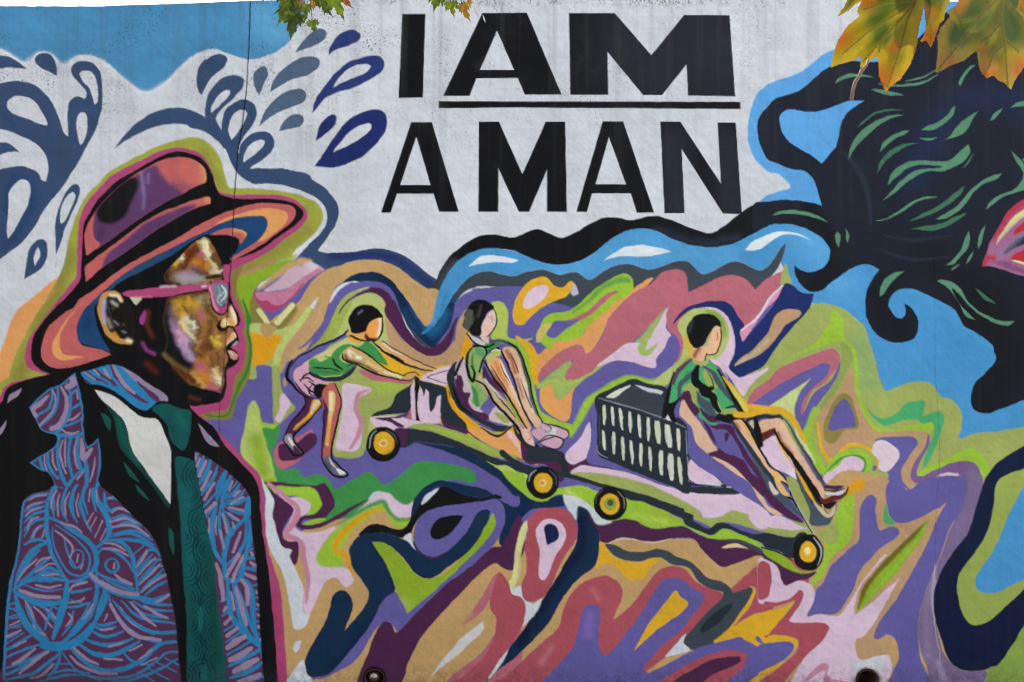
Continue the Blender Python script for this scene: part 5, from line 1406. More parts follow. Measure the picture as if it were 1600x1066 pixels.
g MG 1.2 320,680 350,665 450,620 500,630 540,660 550,760 520,970 470,1000 420,980 370,920 345,820 325,750
g 6c7c88 1.2 365,680 420,668 520,672 538,750 530,850 480,935 430,890 395,800
s c4ccc8 1.2,2,4,3 470,690 520,760 500,830
s c4ccc8 1.2,2,3,2 460,800 510,740
s c4ccc8 1.2,2,3,2 470,860 525,790
s 34444c 1.2,2,3,2 440,870 470,920 510,890
s 9cacb4 1.2,1,3,2 430,690 450,760 430,850 470,910
s K 1.2,1,2,3,2,1 335,740 355,850 380,950 450,1005 510,990 545,900
b d890ac 2,.9 340,700 390,900 420,950
s K 1.2,1,2,1 540,640 565,700 550,800
// clothes
#painted_man/collar
@J1
g JB 1 675,120 760,95 850,65 920,52 990,60 1060,95 1150,150 1250,220 1386,310 1400,360 1330,355 1270,400 1220,430 1160,420 1080,370 980,290 880,235 800,218 730,212 700,170
{
g JL 1.5 1000,70 1070,95 1386,310 1400,370 1340,350 1250,290 1180,230 1120,180 1060,130
g JP 1.5 1140,190 1200,230 1330,330 1310,365 1250,320 1180,260
g JP 1.5 1040,200 1100,260 1180,330 1240,365 1200,372 1110,320 1030,240
s JP 1.2,3,6,8,3 925,60 960,140 1010,200 1110,290
s JL 1.2,4,6,7,4 945,60 980,130 1030,210 1120,290
s JP 1.2,3,5,3 870,70 890,140 970,230
s JL 1.2,3,6,3 870,80 890,130 920,170
s JP 1.2,3,5,4,2 800,90 850,140 900,170 950,230
s JL 1.2,3,5,3 780,90 830,140
s JP 1.2,3,5,4,2 720,110 780,160 850,190 900,215
s JL 1.2,3,5,3 710,120 790,175
g JP 1.2 690,160 720,180 760,215 700,215
s JB 1.2,2,4,4,3 1010,75 1080,170 1180,260 1260,350
}
#painted_man/shirt
g cfccca 1 788,262c 850,275 960,320 1060,400 1150,470 1220,495 1290,500 1340,550 1380,650 1420,750 1425,900 1423,1100 1418,1214c 1380,1160 1310,1066 1220,940 1110,780 1070,640 1040,540 980,460 850,350
#painted_man/lapel
g TD 1 800,285 870,380 930,470 955,520 975,650 1005,750 1100,860 1200,980 1250,1040 1340,1160 1400,1250 1418,1225 1380,1160 1310,1066 1220,940 1110,780 1070,640 1040,540 980,460 860,360
a 14564c 6,.7 990,520 1040,700 1150,880
g TE 1 842,455 920,508 915,600 880,550
g TE 1 1030,865 1090,930 1160,1030 1080,980
g TE 1 1130,1055 1200,1120 1245,1190 1160,1120
@D1
g TE 1.2 1050,360c 1080,390 1085,480 1082,535c 1060,480
#painted_man/tie
@C1
g 125050 1 950,690 980,665 1040,655 1120,685 1190,700 1190,780 1175,880 1150,945 1110,930 1060,870 1040,780
a 0e3e44 6,.6 1050,750 1090,880
a 1c6a60 5,.5 1120,720 1150,800
g 125050 1 1098,990 1200,1010 1215,1066 1240,1170 1270,1330 1320,1560 1370,1800 1390,1950 1400,2200 1405,2420 1230,2420 1170,2420 1165,2000 1140,1700 1125,1400 1105,1150
{
@D1
a 106064 9,.6 1160,100 1180,400 1190,700
a 0e4038 9,.7 1280,500 1330,800 1350,1200
a 0e4440 8,.6 1200,900 1250,1100
s 08262e 1,.8,1.7,1.9,.8 1255,356 1244,350 1238,337 1238,322 1244,310 1254,303
s 08262e 1,.8,1.7,1.9,.8 1248,380 1229,365 1218,340 1220,311 1234,288 1255,277
s 08262e 1,.8,1.7,1.9,.8 1234,403 1210,381 1197,348 1197,311 1211,278 1234,256
s 08262e 1,.8,1.7,1.9,.8 1251,437 1205,413 1177,362 1177,300 1204,248 1249,223
s 08262e 1,.8,1.7,1.9,.8 1154,393 1164,399 1170,410 1171,423 1167,435 1159,444
s 08262e 1,.8,1.7,1.9,.8 1174,376 1188,397 1191,424 1184,450 1167,467 1145,472
s 08262e 1,.8,1.7,1.9,.8 1182,350 1205,380 1213,420 1204,461 1180,490 1148,499
s 08262e 1,.8,1.7,1.9,.8 1185,321 1217,353 1234,399 1232,450 1212,494 1178,521
s 08262e 1,.8,1.7,1.9,.8 1281,525 1271,514 1268,499 1272,484 1282,474 1294,473
s 08262e 1,.8,1.7,1.9,.8 1275,549 1256,531 1248,503 1253,474 1269,453 1292,447
s 08262e 1,.8,1.7,1.9,.8 1262,572 1239,549 1227,516 1228,479 1242,447 1266,425
s 08262e 1,.8,1.7,1.9,.8 1249,595 1216,555 1204,499 1216,443 1250,404 1296,392
s 08262e 1,.8,1.7,1.9,.8 1175,593 1184,599 1190,609 1191,621 1189,633 1182,642
s 08262e 1,.8,1.7,1.9,.8 1191,574 1206,594 1211,621 1205,647 1189,666 1168,672
s 08262e 1,.8,1.7,1.9,.8 1198,548 1225,580 1233,626 1220,669 1189,696 1152,696
s 08262e 1,.8,1.7,1.9,.8 1208,523 1245,567 1255,629 1236,688 1194,723 1143,722
s 08262e 1,.8,1.7,1.9,.8 1303,706 1293,697 1288,683 1290,667 1298,656 1311,652
s 08262e 1,.8,1.7,1.9,.8 1296,729 1276,711 1268,682 1274,652 1292,632 1317,628
s 08262e 1,.8,1.7,1.9,.8 1276,748 1255,722 1246,686 1250,650 1267,619 1294,602
s 08262e 1,.8,1.7,1.9,.8 1296,786 1258,765 1232,725 1224,674 1236,624 1265,588
s 08262e 1,.8,1.7,1.9,.8 1187,777 1194,787 1196,801 1193,815 1184,824 1173,827
s 08262e 1,.8,1.7,1.9,.8 1191,751 1208,768 1216,791 1214,817 1202,839 1184,851
s 08262e 1,.8,1.7,1.9,.8 1197,724 1223,748 1237,784 1235,825 1217,859 1188,878
s 08262e 1,.8,1.7,1.9,.8 1198,696 1237,726 1259,777 1256,835 1229,883 1187,906
s 08262e 1,.8,1.7,1.9,.8 1321,885 1311,875 1308,859 1311,844 1322,834 1335,833
s 08262e 1,.8,1.7,1.9,.8 1311,907 1293,886 1288,856 1297,827 1317,809 1342,809
s 08262e 1,.8,1.7,1.9,.8 1297,928 1271,893 1267,845 1285,802 1319,781 1357,787
s 08262e 1,.8,1.7,1.9,.8 1293,957 1261,925 1245,878 1247,827 1269,783 1304,757
s 08262e 1,.8,1.7,1.9,.8 1201,936 1210,948 1211,964 1205,979 1193,987 1180,985
s 08262e 1,.8,1.7,1.9,.8 1212,915 1227,936 1231,964 1224,990 1206,1008 1184,1012
s 08262e 1,.8,1.7,1.9,.8 1218,888 1241,913 1253,949 1250,987 1232,1019 1205,1037
s 08262e 1,.8,1.7,1.9,.8 1232,866 1265,908 1275,964 1261,1019 1226,1057 1181,1066
s 08262e 1,.8,1.7,1.9,.8 1334,1056 1325,1051 1319,1040 1318,1028 1320,1016 1327,1007
s 08262e 1,.8,1.7,1.9,.8 1318,1075 1301,1051 1298,1020 1310,992 1332,978 1357,982
s 08262e 1,.8,1.7,1.9,.8 1331,1109 1298,1090 1278,1051 1278,1006 1299,968 1332,950
s 08262e 1,.8,1.7,1.9,.8 1314,1132 1279,1106 1258,1063 1255,1012 1271,965 1302,933
s 08262e 1,.8,1.7,1.9,.8 1205,1093 1216,1101 1221,1115 1220,1130 1212,1142 1200,1147
s 08262e 1,.8,1.7,1.9,.8 1221,1075 1235,1091 1241,1114 1239,1138 1228,1158 1212,1170
s 08262e 1,.8,1.7,1.9,.8 1225,1046 1248,1068 1262,1100 1262,1137 1249,1170 1226,1192
s 08262e 1,.8,1.7,1.9,.8 1238,1023 1270,1059 1285,1109 1278,1162 1252,1205 1212,1226
s 08262e 1,.8,1.7,1.9,.8 1338,1223 1329,1211 1328,1194 1334,1180 1346,1172 1359,1175
s 08262e 1,.8,1.7,1.9,.8 1335,1249 1315,1230 1308,1199 1315,1169 1335,1150 1360,1149
s 08262e 1,.8,1.7,1.9,.8 1334,1277 1308,1260 1290,1230 1286,1193 1295,1158 1315,1132
s 08262e 1,.8,1.7,1.9,.8 1316,1298 1284,1270 1266,1226 1265,1177 1282,1133 1312,1103
s 08262e 1,.8,1.7,1.9,.8 1238,1294 1239,1280 1245,1268 1256,1262 1267,1264 1276,1272
s 08262e 1,.8,1.7,1.9,.8 1218,1286 1223,1263 1237,1245 1256,1237 1276,1241 1292,1256
s 08262e 1,.8,1.7,1.9,.8 1197,1308 1199,1262 1222,1225 1257,1210 1293,1221 1318,1256
s 08262e 1,.8,1.7,1.9,.8 1174,1300 1184,1237 1221,1193 1272,1183 1318,1211 1343,1266
s 08262e 1,.8,1.7,1.9,.8 1201,126 1209,136 1211,150 1209,163 1201,173 1190,177
s 08262e 1,.8,1.7,1.9,.8 1203,100 1221,115 1231,141 1229,168 1216,191 1195,202
s 08262e 1,.8,1.7,1.9,.8 1216,77 1242,104 1253,145 1246,188 1222,219 1188,229
s 08262e 1,.8,1.7,1.9,.8 1221,50 1259,85 1275,140 1266,198 1235,241 1190,257
s 08262e 1,.8,1.7,1.9,.8 1212,63 1205,52 1203,37 1206,24 1215,14 1227,12
s 08262e 1,.8,1.7,1.9,.8 1212,89 1192,73 1183,46 1187,17 1202,-4 1225,-12
s 08262e 1,.8,1.7,1.9,.8 1211,118 1183,100 1165,67 1161,28 1173,-8 1198,-32
s 08262e 1,.8,1.7,1.9,.8 1176,128 1147,85 1139,29 1155,-23 1191,-59 1236,-66
s 08262e 1,.8,1.7,1.9,.8 1168,1264 1176,1271 1181,1282 1181,1294 1177,1306 1170,1314
s 08262e 1,.8,1.7,1.9,.8 1172,1239 1191,1255 1201,1280 1199,1308 1185,1331 1164,1342
s 08262e 1,.8,1.7,1.9,.8 1166,1210 1198,1226 1219,1260 1222,1304 1207,1343 1178,1366
s 08262e 1,.8,1.7,1.9,.8 1194,1191 1226,1221 1243,1265 1243,1315 1225,1359 1194,1388
s 08262e 1,.8,1.7,1.9,.8 1361,1405 1352,1396 1348,1382 1349,1368 1357,1357 1368,1352
s 08262e 1,.8,1.7,1.9,.8 1351,1427 1335,1410 1328,1385 1331,1359 1344,1338 1363,1328
s 08262e 1,.8,1.7,1.9,.8 1341,1451 1315,1421 1306,1377 1317,1335 1344,1306 1380,1301
s 08262e 1,.8,1.7,1.9,.8 1361,1486 1324,1470 1296,1435 1284,1388 1290,1339 1312,1299
a 1c7474 4,.5 1255,870 1250,1000
a 1c7474 4,.4 1270,1240 1280,1300
}
#painted_man/lavender_mark
@J1
g JL 1 62,375c 90,300 180,248c 160,300 120,335
g JL 1 -20,620 20,560 52,515c 40,580 0,640
@C1
g JL 1 1235,775c 1290,830 1370,925c 1310,910 1270,860
@J1
#painted_man/jacket_pattern
g JP 1 628,118c 520,208 420,250 330,320 240,410c 290,500 345,600c 400,625 465,640 480,690 450,740 380,790 248,872c 330,930 400,950 440,1010 450,1066 500,1500 900,1500 840,1066 815,1020 835,900 838,760 822,665c 730,742c 712,700 700,620 690,450 680,340 645,200
{
s JB 1.2,5,4,4,5 628,118 520,208 420,250 330,320 245,410
s JB 1.2,4,4,4 240,410 290,500 345,600 400,625 465,640 480,690 450,740 380,790 250,872
s JB 1.2,4,5 250,872 330,930 400,950 450,1066
s JB 1.2,4,5,5,4 628,120 645,200 680,340 690,450 700,620 730,742
s JB 1.2,5,5,6,6 730,742 822,670 838,760 835,900 815,1066
s JB 1.2,3,4,4,3 430,260 430,340 400,420 310,470
s JB 1.2,3,4,4,3 480,245 480,350 440,470 330,570
s JB 1.2,3,4,5,5 560,210 590,320 570,480 500,590 440,640
s JB 1.2,3,4,3 690,360 620,410 580,440
s JB 1.2,3,4,3 690,500 620,540 540,560
s JB 1.2,3,4,5 640,260 600,290 570,330
s JB 1.2,5,5,6 690,630 600,650 520,640 470,640
s JL 1.2,3,7,8,5 400,310 340,370 270,420 300,480
s JL 1.2,3,3,4,3 440,270 460,350 430,450 330,560
s JL 1.2,3,6,7,8,8 510,240 550,320 550,430 500,550 430,590
s JL 1.2,9,10,7 600,160 610,210 560,240
s JL 1.2,2,4,3 640,270 650,340
s JL 1.2,1,4,4,2 670,450 620,500 560,520
s JL 1.2,2,4,4,2 510,590 580,625 660,610
s JB 1.2,4,5,5,4 500,660 480,760 490,900 540,1020
s JB 1.2,4,5,5,4 590,650 570,800 590,930 610,1000
s JB 1.2,4,6,6,5 660,640 640,760 660,880 680,950
s JB 1.2,3,5,5,4 400,770 400,870 440,950 480,1000
s JB 1.2,3,5,5 330,810 340,880 360,930
s JB 1.2,6,7,6 700,840 720,900 720,1066
s JB 1.2,3,4,6 700,920 600,1010 560,1066
s JB 1.2,3,6,6 500,980 560,1060 620,1120
s JL 1.2,2,3,4,3 530,680 500,770 520,880 550,960
s JL 1.2,2,3,3,2 550,670 540,780 550,900
s JL 1.2,2,3,3,2 640,660 620,770 630,860 650,920
s JL 1.2,4,8,9,4 680,670 690,790 700,830 760,760
s JL 1.2,2,3,3 440,760 440,860 470,930
s JL 1.2,2,3,3 375,810 370,870 390,930
s JL 1.2,1,3,3,2 790,820 780,920 750,1030
s JL 1.2,2,4,3 700,940 640,1010
}
@D1
#painted_man/jacket_pattern
g JP 1 336,100 290,130 200,150 150,190 130,260 120,400 100,550 60,700 40,850 30,1000 20,1200 -10,1500 1140,1500 1125,1300 1105,1066 1095,950 1075,850 1050,720 1020,600 990,490 940,400 870,330 800,260 720,180 650,120 610,100 560,120 500,90 400,110
{
s JB 1.2,2.9,6.5,6.5,3.2 150.0,190.0 130.0,300.0 110.0,500.0 60.0,720.0 35.0,1000.0 25.0,1300.0
s JB 1.2,2.9,6.5,6.5,3.2 320.0,60.0 330.0,110.0 300.0,200.0 290.0,300.0 300.0,420.0 320.0,520.0 360.0,600.0 420.0,690.0
s JB 1.2,3.4,7.6,7.6,3.8 300.0,300.0 380.0,330.0 450.0,380.0 530.0,430.0 590.0,500.0 605.0,580.0 560.0,650.0 500.0,690.0 430.0,700.0
s JB 1.2,1.5,3.2,3.2,1.6 330.0,360.0 330.0,450.0 370.0,560.0 430.0,640.0 500.0,665.0 550.0,620.0 560.0,540.0 500.0,460.0 430.0,400.0 345.0,345.0
s JB 1.2,1.5,3.2,3.2,1.6 480.0,500.0 445.0,530.0 438.0,580.0 465.0,610.0 500.0,605.0 520.0,570.0 518.0,520.0 480.0,500.0
s JB 1.2,1.9,4.3,4.3,2.2 700.0,555.0 665.0,575.0 660.0,610.0 690.0,640.0 730.0,630.0 740.0,590.0 720.0,560.0 700.0,555.0
s JB 1.2,1.9,4.3,4.3,2.2 440.0,60.0 400.0,150.0 390.0,250.0 420.0,320.0
s JB 1.2,2.2,4.9,4.9,2.4 520.0,30.0 460.0,130.0 440.0,230.0 480.0,330.0
s JB 1.2,2.4,5.4,5.4,2.7 560.0,0.0 530.0,120.0 500.0,220.0 530.0,310.0 570.0,390.0
s JB 1.2,3.9,8.6,8.6,4.3 610.0,60.0 600.0,170.0 640.0,240.0 680.0,330.0 670.0,420.0 600.0,490.0
s JB 1.2,2.4,5.4,5.4,2.7 650.0,140.0 660.0,220.0 700.0,270.0
s JB 1.2,2.9,6.5,6.5,3.2 410.0,0.0 400.0,60.0 330.0,120.0
s JB 1.2,1.9,4.3,4.3,2.2 350.0,110.0 330.0,200.0 340.0,320.0
s JB 1.2,2.9,6.5,6.5,3.2 500.0,0.0 430.0,70.0 380.0,110.0
s JB 1.2,1.9,4.3,4.3,2.2 650.0,180.0 720.0,180.0 760.0,210.0
s JB 1.2,1.9,4.3,4.3,2.2 670.0,260.0 750.0,240.0 820.0,275.0
s JB 1.2,1.9,4.3,4.3,2.2 690.0,310.0 780.0,290.0 880.0,350.0
s JB 1.2,1.9,4.3,4.3,2.2 690.0,370.0 800.0,330.0 920.0,410.0
s JB 1.2,1.9,4.3,4.3,2.2 680.0,420.0 820.0,400.0 960.0,470.0
s JB 1.2,2.4,5.4,5.4,2.7 700.0,440.0 850.0,440.0 960.0,490.0 1000.0,540.0
s JB 1.2,1.9,4.3,4.3,2.2 880.0,330.0 960.0,420.0
s JB 1.2,2.9,6.5,6.5,3.2 640.0,450.0 720.0,440.0 790.0,480.0 830.0,560.0 850.0,680.0 860.0,770.0
s JB 1.2,4.4,9.7,9.7,4.9 540.0,650.0 640.0,720.0 740.0,770.0 860.0,795.0 950.0,815.0
s JB 1.2,1.9,4.3,4.3,2.2 600.0,560.0 630.0,500.0 700.0,500.0 790.0,570.0 830.0,640.0
s JB 1.2,1.9,4.3,4.3,2.2 580.0,620.0 650.0,670.0 740.0,700.0 840.0,745.0
s JB 1.2,1.9,4.3,4.3,2.2 620.0,510.0 590.0,600.0
s JB 1.2,1.9,4.3,4.3,2.2 830.0,530.0 900.0,465.0
s JB 1.2,1.9,4.3,4.3,2.2 850.0,590.0 930.0,500.0 980.0,510.0
s JB 1.2,1.9,4.3,4.3,2.2 850.0,650.0 940.0,570.0 1010.0,560.0
s JB 1.2,1.9,4.3,4.3,2.2 860.0,710.0 950.0,620.0 1020.0,600.0
s JB 1.2,1.9,4.3,4.3,2.2 870.0,765.0 960.0,680.0 1040.0,650.0
s JB 1.2,1.9,4.3,4.3,2.2 900.0,790.0 970.0,730.0 1050.0,690.0
s JB 1.2,4.9,10.8,10.8,5.4 860.0,795.0 950.0,825.0 1050.0,780.0
s JB 1.2,3.4,7.6,7.6,3.8 90.0,725.0 140.0,600.0 200.0,510.0 300.0,450.0
s JB 1.2,2.4,5.4,5.4,2.7 110.0,725.0 200.0,640.0 280.0,570.0 320.0,540.0
s JB 1.2,3.4,7.6,7.6,3.8 80.0,750.0 180.0,690.0 300.0,680.0 420.0,690.0
s JB 1.2,4.4,9.7,9.7,4.9 90.0,760.0 220.0,825.0 340.0,835.0 420.0,800.0
s JB 1.2,1.5,3.2,3.2,1.6 150.0,720.0 280.0,755.0 400.0,745.0
s JB 1.2,1.9,4.3,4.3,2.2 220.0,665.0 300.0,615.0 390.0,650.0
s JB 1.2,1.9,4.3,4.3,2.2 180.0,680.0 300.0,640.0 400.0,670.0
s JB 1.2,1.9,4.3,4.3,2.2 150.0,470.0 220.0,440.0 300.0,450.0
s JB 1.2,1.9,4.3,4.3,2.2 150.0,200.0 220.0,160.0 310.0,150.0
s JB 1.2,1.9,4.3,4.3,2.2 150.0,260.0 220.0,215.0 290.0,200.0
s JB 1.2,1.9,4.3,4.3,2.2 150.0,330.0 210.0,280.0 290.0,255.0
s JB 1.2,1.9,4.3,4.3,2.2 150.0,420.0 200.0,330.0 290.0,300.0
s JB 1.2,1.9,4.3,4.3,2.2 180.0,450.0 230.0,370.0 290.0,340.0
s JB 1.2,1.9,4.3,4.3,2.2 240.0,440.0 290.0,400.0
s JB 1.2,1.9,4.3,4.3,2.2 150.0,380.0 200.0,300.0
s JB 1.2,4.9,10.8,10.8,5.4 420.0,690.0 410.0,800.0 380.0,900.0 330.0,1050.0
s JB 1.2,3.4,7.6,7.6,3.8 600.0,600.0 605.0,700.0 600.0,800.0 560.0,900.0 480.0,1000.0 370.0,1090.0
s JB 1.2,2.4,5.4,5.4,2.7 645.0,760.0 620.0,850.0 590.0,950.0 540.0,1040.0 450.0,1100.0
s JB 1.2,2.4,5.4,5.4,2.7 680.0,780.0 700.0,860.0 760.0,950.0 850.0,1030.0 1000.0,1080.0 1110.0,1075.0
s JB 1.2,1.9,4.3,4.3,2.2 420.0,770.0 500.0,760.0 570.0,740.0
s JB 1.2,1.9,4.3,4.3,2.2 410.0,860.0 500.0,850.0 560.0,830.0
s JB 1.2,1.9,4.3,4.3,2.2 560.0,960.0 640.0,1000.0 720.0,980.0
s JB 1.2,3.4,7.6,7.6,3.8 640.0,690.0 660.0,800.0 600.0,940.0
s JB 1.2,2.9,6.5,6.5,3.2 100.0,790.0 120.0,880.0 180.0,990.0 280.0,1090.0
s JB 1.2,1.5,3.2,3.2,1.6 190.0,840.0 220.0,950.0 300.0,1060.0
s JB 1.2,1.9,4.3,4.3,2.2 250.0,850.0 330.0,900.0 360.0,960.0
s JB 1.2,1.9,4.3,4.3,2.2 320.0,850.0 380.0,880.0
s JB 1.2,1.9,4.3,4.3,2.2 700.0,810.0 800.0,930.0 950.0,1010.0 1100.0,1010.0
s JB 1.2,1.9,4.3,4.3,2.2 760.0,820.0 870.0,920.0 1090.0,960.0
s JB 1.2,1.9,4.3,4.3,2.2 830.0,820.0 930.0,870.0 1080.0,880.0
s JB 1.2,1.9,4.3,4.3,2.2 60.0,860.0 100.0,880.0
s JB 1.2,1.9,4.3,4.3,2.2 50.0,930.0 110.0,920.0
s JB 1.2,1.9,4.3,4.3,2.2 40.0,990.0 130.0,980.0
s JB 1.2,1.9,4.3,4.3,2.2 150.0,290.0 200.0,250.0 290.0,225.0
s JB 1.2,1.9,4.3,4.3,2.2 340.0,180.0 345.0,250.0
s JB 1.2,1.9,4.3,4.3,2.2 460.0,150.0 450.0,240.0 470.0,300.0
s JB 1.2,1.9,4.3,4.3,2.2 540.0,60.0 520.0,180.0 545.0,280.0
s JB 1.2,1.9,4.3,4.3,2.2 590.0,60.0 580.0,150.0 600.0,260.0
s JB 1.2,1.9,4.3,4.3,2.2 700.0,400.0 840.0,385.0 950.0,440.0
s JB 1.2,1.9,4.3,4.3,2.2 720.0,300.0 820.0,300.0
s JB 1.2,1.5,3.2,3.2,1.6 400.0,430.0 420.0,520.0 470.0,600.0
s JB 1.2,1.9,4.3,4.3,2.2 860.0,620.0 950.0,530.0
s JB 1.2,1.9,4.3,4.3,2.2 870.0,680.0 990.0,560.0
s JB 1.2,1.9,4.3,4.3,2.2 890.0,740.0 1020.0,620.0
s JB 1.2,1.9,4.3,4.3,2.2 660.0,690.0 760.0,735.0 850.0,760.0
s JB 1.2,1.9,4.3,4.3,2.2 130.0,660.0 180.0,570.0 250.0,500.0
s JB 1.2,1.9,4.3,4.3,2.2 120.0,700.0 240.0,620.0
s JB 1.2,1.5,3.2,3.2,1.6 240.0,700.0 330.0,700.0
s JB 1.2,1.9,4.3,4.3,2.2 170.0,860.0 230.0,980.0 290.0,1060.0
s JB 1.2,1.9,4.3,4.3,2.2 270.0,850.0 320.0,920.0 350.0,960.0
s JB 1.2,1.9,4.3,4.3,2.2 460.0,880.0 440.0,960.0 390.0,1030.0
s JB 1.2,2.4,5.4,5.4,2.7 560.0,830.0 520.0,920.0 440.0,1010.0
s JB 1.2,1.9,4.3,4.3,2.2 720.0,830.0 820.0,950.0 960.0,1030.0
s JB 1.2,1.9,4.3,4.3,2.2 800.0,820.0 900.0,900.0 1050.0,930.0
s JL 1.2,1.8,3.0,2.1 180.0,190.0 230.0,165.0 290.0,160.0
s JL 1.2,1.8,3.0,2.1 165.0,240.0 200.0,215.0 260.0,205.0
s JL 1.2,1.8,3.0,2.1 160.0,290.0 190.0,260.0 250.0,240.0
s JL 1.2,1.8,3.0,2.1 170.0,380.0 190.0,320.0 240.0,295.0
s JL 1.2,1.8,3.0,2.1 205.0,430.0 220.0,380.0 255.0,345.0
s JL 1.2,1.8,3.0,2.1 262.0,420.0 282.0,370.0
s JL 1.2,2.1,3.5,2.4 350.0,130.0 325.0,180.0 320.0,240.0
s JL 1.2,2.1,3.5,2.4 372.0,150.0 362.0,200.0 366.0,290.0
s JL 1.2,2.1,3.5,2.4 432.0,140.0 408.0,200.0 410.0,280.0
s JL 1.2,1.8,3.0,2.1 490.0,150.0 475.0,220.0 490.0,290.0
s JL 1.2,1.8,3.0,2.1 575.0,0.0 565.0,100.0 555.0,200.0
s JL 1.2,1.8,3.0,2.1 600.0,130.0 606.0,200.0
s JL 1.2,2.4,4.0,2.8 345.0,380.0 400.0,420.0 455.0,490.0 435.0,550.0
s JL 1.2,2.4,4.0,2.8 380.0,330.0 450.0,350.0 510.0,390.0
s JL 1.2,2.4,4.0,2.8 490.0,530.0 480.0,575.0
s JL 1.2,2.1,3.5,2.4 520.0,590.0 505.0,620.0
s JL 1.2,1.8,3.0,2.1 560.0,370.0 600.0,300.0
s JL 1.2,1.8,3.0,2.1 590.0,420.0 640.0,320.0
s JL 1.2,1.8,3.0,2.1 625.0,440.0 660.0,370.0
s JL 1.2,1.8,3.0,2.1 540.0,340.0 580.0,270.0
s JL 1.2,2.1,3.5,2.4 700.0,265.0 750.0,240.0 800.0,262.0
s JL 1.2,2.4,4.0,2.8 690.0,325.0 780.0,305.0 850.0,335.0
s JL 1.2,2.4,4.0,2.8 700.0,355.0 820.0,350.0 930.0,415.0
s JL 1.2,1.8,3.0,2.1 680.0,180.0 715.0,165.0
s JL 1.2,2.4,4.0,2.8 640.0,490.0 720.0,495.0 800.0,540.0
s JL 1.2,2.4,4.0,2.8 655.0,460.0 720.0,465.0 780.0,505.0
s JL 1.2,3.0,5.0,3.5 715.0,585.0 710.0,615.0
s JL 1.2,2.4,4.0,2.8 855.0,605.0 890.0,560.0 915.0,500.0
s JL 1.2,2.4,4.0,2.8 860.0,660.0 970.0,550.0
s JL 1.2,2.4,4.0,2.8 870.0,715.0 950.0,640.0 1000.0,590.0
s JL 1.2,2.4,4.0,2.8 880.0,765.0 960.0,700.0 1030.0,660.0
s JL 1.2,4.8,8.0,5.6 560.0,650.0 640.0,710.0 740.0,760.0 860.0,778.0
s JL 1.2,3.6,6.0,4.2 720.0,655.0 760.0,690.0 820.0,715.0
s JL 1.2,2.1,3.5,2.4 110.0,690.0 160.0,620.0 230.0,560.0
s JL 1.2,2.1,3.5,2.4 220.0,595.0 265.0,555.0 320.0,545.0
s JL 1.2,2.1,3.5,2.4 220.0,640.0 300.0,590.0 340.0,590.0
s JL 1.2,2.4,4.0,2.8 260.0,660.0 360.0,650.0
s JL 1.2,2.4,4.0,2.8 225.0,720.0 300.0,735.0 380.0,720.0
s JL 1.2,4.2,7.0,4.9 120.0,750.0 200.0,780.0 280.0,795.0 370.0,795.0
s JL 1.2,3.0,5.0,3.5 435.0,755.0 460.0,725.0 540.0,700.0
s JL 1.2,2.4,4.0,2.8 430.0,830.0 500.0,820.0 525.0,800.0
s JL 1.2,2.7,4.5,3.1 410.0,975.0 450.0,925.0 425.0,900.0
s JL 1.2,2.4,4.0,2.8 520.0,930.0 560.0,880.0 580.0,840.0
s JL 1.2,2.7,4.5,3.1 160.0,820.0 200.0,900.0 220.0,1000.0 280.0,1030.0
s JL 1.2,2.4,4.0,2.8 210.0,850.0 260.0,900.0 320.0,980.0
s JL 1.2,2.4,4.0,2.8 290.0,870.0 345.0,925.0
s JL 1.2,2.1,3.5,2.4 650.0,945.0 668.0,900.0
s JL 1.2,4.2,7.0,4.9 690.0,840.0 720.0,900.0 780.0,980.0 860.0,1040.0 1000.0,1062.0
s JL 1.2,1.8,3.0,2.1 750.0,860.0 830.0,960.0 940.0,1010.0
s JL 1.2,3.0,5.0,3.5 820.0,830.0 900.0,920.0 970.0,975.0
s JL 1.2,3.0,5.0,3.5 900.0,850.0 960.0,890.0 1040.0,925.0
s JL 1.2,3.6,6.0,4.2 960.0,835.0 1050.0,785.0
s JL 1.2,1.8,3.0,2.1 850.0,610.0 920.0,520.0
@E1
s JB 1.2,4.9,10.8,10.8,5.4 100.0,0.0 120.0,90.0 180.0,200.0 300.0,300.0
s JB 1.2,5.8,13.0,13.0,6.5 300.0,300.0 350.0,310.0 440.0,310.0 520.0,260.0 590.0,170.0
s JB 1.2,4.9,10.8,10.8,5.4 260.0,320.0 350.0,330.0 420.0,330.0
s JB 1.2,1.9,4.3,4.3,2.2 30.0,310.0 150.0,235.0
s JB 1.2,1.9,4.3,4.3,2.2 30.0,390.0 180.0,330.0 270.0,300.0
s JB 1.2,2.2,4.9,4.9,2.4 30.0,460.0 200.0,400.0 310.0,335.0
s JB 1.2,2.4,5.4,5.4,2.7 30.0,530.0 200.0,490.0 330.0,400.0 390.0,340.0
s JB 1.2,1.9,4.3,4.3,2.2 50.0,90.0 100.0,80.0
s JB 1.2,1.9,4.3,4.3,2.2 45.0,140.0 110.0,120.0
s JB 1.2,1.9,4.3,4.3,2.2 40.0,215.0 130.0,180.0
s JB 1.2,3.4,7.6,7.6,3.8 440.0,330.0 560.0,440.0 700.0,475.0 850.0,430.0 960.0,340.0 1020.0,300.0 1110.0,295.0
s JB 1.2,3.4,7.6,7.6,3.8 480.0,300.0 600.0,370.0 720.0,370.0 820.0,320.0 870.0,290.0
s JB 1.2,2.9,6.5,6.5,3.2 520.0,270.0 640.0,310.0 760.0,300.0 830.0,270.0
s JB 1.2,2.2,4.9,4.9,2.4 560.0,220.0 660.0,260.0 770.0,225.0
s JB 1.2,2.2,4.9,4.9,2.4 600.0,180.0 660.0,190.0 730.0,165.0
s JB 1.2,1.9,4.3,4.3,2.2 390.0,360.0 480.0,470.0 620.0,520.0 800.0,510.0 920.0,460.0 1040.0,360.0 1110.0,355.0
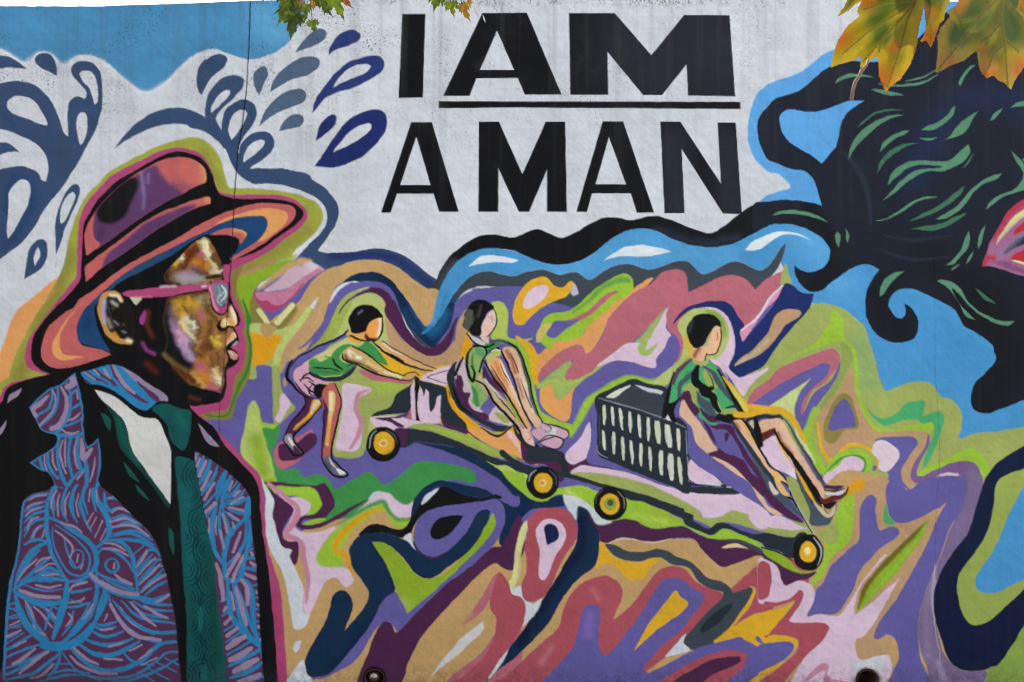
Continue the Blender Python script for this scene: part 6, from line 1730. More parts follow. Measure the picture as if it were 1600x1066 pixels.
s JB 1.2,1.9,4.3,4.3,2.2 440.0,30.0 540.0,60.0
s JB 1.2,1.9,4.3,4.3,2.2 880.0,490.0 970.0,544.0
s JB 1.2,1.9,4.3,4.3,2.2 930.0,460.0 1060.0,530.0
s JB 1.2,1.9,4.3,4.3,2.2 980.0,420.0 1100.0,480.0
s JB 1.2,1.9,4.3,4.3,2.2 1030.0,390.0 1115.0,435.0
s JB 1.2,1.9,4.3,4.3,2.2 310.0,430.0 450.0,430.0
s JB 1.2,1.9,4.3,4.3,2.2 290.0,500.0 420.0,470.0 560.0,490.0
s JB 1.2,1.9,4.3,4.3,2.2 230.0,544.0 400.0,505.0 520.0,500.0
s JB 1.2,1.9,4.3,4.3,2.2 380.0,370.0 350.0,450.0 300.0,520.0
s JB 1.2,1.9,4.3,4.3,2.2 560.0,510.0 640.0,544.0
s JB 1.2,1.5,3.2,3.2,1.6 700.0,544.0 740.0,520.0
s JB 1.2,1.9,4.3,4.3,2.2 760.0,350.0 840.0,420.0 960.0,440.0
s JB 1.2,1.9,4.3,4.3,2.2 690.0,544.0 820.0,530.0 980.0,470.0 1110.0,400.0
s JB 1.2,1.9,4.3,4.3,2.2 600.0,110.0 640.0,60.0
s JB 1.2,1.9,4.3,4.3,2.2 720.0,60.0 840.0,170.0 960.0,235.0 1100.0,240.0
s JB 1.2,1.9,4.3,4.3,2.2 860.0,20.0 960.0,55.0 1080.0,60.0
s JB 1.2,1.9,4.3,4.3,2.2 60.0,60.0 110.0,40.0
s JB 1.2,2.4,5.4,5.4,2.7 30.0,350.0 120.0,300.0 200.0,250.0
s JB 1.2,2.4,5.4,5.4,2.7 30.0,500.0 160.0,440.0 270.0,360.0
s JB 1.2,1.9,4.3,4.3,2.2 160.0,60.0 190.0,140.0 250.0,220.0
s JB 1.2,1.9,4.3,4.3,2.2 330.0,60.0 300.0,140.0 280.0,220.0
s JB 1.2,1.9,4.3,4.3,2.2 520.0,120.0 480.0,200.0 420.0,260.0
s JB 1.2,1.5,3.2,3.2,1.6 640.0,100.0 600.0,150.0
s JB 1.2,1.9,4.3,4.3,2.2 30.0,280.0 110.0,240.0
s JL 1.2,2.4,4.0,2.8 60.0,190.0 120.0,160.0
s JL 1.2,3.0,5.0,3.5 40.0,262.0 130.0,220.0
s JL 1.2,2.4,4.0,2.8 85.0,320.0 165.0,288.0
s JL 1.2,3.6,6.0,4.2 80.0,430.0 140.0,400.0 220.0,335.0
s JL 1.2,3.6,6.0,4.2 120.0,490.0 220.0,410.0 300.0,355.0
s JL 1.2,3.0,5.0,3.5 190.0,520.0 260.0,500.0 330.0,435.0
s JL 1.2,3.0,5.0,3.5 440.0,380.0 520.0,450.0 640.0,490.0 730.0,495.0
s JL 1.2,3.0,5.0,3.5 460.0,330.0 540.0,400.0 610.0,432.0
s JL 1.2,3.0,5.0,3.5 680.0,322.0 765.0,302.0
s JL 1.2,3.0,5.0,3.5 650.0,398.0 760.0,405.0
s JL 1.2,2.7,4.5,3.1 630.0,215.0 700.0,212.0
s JL 1.2,2.7,4.5,3.1 810.0,350.0 885.0,312.0
s JL 1.2,2.7,4.5,3.1 870.0,400.0 950.0,345.0
s JL 1.2,2.4,4.0,2.8 880.0,440.0 980.0,390.0
a 4a3a48 20,.5 200,560 500,560 800,560
a 141416 8,.6 0,560 300,580
}
@J2
#painted_man/jacket_pattern.a
g JP 1 72,30c 80,150 110,300 150,500 170,600 200,750 235,900 250,1066 270,1300 310,1600 345,1900 370,2200 665,2200 640,1800 620,1500 595,1066 580,900 560,750 545,600 542,430 500,350 420,260 330,180 200,90 90,28
{
s JB 1.2,2.4,5.4,5.4,2.7 110.0,35.0 75.0,130.0
s JB 1.2,2.4,5.4,5.4,2.7 155.0,65.0 130.0,130.0 90.0,210.0
s JB 1.2,3.4,7.6,7.6,3.8 210.0,100.0 170.0,210.0 105.0,310.0
s JB 1.2,2.4,5.4,5.4,2.7 265.0,145.0 230.0,250.0 130.0,390.0
s JB 1.2,4.9,10.8,10.8,5.4 340.0,195.0 290.0,300.0 265.0,420.0
s JB 1.2,3.4,7.6,7.6,3.8 270.0,360.0 150.0,490.0
s JB 1.2,2.9,6.5,6.5,3.2 270.0,440.0 170.0,580.0
s JB 1.2,3.4,7.6,7.6,3.8 380.0,235.0 330.0,330.0 310.0,430.0
s JB 1.2,2.4,5.4,5.4,2.7 430.0,280.0 340.0,400.0
s JB 1.2,2.4,5.4,5.4,2.7 450.0,300.0 400.0,380.0 330.0,420.0
s JB 1.2,2.2,4.9,4.9,2.4 490.0,345.0 430.0,420.0 340.0,440.0
s JB 1.2,2.4,5.4,5.4,2.7 530.0,405.0 430.0,460.0 320.0,465.0
s JB 1.2,5.8,13.0,13.0,6.5 310.0,400.0 310.0,480.0
s JB 1.2,1.9,4.3,4.3,2.2 330.0,490.0 400.0,530.0 490.0,550.0
s JB 1.2,1.9,4.3,4.3,2.2 330.0,530.0 400.0,590.0 460.0,610.0
s JB 1.2,3.9,8.6,8.6,4.3 500.0,590.0 380.0,700.0 330.0,850.0 320.0,1010.0
s JB 1.2,2.4,5.4,5.4,2.7 300.0,450.0 280.0,600.0 300.0,750.0 330.0,880.0
s JB 1.2,3.9,8.6,8.6,4.3 260.0,470.0 215.0,650.0 240.0,850.0 320.0,970.0
s JB 1.2,5.3,11.9,11.9,5.9 530.0,420.0 520.0,520.0 500.0,610.0
s JB 1.2,2.4,5.4,5.4,2.7 500.0,600.0 500.0,750.0 450.0,870.0 340.0,980.0
s JB 1.2,2.4,5.4,5.4,2.7 535.0,600.0 525.0,780.0 490.0,950.0 440.0,1066.0
s JB 1.2,1.9,4.3,4.3,2.2 330.0,560.0 370.0,700.0 350.0,770.0
s JB 1.2,1.9,4.3,4.3,2.2 310.0,500.0 340.0,640.0 400.0,720.0
s JB 1.2,2.4,5.4,5.4,2.7 560.0,840.0 500.0,880.0
s JB 1.2,2.4,5.4,5.4,2.7 585.0,925.0 500.0,900.0
s JB 1.2,2.4,5.4,5.4,2.7 590.0,1000.0 480.0,1000.0
s JB 1.2,1.9,4.3,4.3,2.2 520.0,600.0 545.0,740.0 540.0,830.0
s JL 1.2,3.0,5.0,3.5 88.0,45.0 80.0,100.0
s JL 1.2,3.6,6.0,4.2 120.0,85.0 95.0,150.0
s JL 1.2,4.8,8.0,5.6 170.0,110.0 110.0,235.0
s JL 1.2,4.2,7.0,4.9 210.0,200.0 135.0,345.0
s JL 1.2,4.2,7.0,4.9 240.0,290.0 155.0,430.0
s JL 1.2,5.4,9.0,6.3 245.0,460.0 160.0,540.0
s JL 1.2,3.6,6.0,4.2 390.0,275.0 360.0,350.0
s JL 1.2,3.6,6.0,4.2 450.0,355.0 405.0,400.0
s JL 1.2,3.6,6.0,4.2 478.0,410.0 380.0,460.0
s JL 1.2,4.2,7.0,4.9 365.0,497.0 480.0,520.0
s JL 1.2,3.6,6.0,4.2 360.0,545.0 440.0,600.0
s JL 1.2,3.6,6.0,4.2 310.0,550.0 350.0,700.0
s JL 1.2,3.0,5.0,3.5 390.0,620.0 405.0,665.0
s JL 1.2,3.6,6.0,4.2 290.0,690.0 320.0,835.0
s JL 1.2,4.2,7.0,4.9 460.0,700.0 395.0,865.0
s JL 1.2,3.0,5.0,3.5 195.0,590.0 195.0,700.0
s JL 1.2,2.4,4.0,2.8 260.0,570.0 250.0,640.0 255.0,720.0
s JL 1.2,4.8,8.0,5.6 450.0,890.0 340.0,1050.0
s JL 1.2,4.8,8.0,5.6 485.0,900.0 400.0,1066.0
s JL 1.2,3.6,6.0,4.2 550.0,870.0 555.0,890.0
s JL 1.2,3.6,6.0,4.2 545.0,955.0 572.0,980.0
@J3
s JB 1.2,3.4,7.6,7.6,3.8 320.0,0.0 320.0,200.0 370.0,245.0 450.0,220.0 480.0,60.0 500.0,-20.0
s JB 1.2,3.9,8.6,8.6,4.3 340.0,240.0 350.0,400.0 370.0,520.0 450.0,640.0 540.0,730.0 615.0,795.0
s JB 1.2,2.9,6.5,6.5,3.2 380.0,260.0 420.0,430.0 460.0,600.0 600.0,770.0
s JB 1.2,3.4,7.6,7.6,3.8 450.0,220.0 520.0,270.0 545.0,380.0 545.0,520.0 570.0,680.0 615.0,790.0
s JB 1.2,2.9,6.5,6.5,3.2 400.0,260.0 450.0,380.0 540.0,650.0
s JB 1.2,2.9,6.5,6.5,3.2 285.0,415.0 350.0,380.0
s JB 1.2,2.9,6.5,6.5,3.2 300.0,530.0 370.0,480.0
s JB 1.2,2.9,6.5,6.5,3.2 315.0,650.0 410.0,590.0
s JB 1.2,2.9,6.5,6.5,3.2 325.0,740.0 460.0,655.0
s JB 1.2,3.4,7.6,7.6,3.8 340.0,840.0 520.0,740.0
s JB 1.2,3.4,7.6,7.6,3.8 350.0,935.0 500.0,860.0 610.0,800.0
s JB 1.2,3.4,7.6,7.6,3.8 360.0,1030.0 500.0,985.0 630.0,905.0
s JB 1.2,3.4,7.6,7.6,3.8 490.0,1070.0 640.0,1010.0
s JB 1.2,2.4,5.4,5.4,2.7 480.0,150.0 575.0,165.0
s JB 1.2,2.4,5.4,5.4,2.7 500.0,70.0 565.0,60.0
s JB 1.2,2.4,5.4,5.4,2.7 530.0,290.0 585.0,270.0
s JB 1.2,2.4,5.4,5.4,2.7 540.0,390.0 595.0,380.0
s JB 1.2,2.4,5.4,5.4,2.7 545.0,470.0 600.0,470.0
s JB 1.2,2.4,5.4,5.4,2.7 550.0,570.0 605.0,580.0
s JB 1.2,2.4,5.4,5.4,2.7 560.0,660.0 615.0,680.0
s JB 1.2,1.9,4.3,4.3,2.2 600.0,800.0 640.0,900.0
s JL 1.2,4.8,8.0,5.6 250.0,110.0 290.0,250.0 305.0,400.0
s JL 1.2,4.8,8.0,5.6 430.0,30.0 330.0,205.0
s JL 1.2,4.8,8.0,5.6 460.0,60.0 380.0,240.0
s JL 1.2,4.8,8.0,5.6 455.0,240.0 500.0,300.0 505.0,440.0
s JL 1.2,4.8,8.0,5.6 410.0,300.0 450.0,450.0 490.0,600.0
s JL 1.2,3.6,6.0,4.2 370.0,340.0 395.0,480.0
s JL 1.2,4.8,8.0,5.6 490.0,195.0 565.0,225.0
s JL 1.2,3.6,6.0,4.2 530.0,95.0 560.0,122.0
s JL 1.2,3.6,6.0,4.2 535.0,25.0 540.0,40.0
s JL 1.2,4.2,7.0,4.9 325.0,460.0 310.0,490.0
s JL 1.2,4.8,8.0,5.6 370.0,545.0 320.0,590.0
s JL 1.2,5.4,9.0,6.3 420.0,630.0 335.0,690.0
s JL 1.2,6.6,11.0,7.7 480.0,700.0 400.0,740.0 340.0,785.0
s JL 1.2,6.6,11.0,7.7 530.0,790.0 440.0,850.0 360.0,885.0
s JL 1.2,7.2,12.0,8.4 580.0,880.0 480.0,935.0 400.0,975.0
s JL 1.2,6.6,11.0,7.7 600.0,1000.0 520.0,1040.0 430.0,1070.0
s JL 1.2,3.0,5.0,3.5 575.0,325.0 575.0,345.0
s JL 1.2,3.6,6.0,4.2 580.0,435.0 586.0,441.0
s JL 1.2,3.6,6.0,4.2 582.0,520.0 588.0,526.0
s JL 1.2,4.2,7.0,4.9 590.0,615.0 596.0,621.0
s JL 1.2,4.2,7.0,4.9 605.0,720.0 611.0,726.0
s JL 1.2,3.6,6.0,4.2 620.0,860.0 626.0,866.0
}
// drain stains, joints
#-
@F
s 1c1a1a 1,1.5,1,1.6,1,1.3 391,-6 390,40 388,90 384,150 378,200 372,232 369,270 367,300
s 24221f 1,1.2,.8,1.2,.7,~.85 367,300 364,350 362,400 356,470 352,540 347,600 343,640 342,734
s 2a2a30 1,.7,.5,.6,~.6 342,734 340,800 337,850
s 3c464a 1,.5,.4,.6,~.55 1450,147 1452,160
s 3c4c4c 1,.6,.5,.7,.4,~.6 1460,520 1460,580 1463,610 1468,708 1465,760 1463,797 1460,850
s c8c4d0 1,.6,.8,1,.6,~.7 1460,880 1461,915 1457,940 1461,975 1463,1000 1469,1020 1468,1050
a 14100e 3,.5 388,92
a 54483c 1.5,.6 378,195
a 30302e 9,.45 205,58 212,68
a 30302e 6,.35 252,60 262,68
a 2e3028 4,.4 28,66
a 3a3c34 3,.4 48,68 54,74
a 44463c 3,.5 175,205 180,215
a 1c1a18 1.2,.9 1365,541
a 302c28 1,.8 1320,672 1328,671
a 8c8a84 8,.35 175,90 185,130
a 908c84 9,.3 190,140 200,165
s 98847c 1.5,.5,2,2,~.6 88,410 86,418
a 6b2d20 2,.5 85,408
"""  # letters M and N carry an airbrushed sky sheen in their black
# ---------------------------------------------------------------- materials of the wall
m_paint, nt, b = mat('painted_concrete', rough=.5)
at = nt.nodes.new('ShaderNodeAttribute'); at.attribute_name = 'paint'
v3 = objvec(nt, (1, 1, .8)); v1 = objvec(nt, (1, 1, 1)); vH = objvec(nt, (1, 1, 7)); vV = objvec(nt, (9, 1, .6))
mott = ramp(nt, noise(nt, 2.2, 8, v1, .65), .25, .75, (.94, .94, .945), (1.05, 1.05, 1.045))
col = mixc(nt, 1., at.outputs['Color'], mott, 'MULTIPLY')
col = mixc(nt, 1., col, ramp(nt, noise(nt, 60, 3, vH), .3, .7, (.95, .95, .95), (1.04, 1.04, 1.04)), 'MULTIPLY')
col = mixc(nt, 1., col, ramp(nt, noise(nt, 420, 2, v1), .3, .7, (.955, .955, .955), (1.04, 1.04, 1.04)), 'MULTIPLY')
# mildew: sooty specks under the coping, thinning downwards
geo = nt.nodes.new('ShaderNodeNewGeometry'); sp = nt.nodes.new('ShaderNodeSeparateXYZ'); nt.links.new(geo.outputs['Position'], sp.inputs['Vector'])
mr = nt.nodes.new('ShaderNodeMapRange'); mr.inputs[1].default_value = 2.35; mr.inputs[2].default_value = 3.36; nt.links.new(sp.outputs['Z'], mr.inputs[0])
spk = ramp(nt, noise(nt, 95, 5, v1, .75), .545, .63); ptch = ramp(nt, noise(nt, 4.2, 4, v1, .6), .47, .62)
mx_ = nt.nodes.new('ShaderNodeMapRange'); mx_.inputs[1].default_value = 1.4; mx_.inputs[2].default_value = -1.2; mx_.inputs[3].default_value = .35; nt.links.new(sp.outputs['X'], mx_.inputs[0])
g1 = mathn(nt, 'MULTIPLY', mathn(nt, 'MULTIPLY', mathn(nt, 'MULTIPLY', spk, ptch), mathn(nt, 'MULTIPLY', mr.outputs[0], 1.3)), mx_.outputs[0])
haze_ = mathn(nt, 'MULTIPLY', mathn(nt, 'MULTIPLY', ramp(nt, noise(nt, 11, 6, v1, .7), .48, .68), ptch), mathn(nt, 'MULTIPLY', mathn(nt, 'MULTIPLY', mr.outputs[0], .24), mx_.outputs[0]))
col = mixc(nt, haze_, col, (.16, .155, .14))
mr2 = nt.nodes.new('ShaderNodeMapRange'); mr2.inputs[1].default_value = 3.30; mr2.inputs[2].default_value = 3.345; nt.links.new(sp.outputs['Z'], mr2.inputs[0])
g2 = mathn(nt, 'MULTIPLY', mathn(nt, 'MULTIPLY', ramp(nt, noise(nt, 58, 6, v3, .8), .49, .57), ramp(nt, noise(nt, 3.4, 5, v1, .7), .46, .56)), mathn(nt, 'MULTIPLY', mr2.outputs[0], .85))
# a few dark flecks anywhere
g3 = mathn(nt, 'MULTIPLY', ramp(nt, noise(nt, 48, 2, v1), .755, .79), .5)
# rain streaks and splashed dirt near the ground
vS = objvec(nt, (11, 1, .35)); col = mixc(nt, mathn(nt, 'MULTIPLY', ramp(nt, noise(nt, 1.6, 5, vS, .6), .50, .72), mathn(nt, 'ADD', mathn(nt, 'MULTIPLY', mr.outputs[0], .24), .06)), col, (.10, .10, .09))
mb = nt.nodes.new('ShaderNodeMapRange'); mb.inputs[1].default_value = .40; mb.inputs[2].default_value = .22; nt.links.new(sp.outputs['Z'], mb.inputs[0])
col = mixc(nt, mathn(nt, 'MULTIPLY', ramp(nt, noise(nt, 26, 7, v1, .8), .42, .62), mb.outputs[0]), col, (.05, .045, .04))
col = mixc(nt, mathn(nt, 'MAXIMUM', mathn(nt, 'MAXIMUM', g1, g2), g3), col, (.018, .018, .014))
# pale rubbed-off streaks
col = mixc(nt, mathn(nt, 'MULTIPLY', ramp(nt, noise(nt, 30, 6, vH, .8), .66, .74), .16), col, (.5, .5, .5))
nt.links.new(col, b.inputs['Base Color'])
nt.links.new(ramp(nt, noise(nt, 5, 4, v1), .3, .7, (.36, .36, .36), (.5, .5, .5)), b.inputs['Roughness'])
h = mathn(nt, 'ADD', mathn(nt, 'MULTIPLY', noise(nt, 34, 6, v1, .7), .45), mathn(nt, 'ADD', mathn(nt, 'MULTIPLY', mathn(nt, 'MULTIPLY', noise(nt, 13, 3, vV, .5), ramp(nt, noise(nt, .9, 3, v1), .45, .6)), .6), mathn(nt, 'MULTIPLY', noise(nt, 260, 3, v1), .25)))
b.inputs['Specular IOR Level'].default_value = .12
bp = nt.nodes.new('ShaderNodeBump'); bp.inputs['Strength'].default_value = .11; bp.inputs['Distance'].default_value = .004; nt.links.new(h, bp.inputs['Height']); nt.links.new(bp.outputs['Normal'], b.inputs['Normal'])

m_conc, nt, b = mat('bare_concrete', rough=.9); v = objvec(nt, (1, 1, 1))
nt.links.new(mixc(nt, ramp(nt, noise(nt, 40, 6, v, .7), .45, .6), (.34, .33, .31), (.12, .12, .11)), b.inputs['Base Color'])
m_rust, nt, b = mat('rusty_iron', rough=.8); v = objvec(nt, (1, 1, 1))
nt.links.new(mixc(nt, ramp(nt, noise(nt, 70, 5, v, .7), .4, .65), (.012, .009, .008), (.09, .03, .015)), b.inputs['Base Color'])
m_cap, nt, b = mat('worn_steel', (.42, .33, .31), .32); b.inputs['Metallic'].default_value = .9

# ---------------------------------------------------------------- the mural, painted on a fine grid of the wall's face
ST = 1.19
def axis(a, b, lo, hi, far):
    d = np.arange(a, b, ST); l = np.arange(a - far, lo - far, -far)[::-1] if lo < a else []; r = np.arange(d[-1] + far, hi + far, far)
    return np.concatenate([l, d, r])
xs = axis(-8, 1609, -520, 2120, 7.); ys = axis(-4, 1074, -4, 1166, 6.); ys[-1] = 533 + CZ * PX + 4
cv = Canvas(xs, ys); cv.run(MURAL, PAL, PAINT_K)
X, Y = np.meshgrid(xs, ys)
# unsteady hand: edges wander by a pixel or so
def bil(img, U, V):
    fi = np.interp(U, xs, np.arange(len(xs))); fj = np.interp(V, ys, np.arange(len(ys)))
    i = np.minimum(fi.astype(int), len(xs) - 2); j = np.minimum(fj.astype(int), len(ys) - 2); a = (fi - i)[..., None]; c = (fj - j)[..., None]
    return (img[j, i] * (1-a) + img[j, i+1] * a) * (1-c) + (img[j+1, i] * (1-a) + img[j+1, i+1] * a) * c
wob = lambda s, k: vnoise(X / s, Y / s, k) - .5
LET = np.array([n.startswith(('letter', 'underline')) for n in cv.names])[cv.ids]
for s_ in (1, 2, 3): LET = LET | np.roll(LET, s_, 0) | np.roll(LET, -s_, 0) | np.roll(LET, s_, 1) | np.roll(LET, -s_, 1)
AM = np.where(LET, .3, 1.)
img = bil(cv.img, X + AM * (1.5 * wob(13, 1) + .8 * wob(4.5, 2)), Y + AM * (1.5 * wob(13, 3) + .8 * wob(4.5, 4))).astype(np.float32)
# brushed and rolled paint: coat thickness varies a little from place to place
coat = 1 + .12 * (vnoise(X / 60, Y / 45, 9) - .5) + .10 * (vnoise(X / 23, Y / 4.5, 10) - .5) + .08 * (vnoise(X / 2.2, Y / 14, 11) - .5) + .10 * (vnoise((X + Y) / 30, (X - Y) / 5, 16) - .5)
img *= coat[..., None].astype(np.float32)

TOPX = [-600, 0, 150, 280, 400, 600, 900, 1300, 1480, 2200]; TOPY = [12, 10, 10.5, 6, 1.2, -.5, -1.2, -.8, 2.6, 4]
topy = np.interp(xs, TOPX, TOPY) + .9 * (vnoise(xs / 9., xs * 0, 12) - .5)
JL = (np.array([-6, 40, 90, 150, 200, 232, 270, 300, 350, 400, 470, 540, 600, 640, 734, 800, 850, 1200]), np.array([391, 390, 388, 384, 378, 372, 369, 367, 364, 362, 356, 352, 347, 343, 342, 340, 337, 336.]))
JR = (np.array([-6, 160, 520, 580, 610, 708, 760, 797, 850, 880, 915, 940, 975, 1000, 1020, 1200]), np.array([1448, 1452, 1460, 1460, 1463, 1468, 1465, 1463, 1460, 1460, 1461, 1457, 1461, 1463, 1469, 1466.]))
dep = .0016 * (vnoise(X / 210, Y / 160, 13) - .5) + .00012 * (vnoise(X / 4, Y / 25, 14) - .5)
jl = np.interp(ys, *JL)[:, None]; jr = np.interp(ys, *JR)[:, None]
dep += np.where(np.abs(X - jl) < .9, np.clip((760 - Y) / 500, .2, 1) * .009, 0) - np.where(X > jl, .0022, 0)
dep += np.where(np.abs(X - jr) < .7, .002, 0) + np.where(X > jr, .0012, 0)
YY = np.maximum(Y, topy[None, :])
HOLES = [(585, 1061, 15.5), (1355, 1063, 16)]
ny, nx = X.shape
keep = (Y[1:, :-1] > topy[None, :-1]) & (Y[1:, 1:] > topy[None, 1:])
for hx, hy, hr in HOLES:
    cxm = (X[:-1, :-1] + X[1:, 1:]) / 2; cym = (Y[:-1, :-1] + Y[1:, 1:]) / 2; keep &= np.hypot(cxm - hx, cym - hy) > hr
    # chipped, recessed edge round the pipe
    dep += .006 * np.exp(-((np.hypot(X - hx, Y - hy) - hr) / 2.2) ** 2)
    k = np.exp(-((np.hypot(X - hx, Y - hy) - hr) / (2.5 + 3 * vnoise(X / 4, Y / 4, 15))) ** 2)[..., None]; img += k.astype(np.float32) * (np.array([.02, .015, .012], np.float32) - img)
VX = (X - 800) / PX; VZ = CZ + (533 - YY) / PX
V = np.stack([VX, dep, VZ], -1).reshape(-1, 3).astype(np.float32); CC = np.concatenate([img, np.ones((ny, nx, 1), np.float32)], 2).reshape(-1, 4)
fid = cv.ids[:-1, :-1].copy(); fid[~keep] = -1
def pieces(F):
    """connected pieces of equal id: a label per cell (runs along the rows, joined where they touch)"""
    H, W_ = F.shape; ch = np.ones((H, W_), bool); ch[:, 1:] = F[:, 1:] != F[:, :-1]
    run = np.cumsum(ch.ravel()).reshape(H, W_) - 1; par = list(range(run[-1, -1] + 1))
    def find(a):
        while par[a] != a: par[a] = par[par[a]]; a = par[a]
        return a
    same = F[1:] == F[:-1]; q = np.unique(np.stack([run[:-1][same], run[1:][same]], 1), axis=0)
    for u, v_ in q.tolist():
        a, c = find(u), find(v_)
        if a != c: par[max(a, c)] = min(a, c)
    root = np.array([find(k) for k in range(len(par))]); return np.unique(root[run], return_inverse=True)[1].reshape(H, W_)
for rep in range(3):                                   # slivers join the piece beside them
    lab = pieces(fid); size = np.bincount(lab.ravel()); small_ = (size[lab] < (60, 110, 140)[rep]) & (fid >= 0)
    if not small_.any(): break
    for sweep in range(60):
        nb = np.where(small_[:, 1:], 0, 1)
        done = True
        for ax, sh in ((1, 1), (0, 1), (1, -1), (0, -1)):
            src = np.roll(fid, sh, ax); ok = small_ & ~np.roll(small_, sh, ax) & (src >= 0)
            if ok.any(): fid[ok] = src[ok]; small_ = small_ & ~ok; done = False
        if done or not small_.any(): break
lab = pieces(fid); first = {}
_, fi = np.unique(lab, return_index=True); pid = fid.ravel()[fi]; size = np.bincount(lab.ravel())
comps = {}
for c in np.argsort(-size):
    if pid[c] >= 0 and size[c] > 3: comps.setdefault(int(pid[c]), []).append(int(c))
J, I = np.mgrid[0:ny-1, 0:nx-1]; base = J * nx + I
order_ = np.argsort(lab.ravel(), kind='stable'); starts = np.searchsorted(lab.ravel()[order_], np.arange(len(size) + 1))
def patch(c, name, parent):
    q = base.ravel()[order_[starts[c]:starts[c+1]]]
    if not len(q): return None
    F = np.stack([q, q + nx, q + nx + 1, q + 1], 1).ravel()
    u, inv = np.unique(F, return_inverse=True); me = bpy.data.meshes.new(name); n = len(q)
    me.vertices.add(len(u)); me.vertices.foreach_set('co', V[u].ravel())
    me.loops.add(4*n); me.loops.foreach_set('vertex_index', inv.astype(np.int32).ravel())
    me.polygons.add(n); me.polygons.foreach_set('loop_start', np.arange(0, 4*n, 4, dtype=np.int32)); me.polygons.foreach_set('loop_total', np.full(n, 4, np.int32))
    me.polygons.foreach_set('use_smooth', np.ones(n, bool))
    at = me.attributes.new('paint', 'FLOAT_COLOR', 'POINT'); at.data.foreach_set('color', CC[u].ravel())
    me.update(calc_edges=True); me.materials.append(m_paint)
    o = bpy.data.objects.new(name, me); sc.collection.objects.link(o); o.parent = parent
    return o
# the wall itself: coping, back, ends (its front is the painted face)
TH = .24; bv = []; bf = []
tx = xs[::6]; tz = CZ + (533 - np.interp(tx, xs, topy)) / PX
for x, z in zip((tx - 800) / PX, tz): bv += [(x, -.0005, z), (x, .03, z - .001), (x, TH, z - .006), (x, TH, 0)]
for k in range(len(tx) - 1):
    a = 4*k
    for q in range(3): bf.append((a+q, a+4+q, a+5+q, a+1+q))
for e in (0, 4*(len(tx)-1)):
    x = bv[e][0]; bv.append((x, 0, 0)); bf.append((e, e+1, e+2, e+3, len(bv)-1))
wall = mobj('mural_wall', bv, bf, m_conc)
tag(wall, 'long concrete wall painted with a bright mural that reads I AM A MAN', 'wall', kind='thing')
PARENTOF = {'painted_slat': 'painted_crate', 'painted_hair_strand': 'painted_hair', 'painted_pupil': 'painted_violet_eye', 'painted_wheel': 'painted_cart', 'painted_cart_seat': 'painted_cart',
            'painted_chassis': 'painted_cart'}
LAB = {'painted_man': 'painted man in profile with a pink brimmed hat, pink glasses and a patterned black jacket',
       'painted_pushing_boy': 'painted child in a green shirt bending forward to push the first cart',
       'painted_seated_girl': 'painted girl with dark bobbed hair sitting with knees drawn up on the first cart',
       'painted_riding_boy': 'painted boy in a green shirt leaning back on the second cart behind the crate',
       'painted_crate': 'painted dark slatted crate standing on the second cart', 'painted_hair': 'painted mass of blue black flowing hair with green strands',
       'painted_flower': 'painted pink and red flower at the right edge', 'painted_violet_eye': 'painted violet eye shape with a black pupil',
       'painted_black_wave': None, 'painted_wave_crest': 'painted black wave running under the words', 'painted_navy_ring': 'painted dark navy loop around a blue patch'}
made = {}
def mk(name):
    k = cv.names.index(name); base_n = name.split('.')[0]
    if name in made: return made[name]
    if k not in comps: return None
    if '/' in base_n: par = mk(base_n.split('/')[0]); nm = 'painted_' + base_n.split('/')[1]
    else: par = mk(PARENTOF[base_n]) if base_n in PARENTOF else wall; nm = base_n
    par = par or wall
    made[name] = o = patch(comps[k][0], nm, par)
    if LAB.get(base_n) and name == base_n: o['label'] = LAB[base_n]
    for c in comps[k][1:]:
        if base_n in LAB and par is wall: patch(c, 'painted_outline', o)
        else: patch(c, nm, par)
    return o
for n in cv.names[1:]: mk(n)
for (hx, hy, hr), kind in zip(HOLES, ('cap', 'open')):
    c = P3(hx, hy); r = hr / PX * 1.02; vs = []; fs = []; n = 28
    prof = [(r, .0), (r, -.004), (r*.93, -.004), (r*.9, .12)] if kind == 'open' else [(r, .002), (r, -.003), (r*.9, -.003), (r*.88, .05)]
    for j, (rr, dy) in enumerate(prof):
        for k in range(n): t = 2*math.pi*k/n; wv = 1 + .03*math.sin(3*t) ; vs.append((c.x + rr*wv*math.cos(t), dy, c.z + rr*wv*math.sin(t)))
    for j in range(3):
        for k in range(n): fs.append((j*n+k, j*n+(k+1) % n, (j+1)*n+(k+1) % n, (j+1)*n+k))
    fs.append(tuple(range(3*n, 4*n)))
    pipe = mobj('drain_pipe', vs, fs, m_rust, wall, True)
    if kind == 'cap':
        vs = []; fs = []
        for j in range(7):
            ph = j / 6 * math.pi / 2
            for k in range(n): t = 2*math.pi*k/n; rr = r*.62*math.cos(ph); vs.append((c.x - r*.08 + rr*math.cos(t), .03 - r*.75*math.sin(ph), c.z + r*.12 + rr*math.sin(t)))
        for j in range(6):
            for k in range(n): fs.append((j*n+k, j*n+(k+1) % n, (j+1)*n+(k+1) % n, (j+1)*n+k))
        mobj('pipe_plug', vs, fs, m_cap, pipe, True)

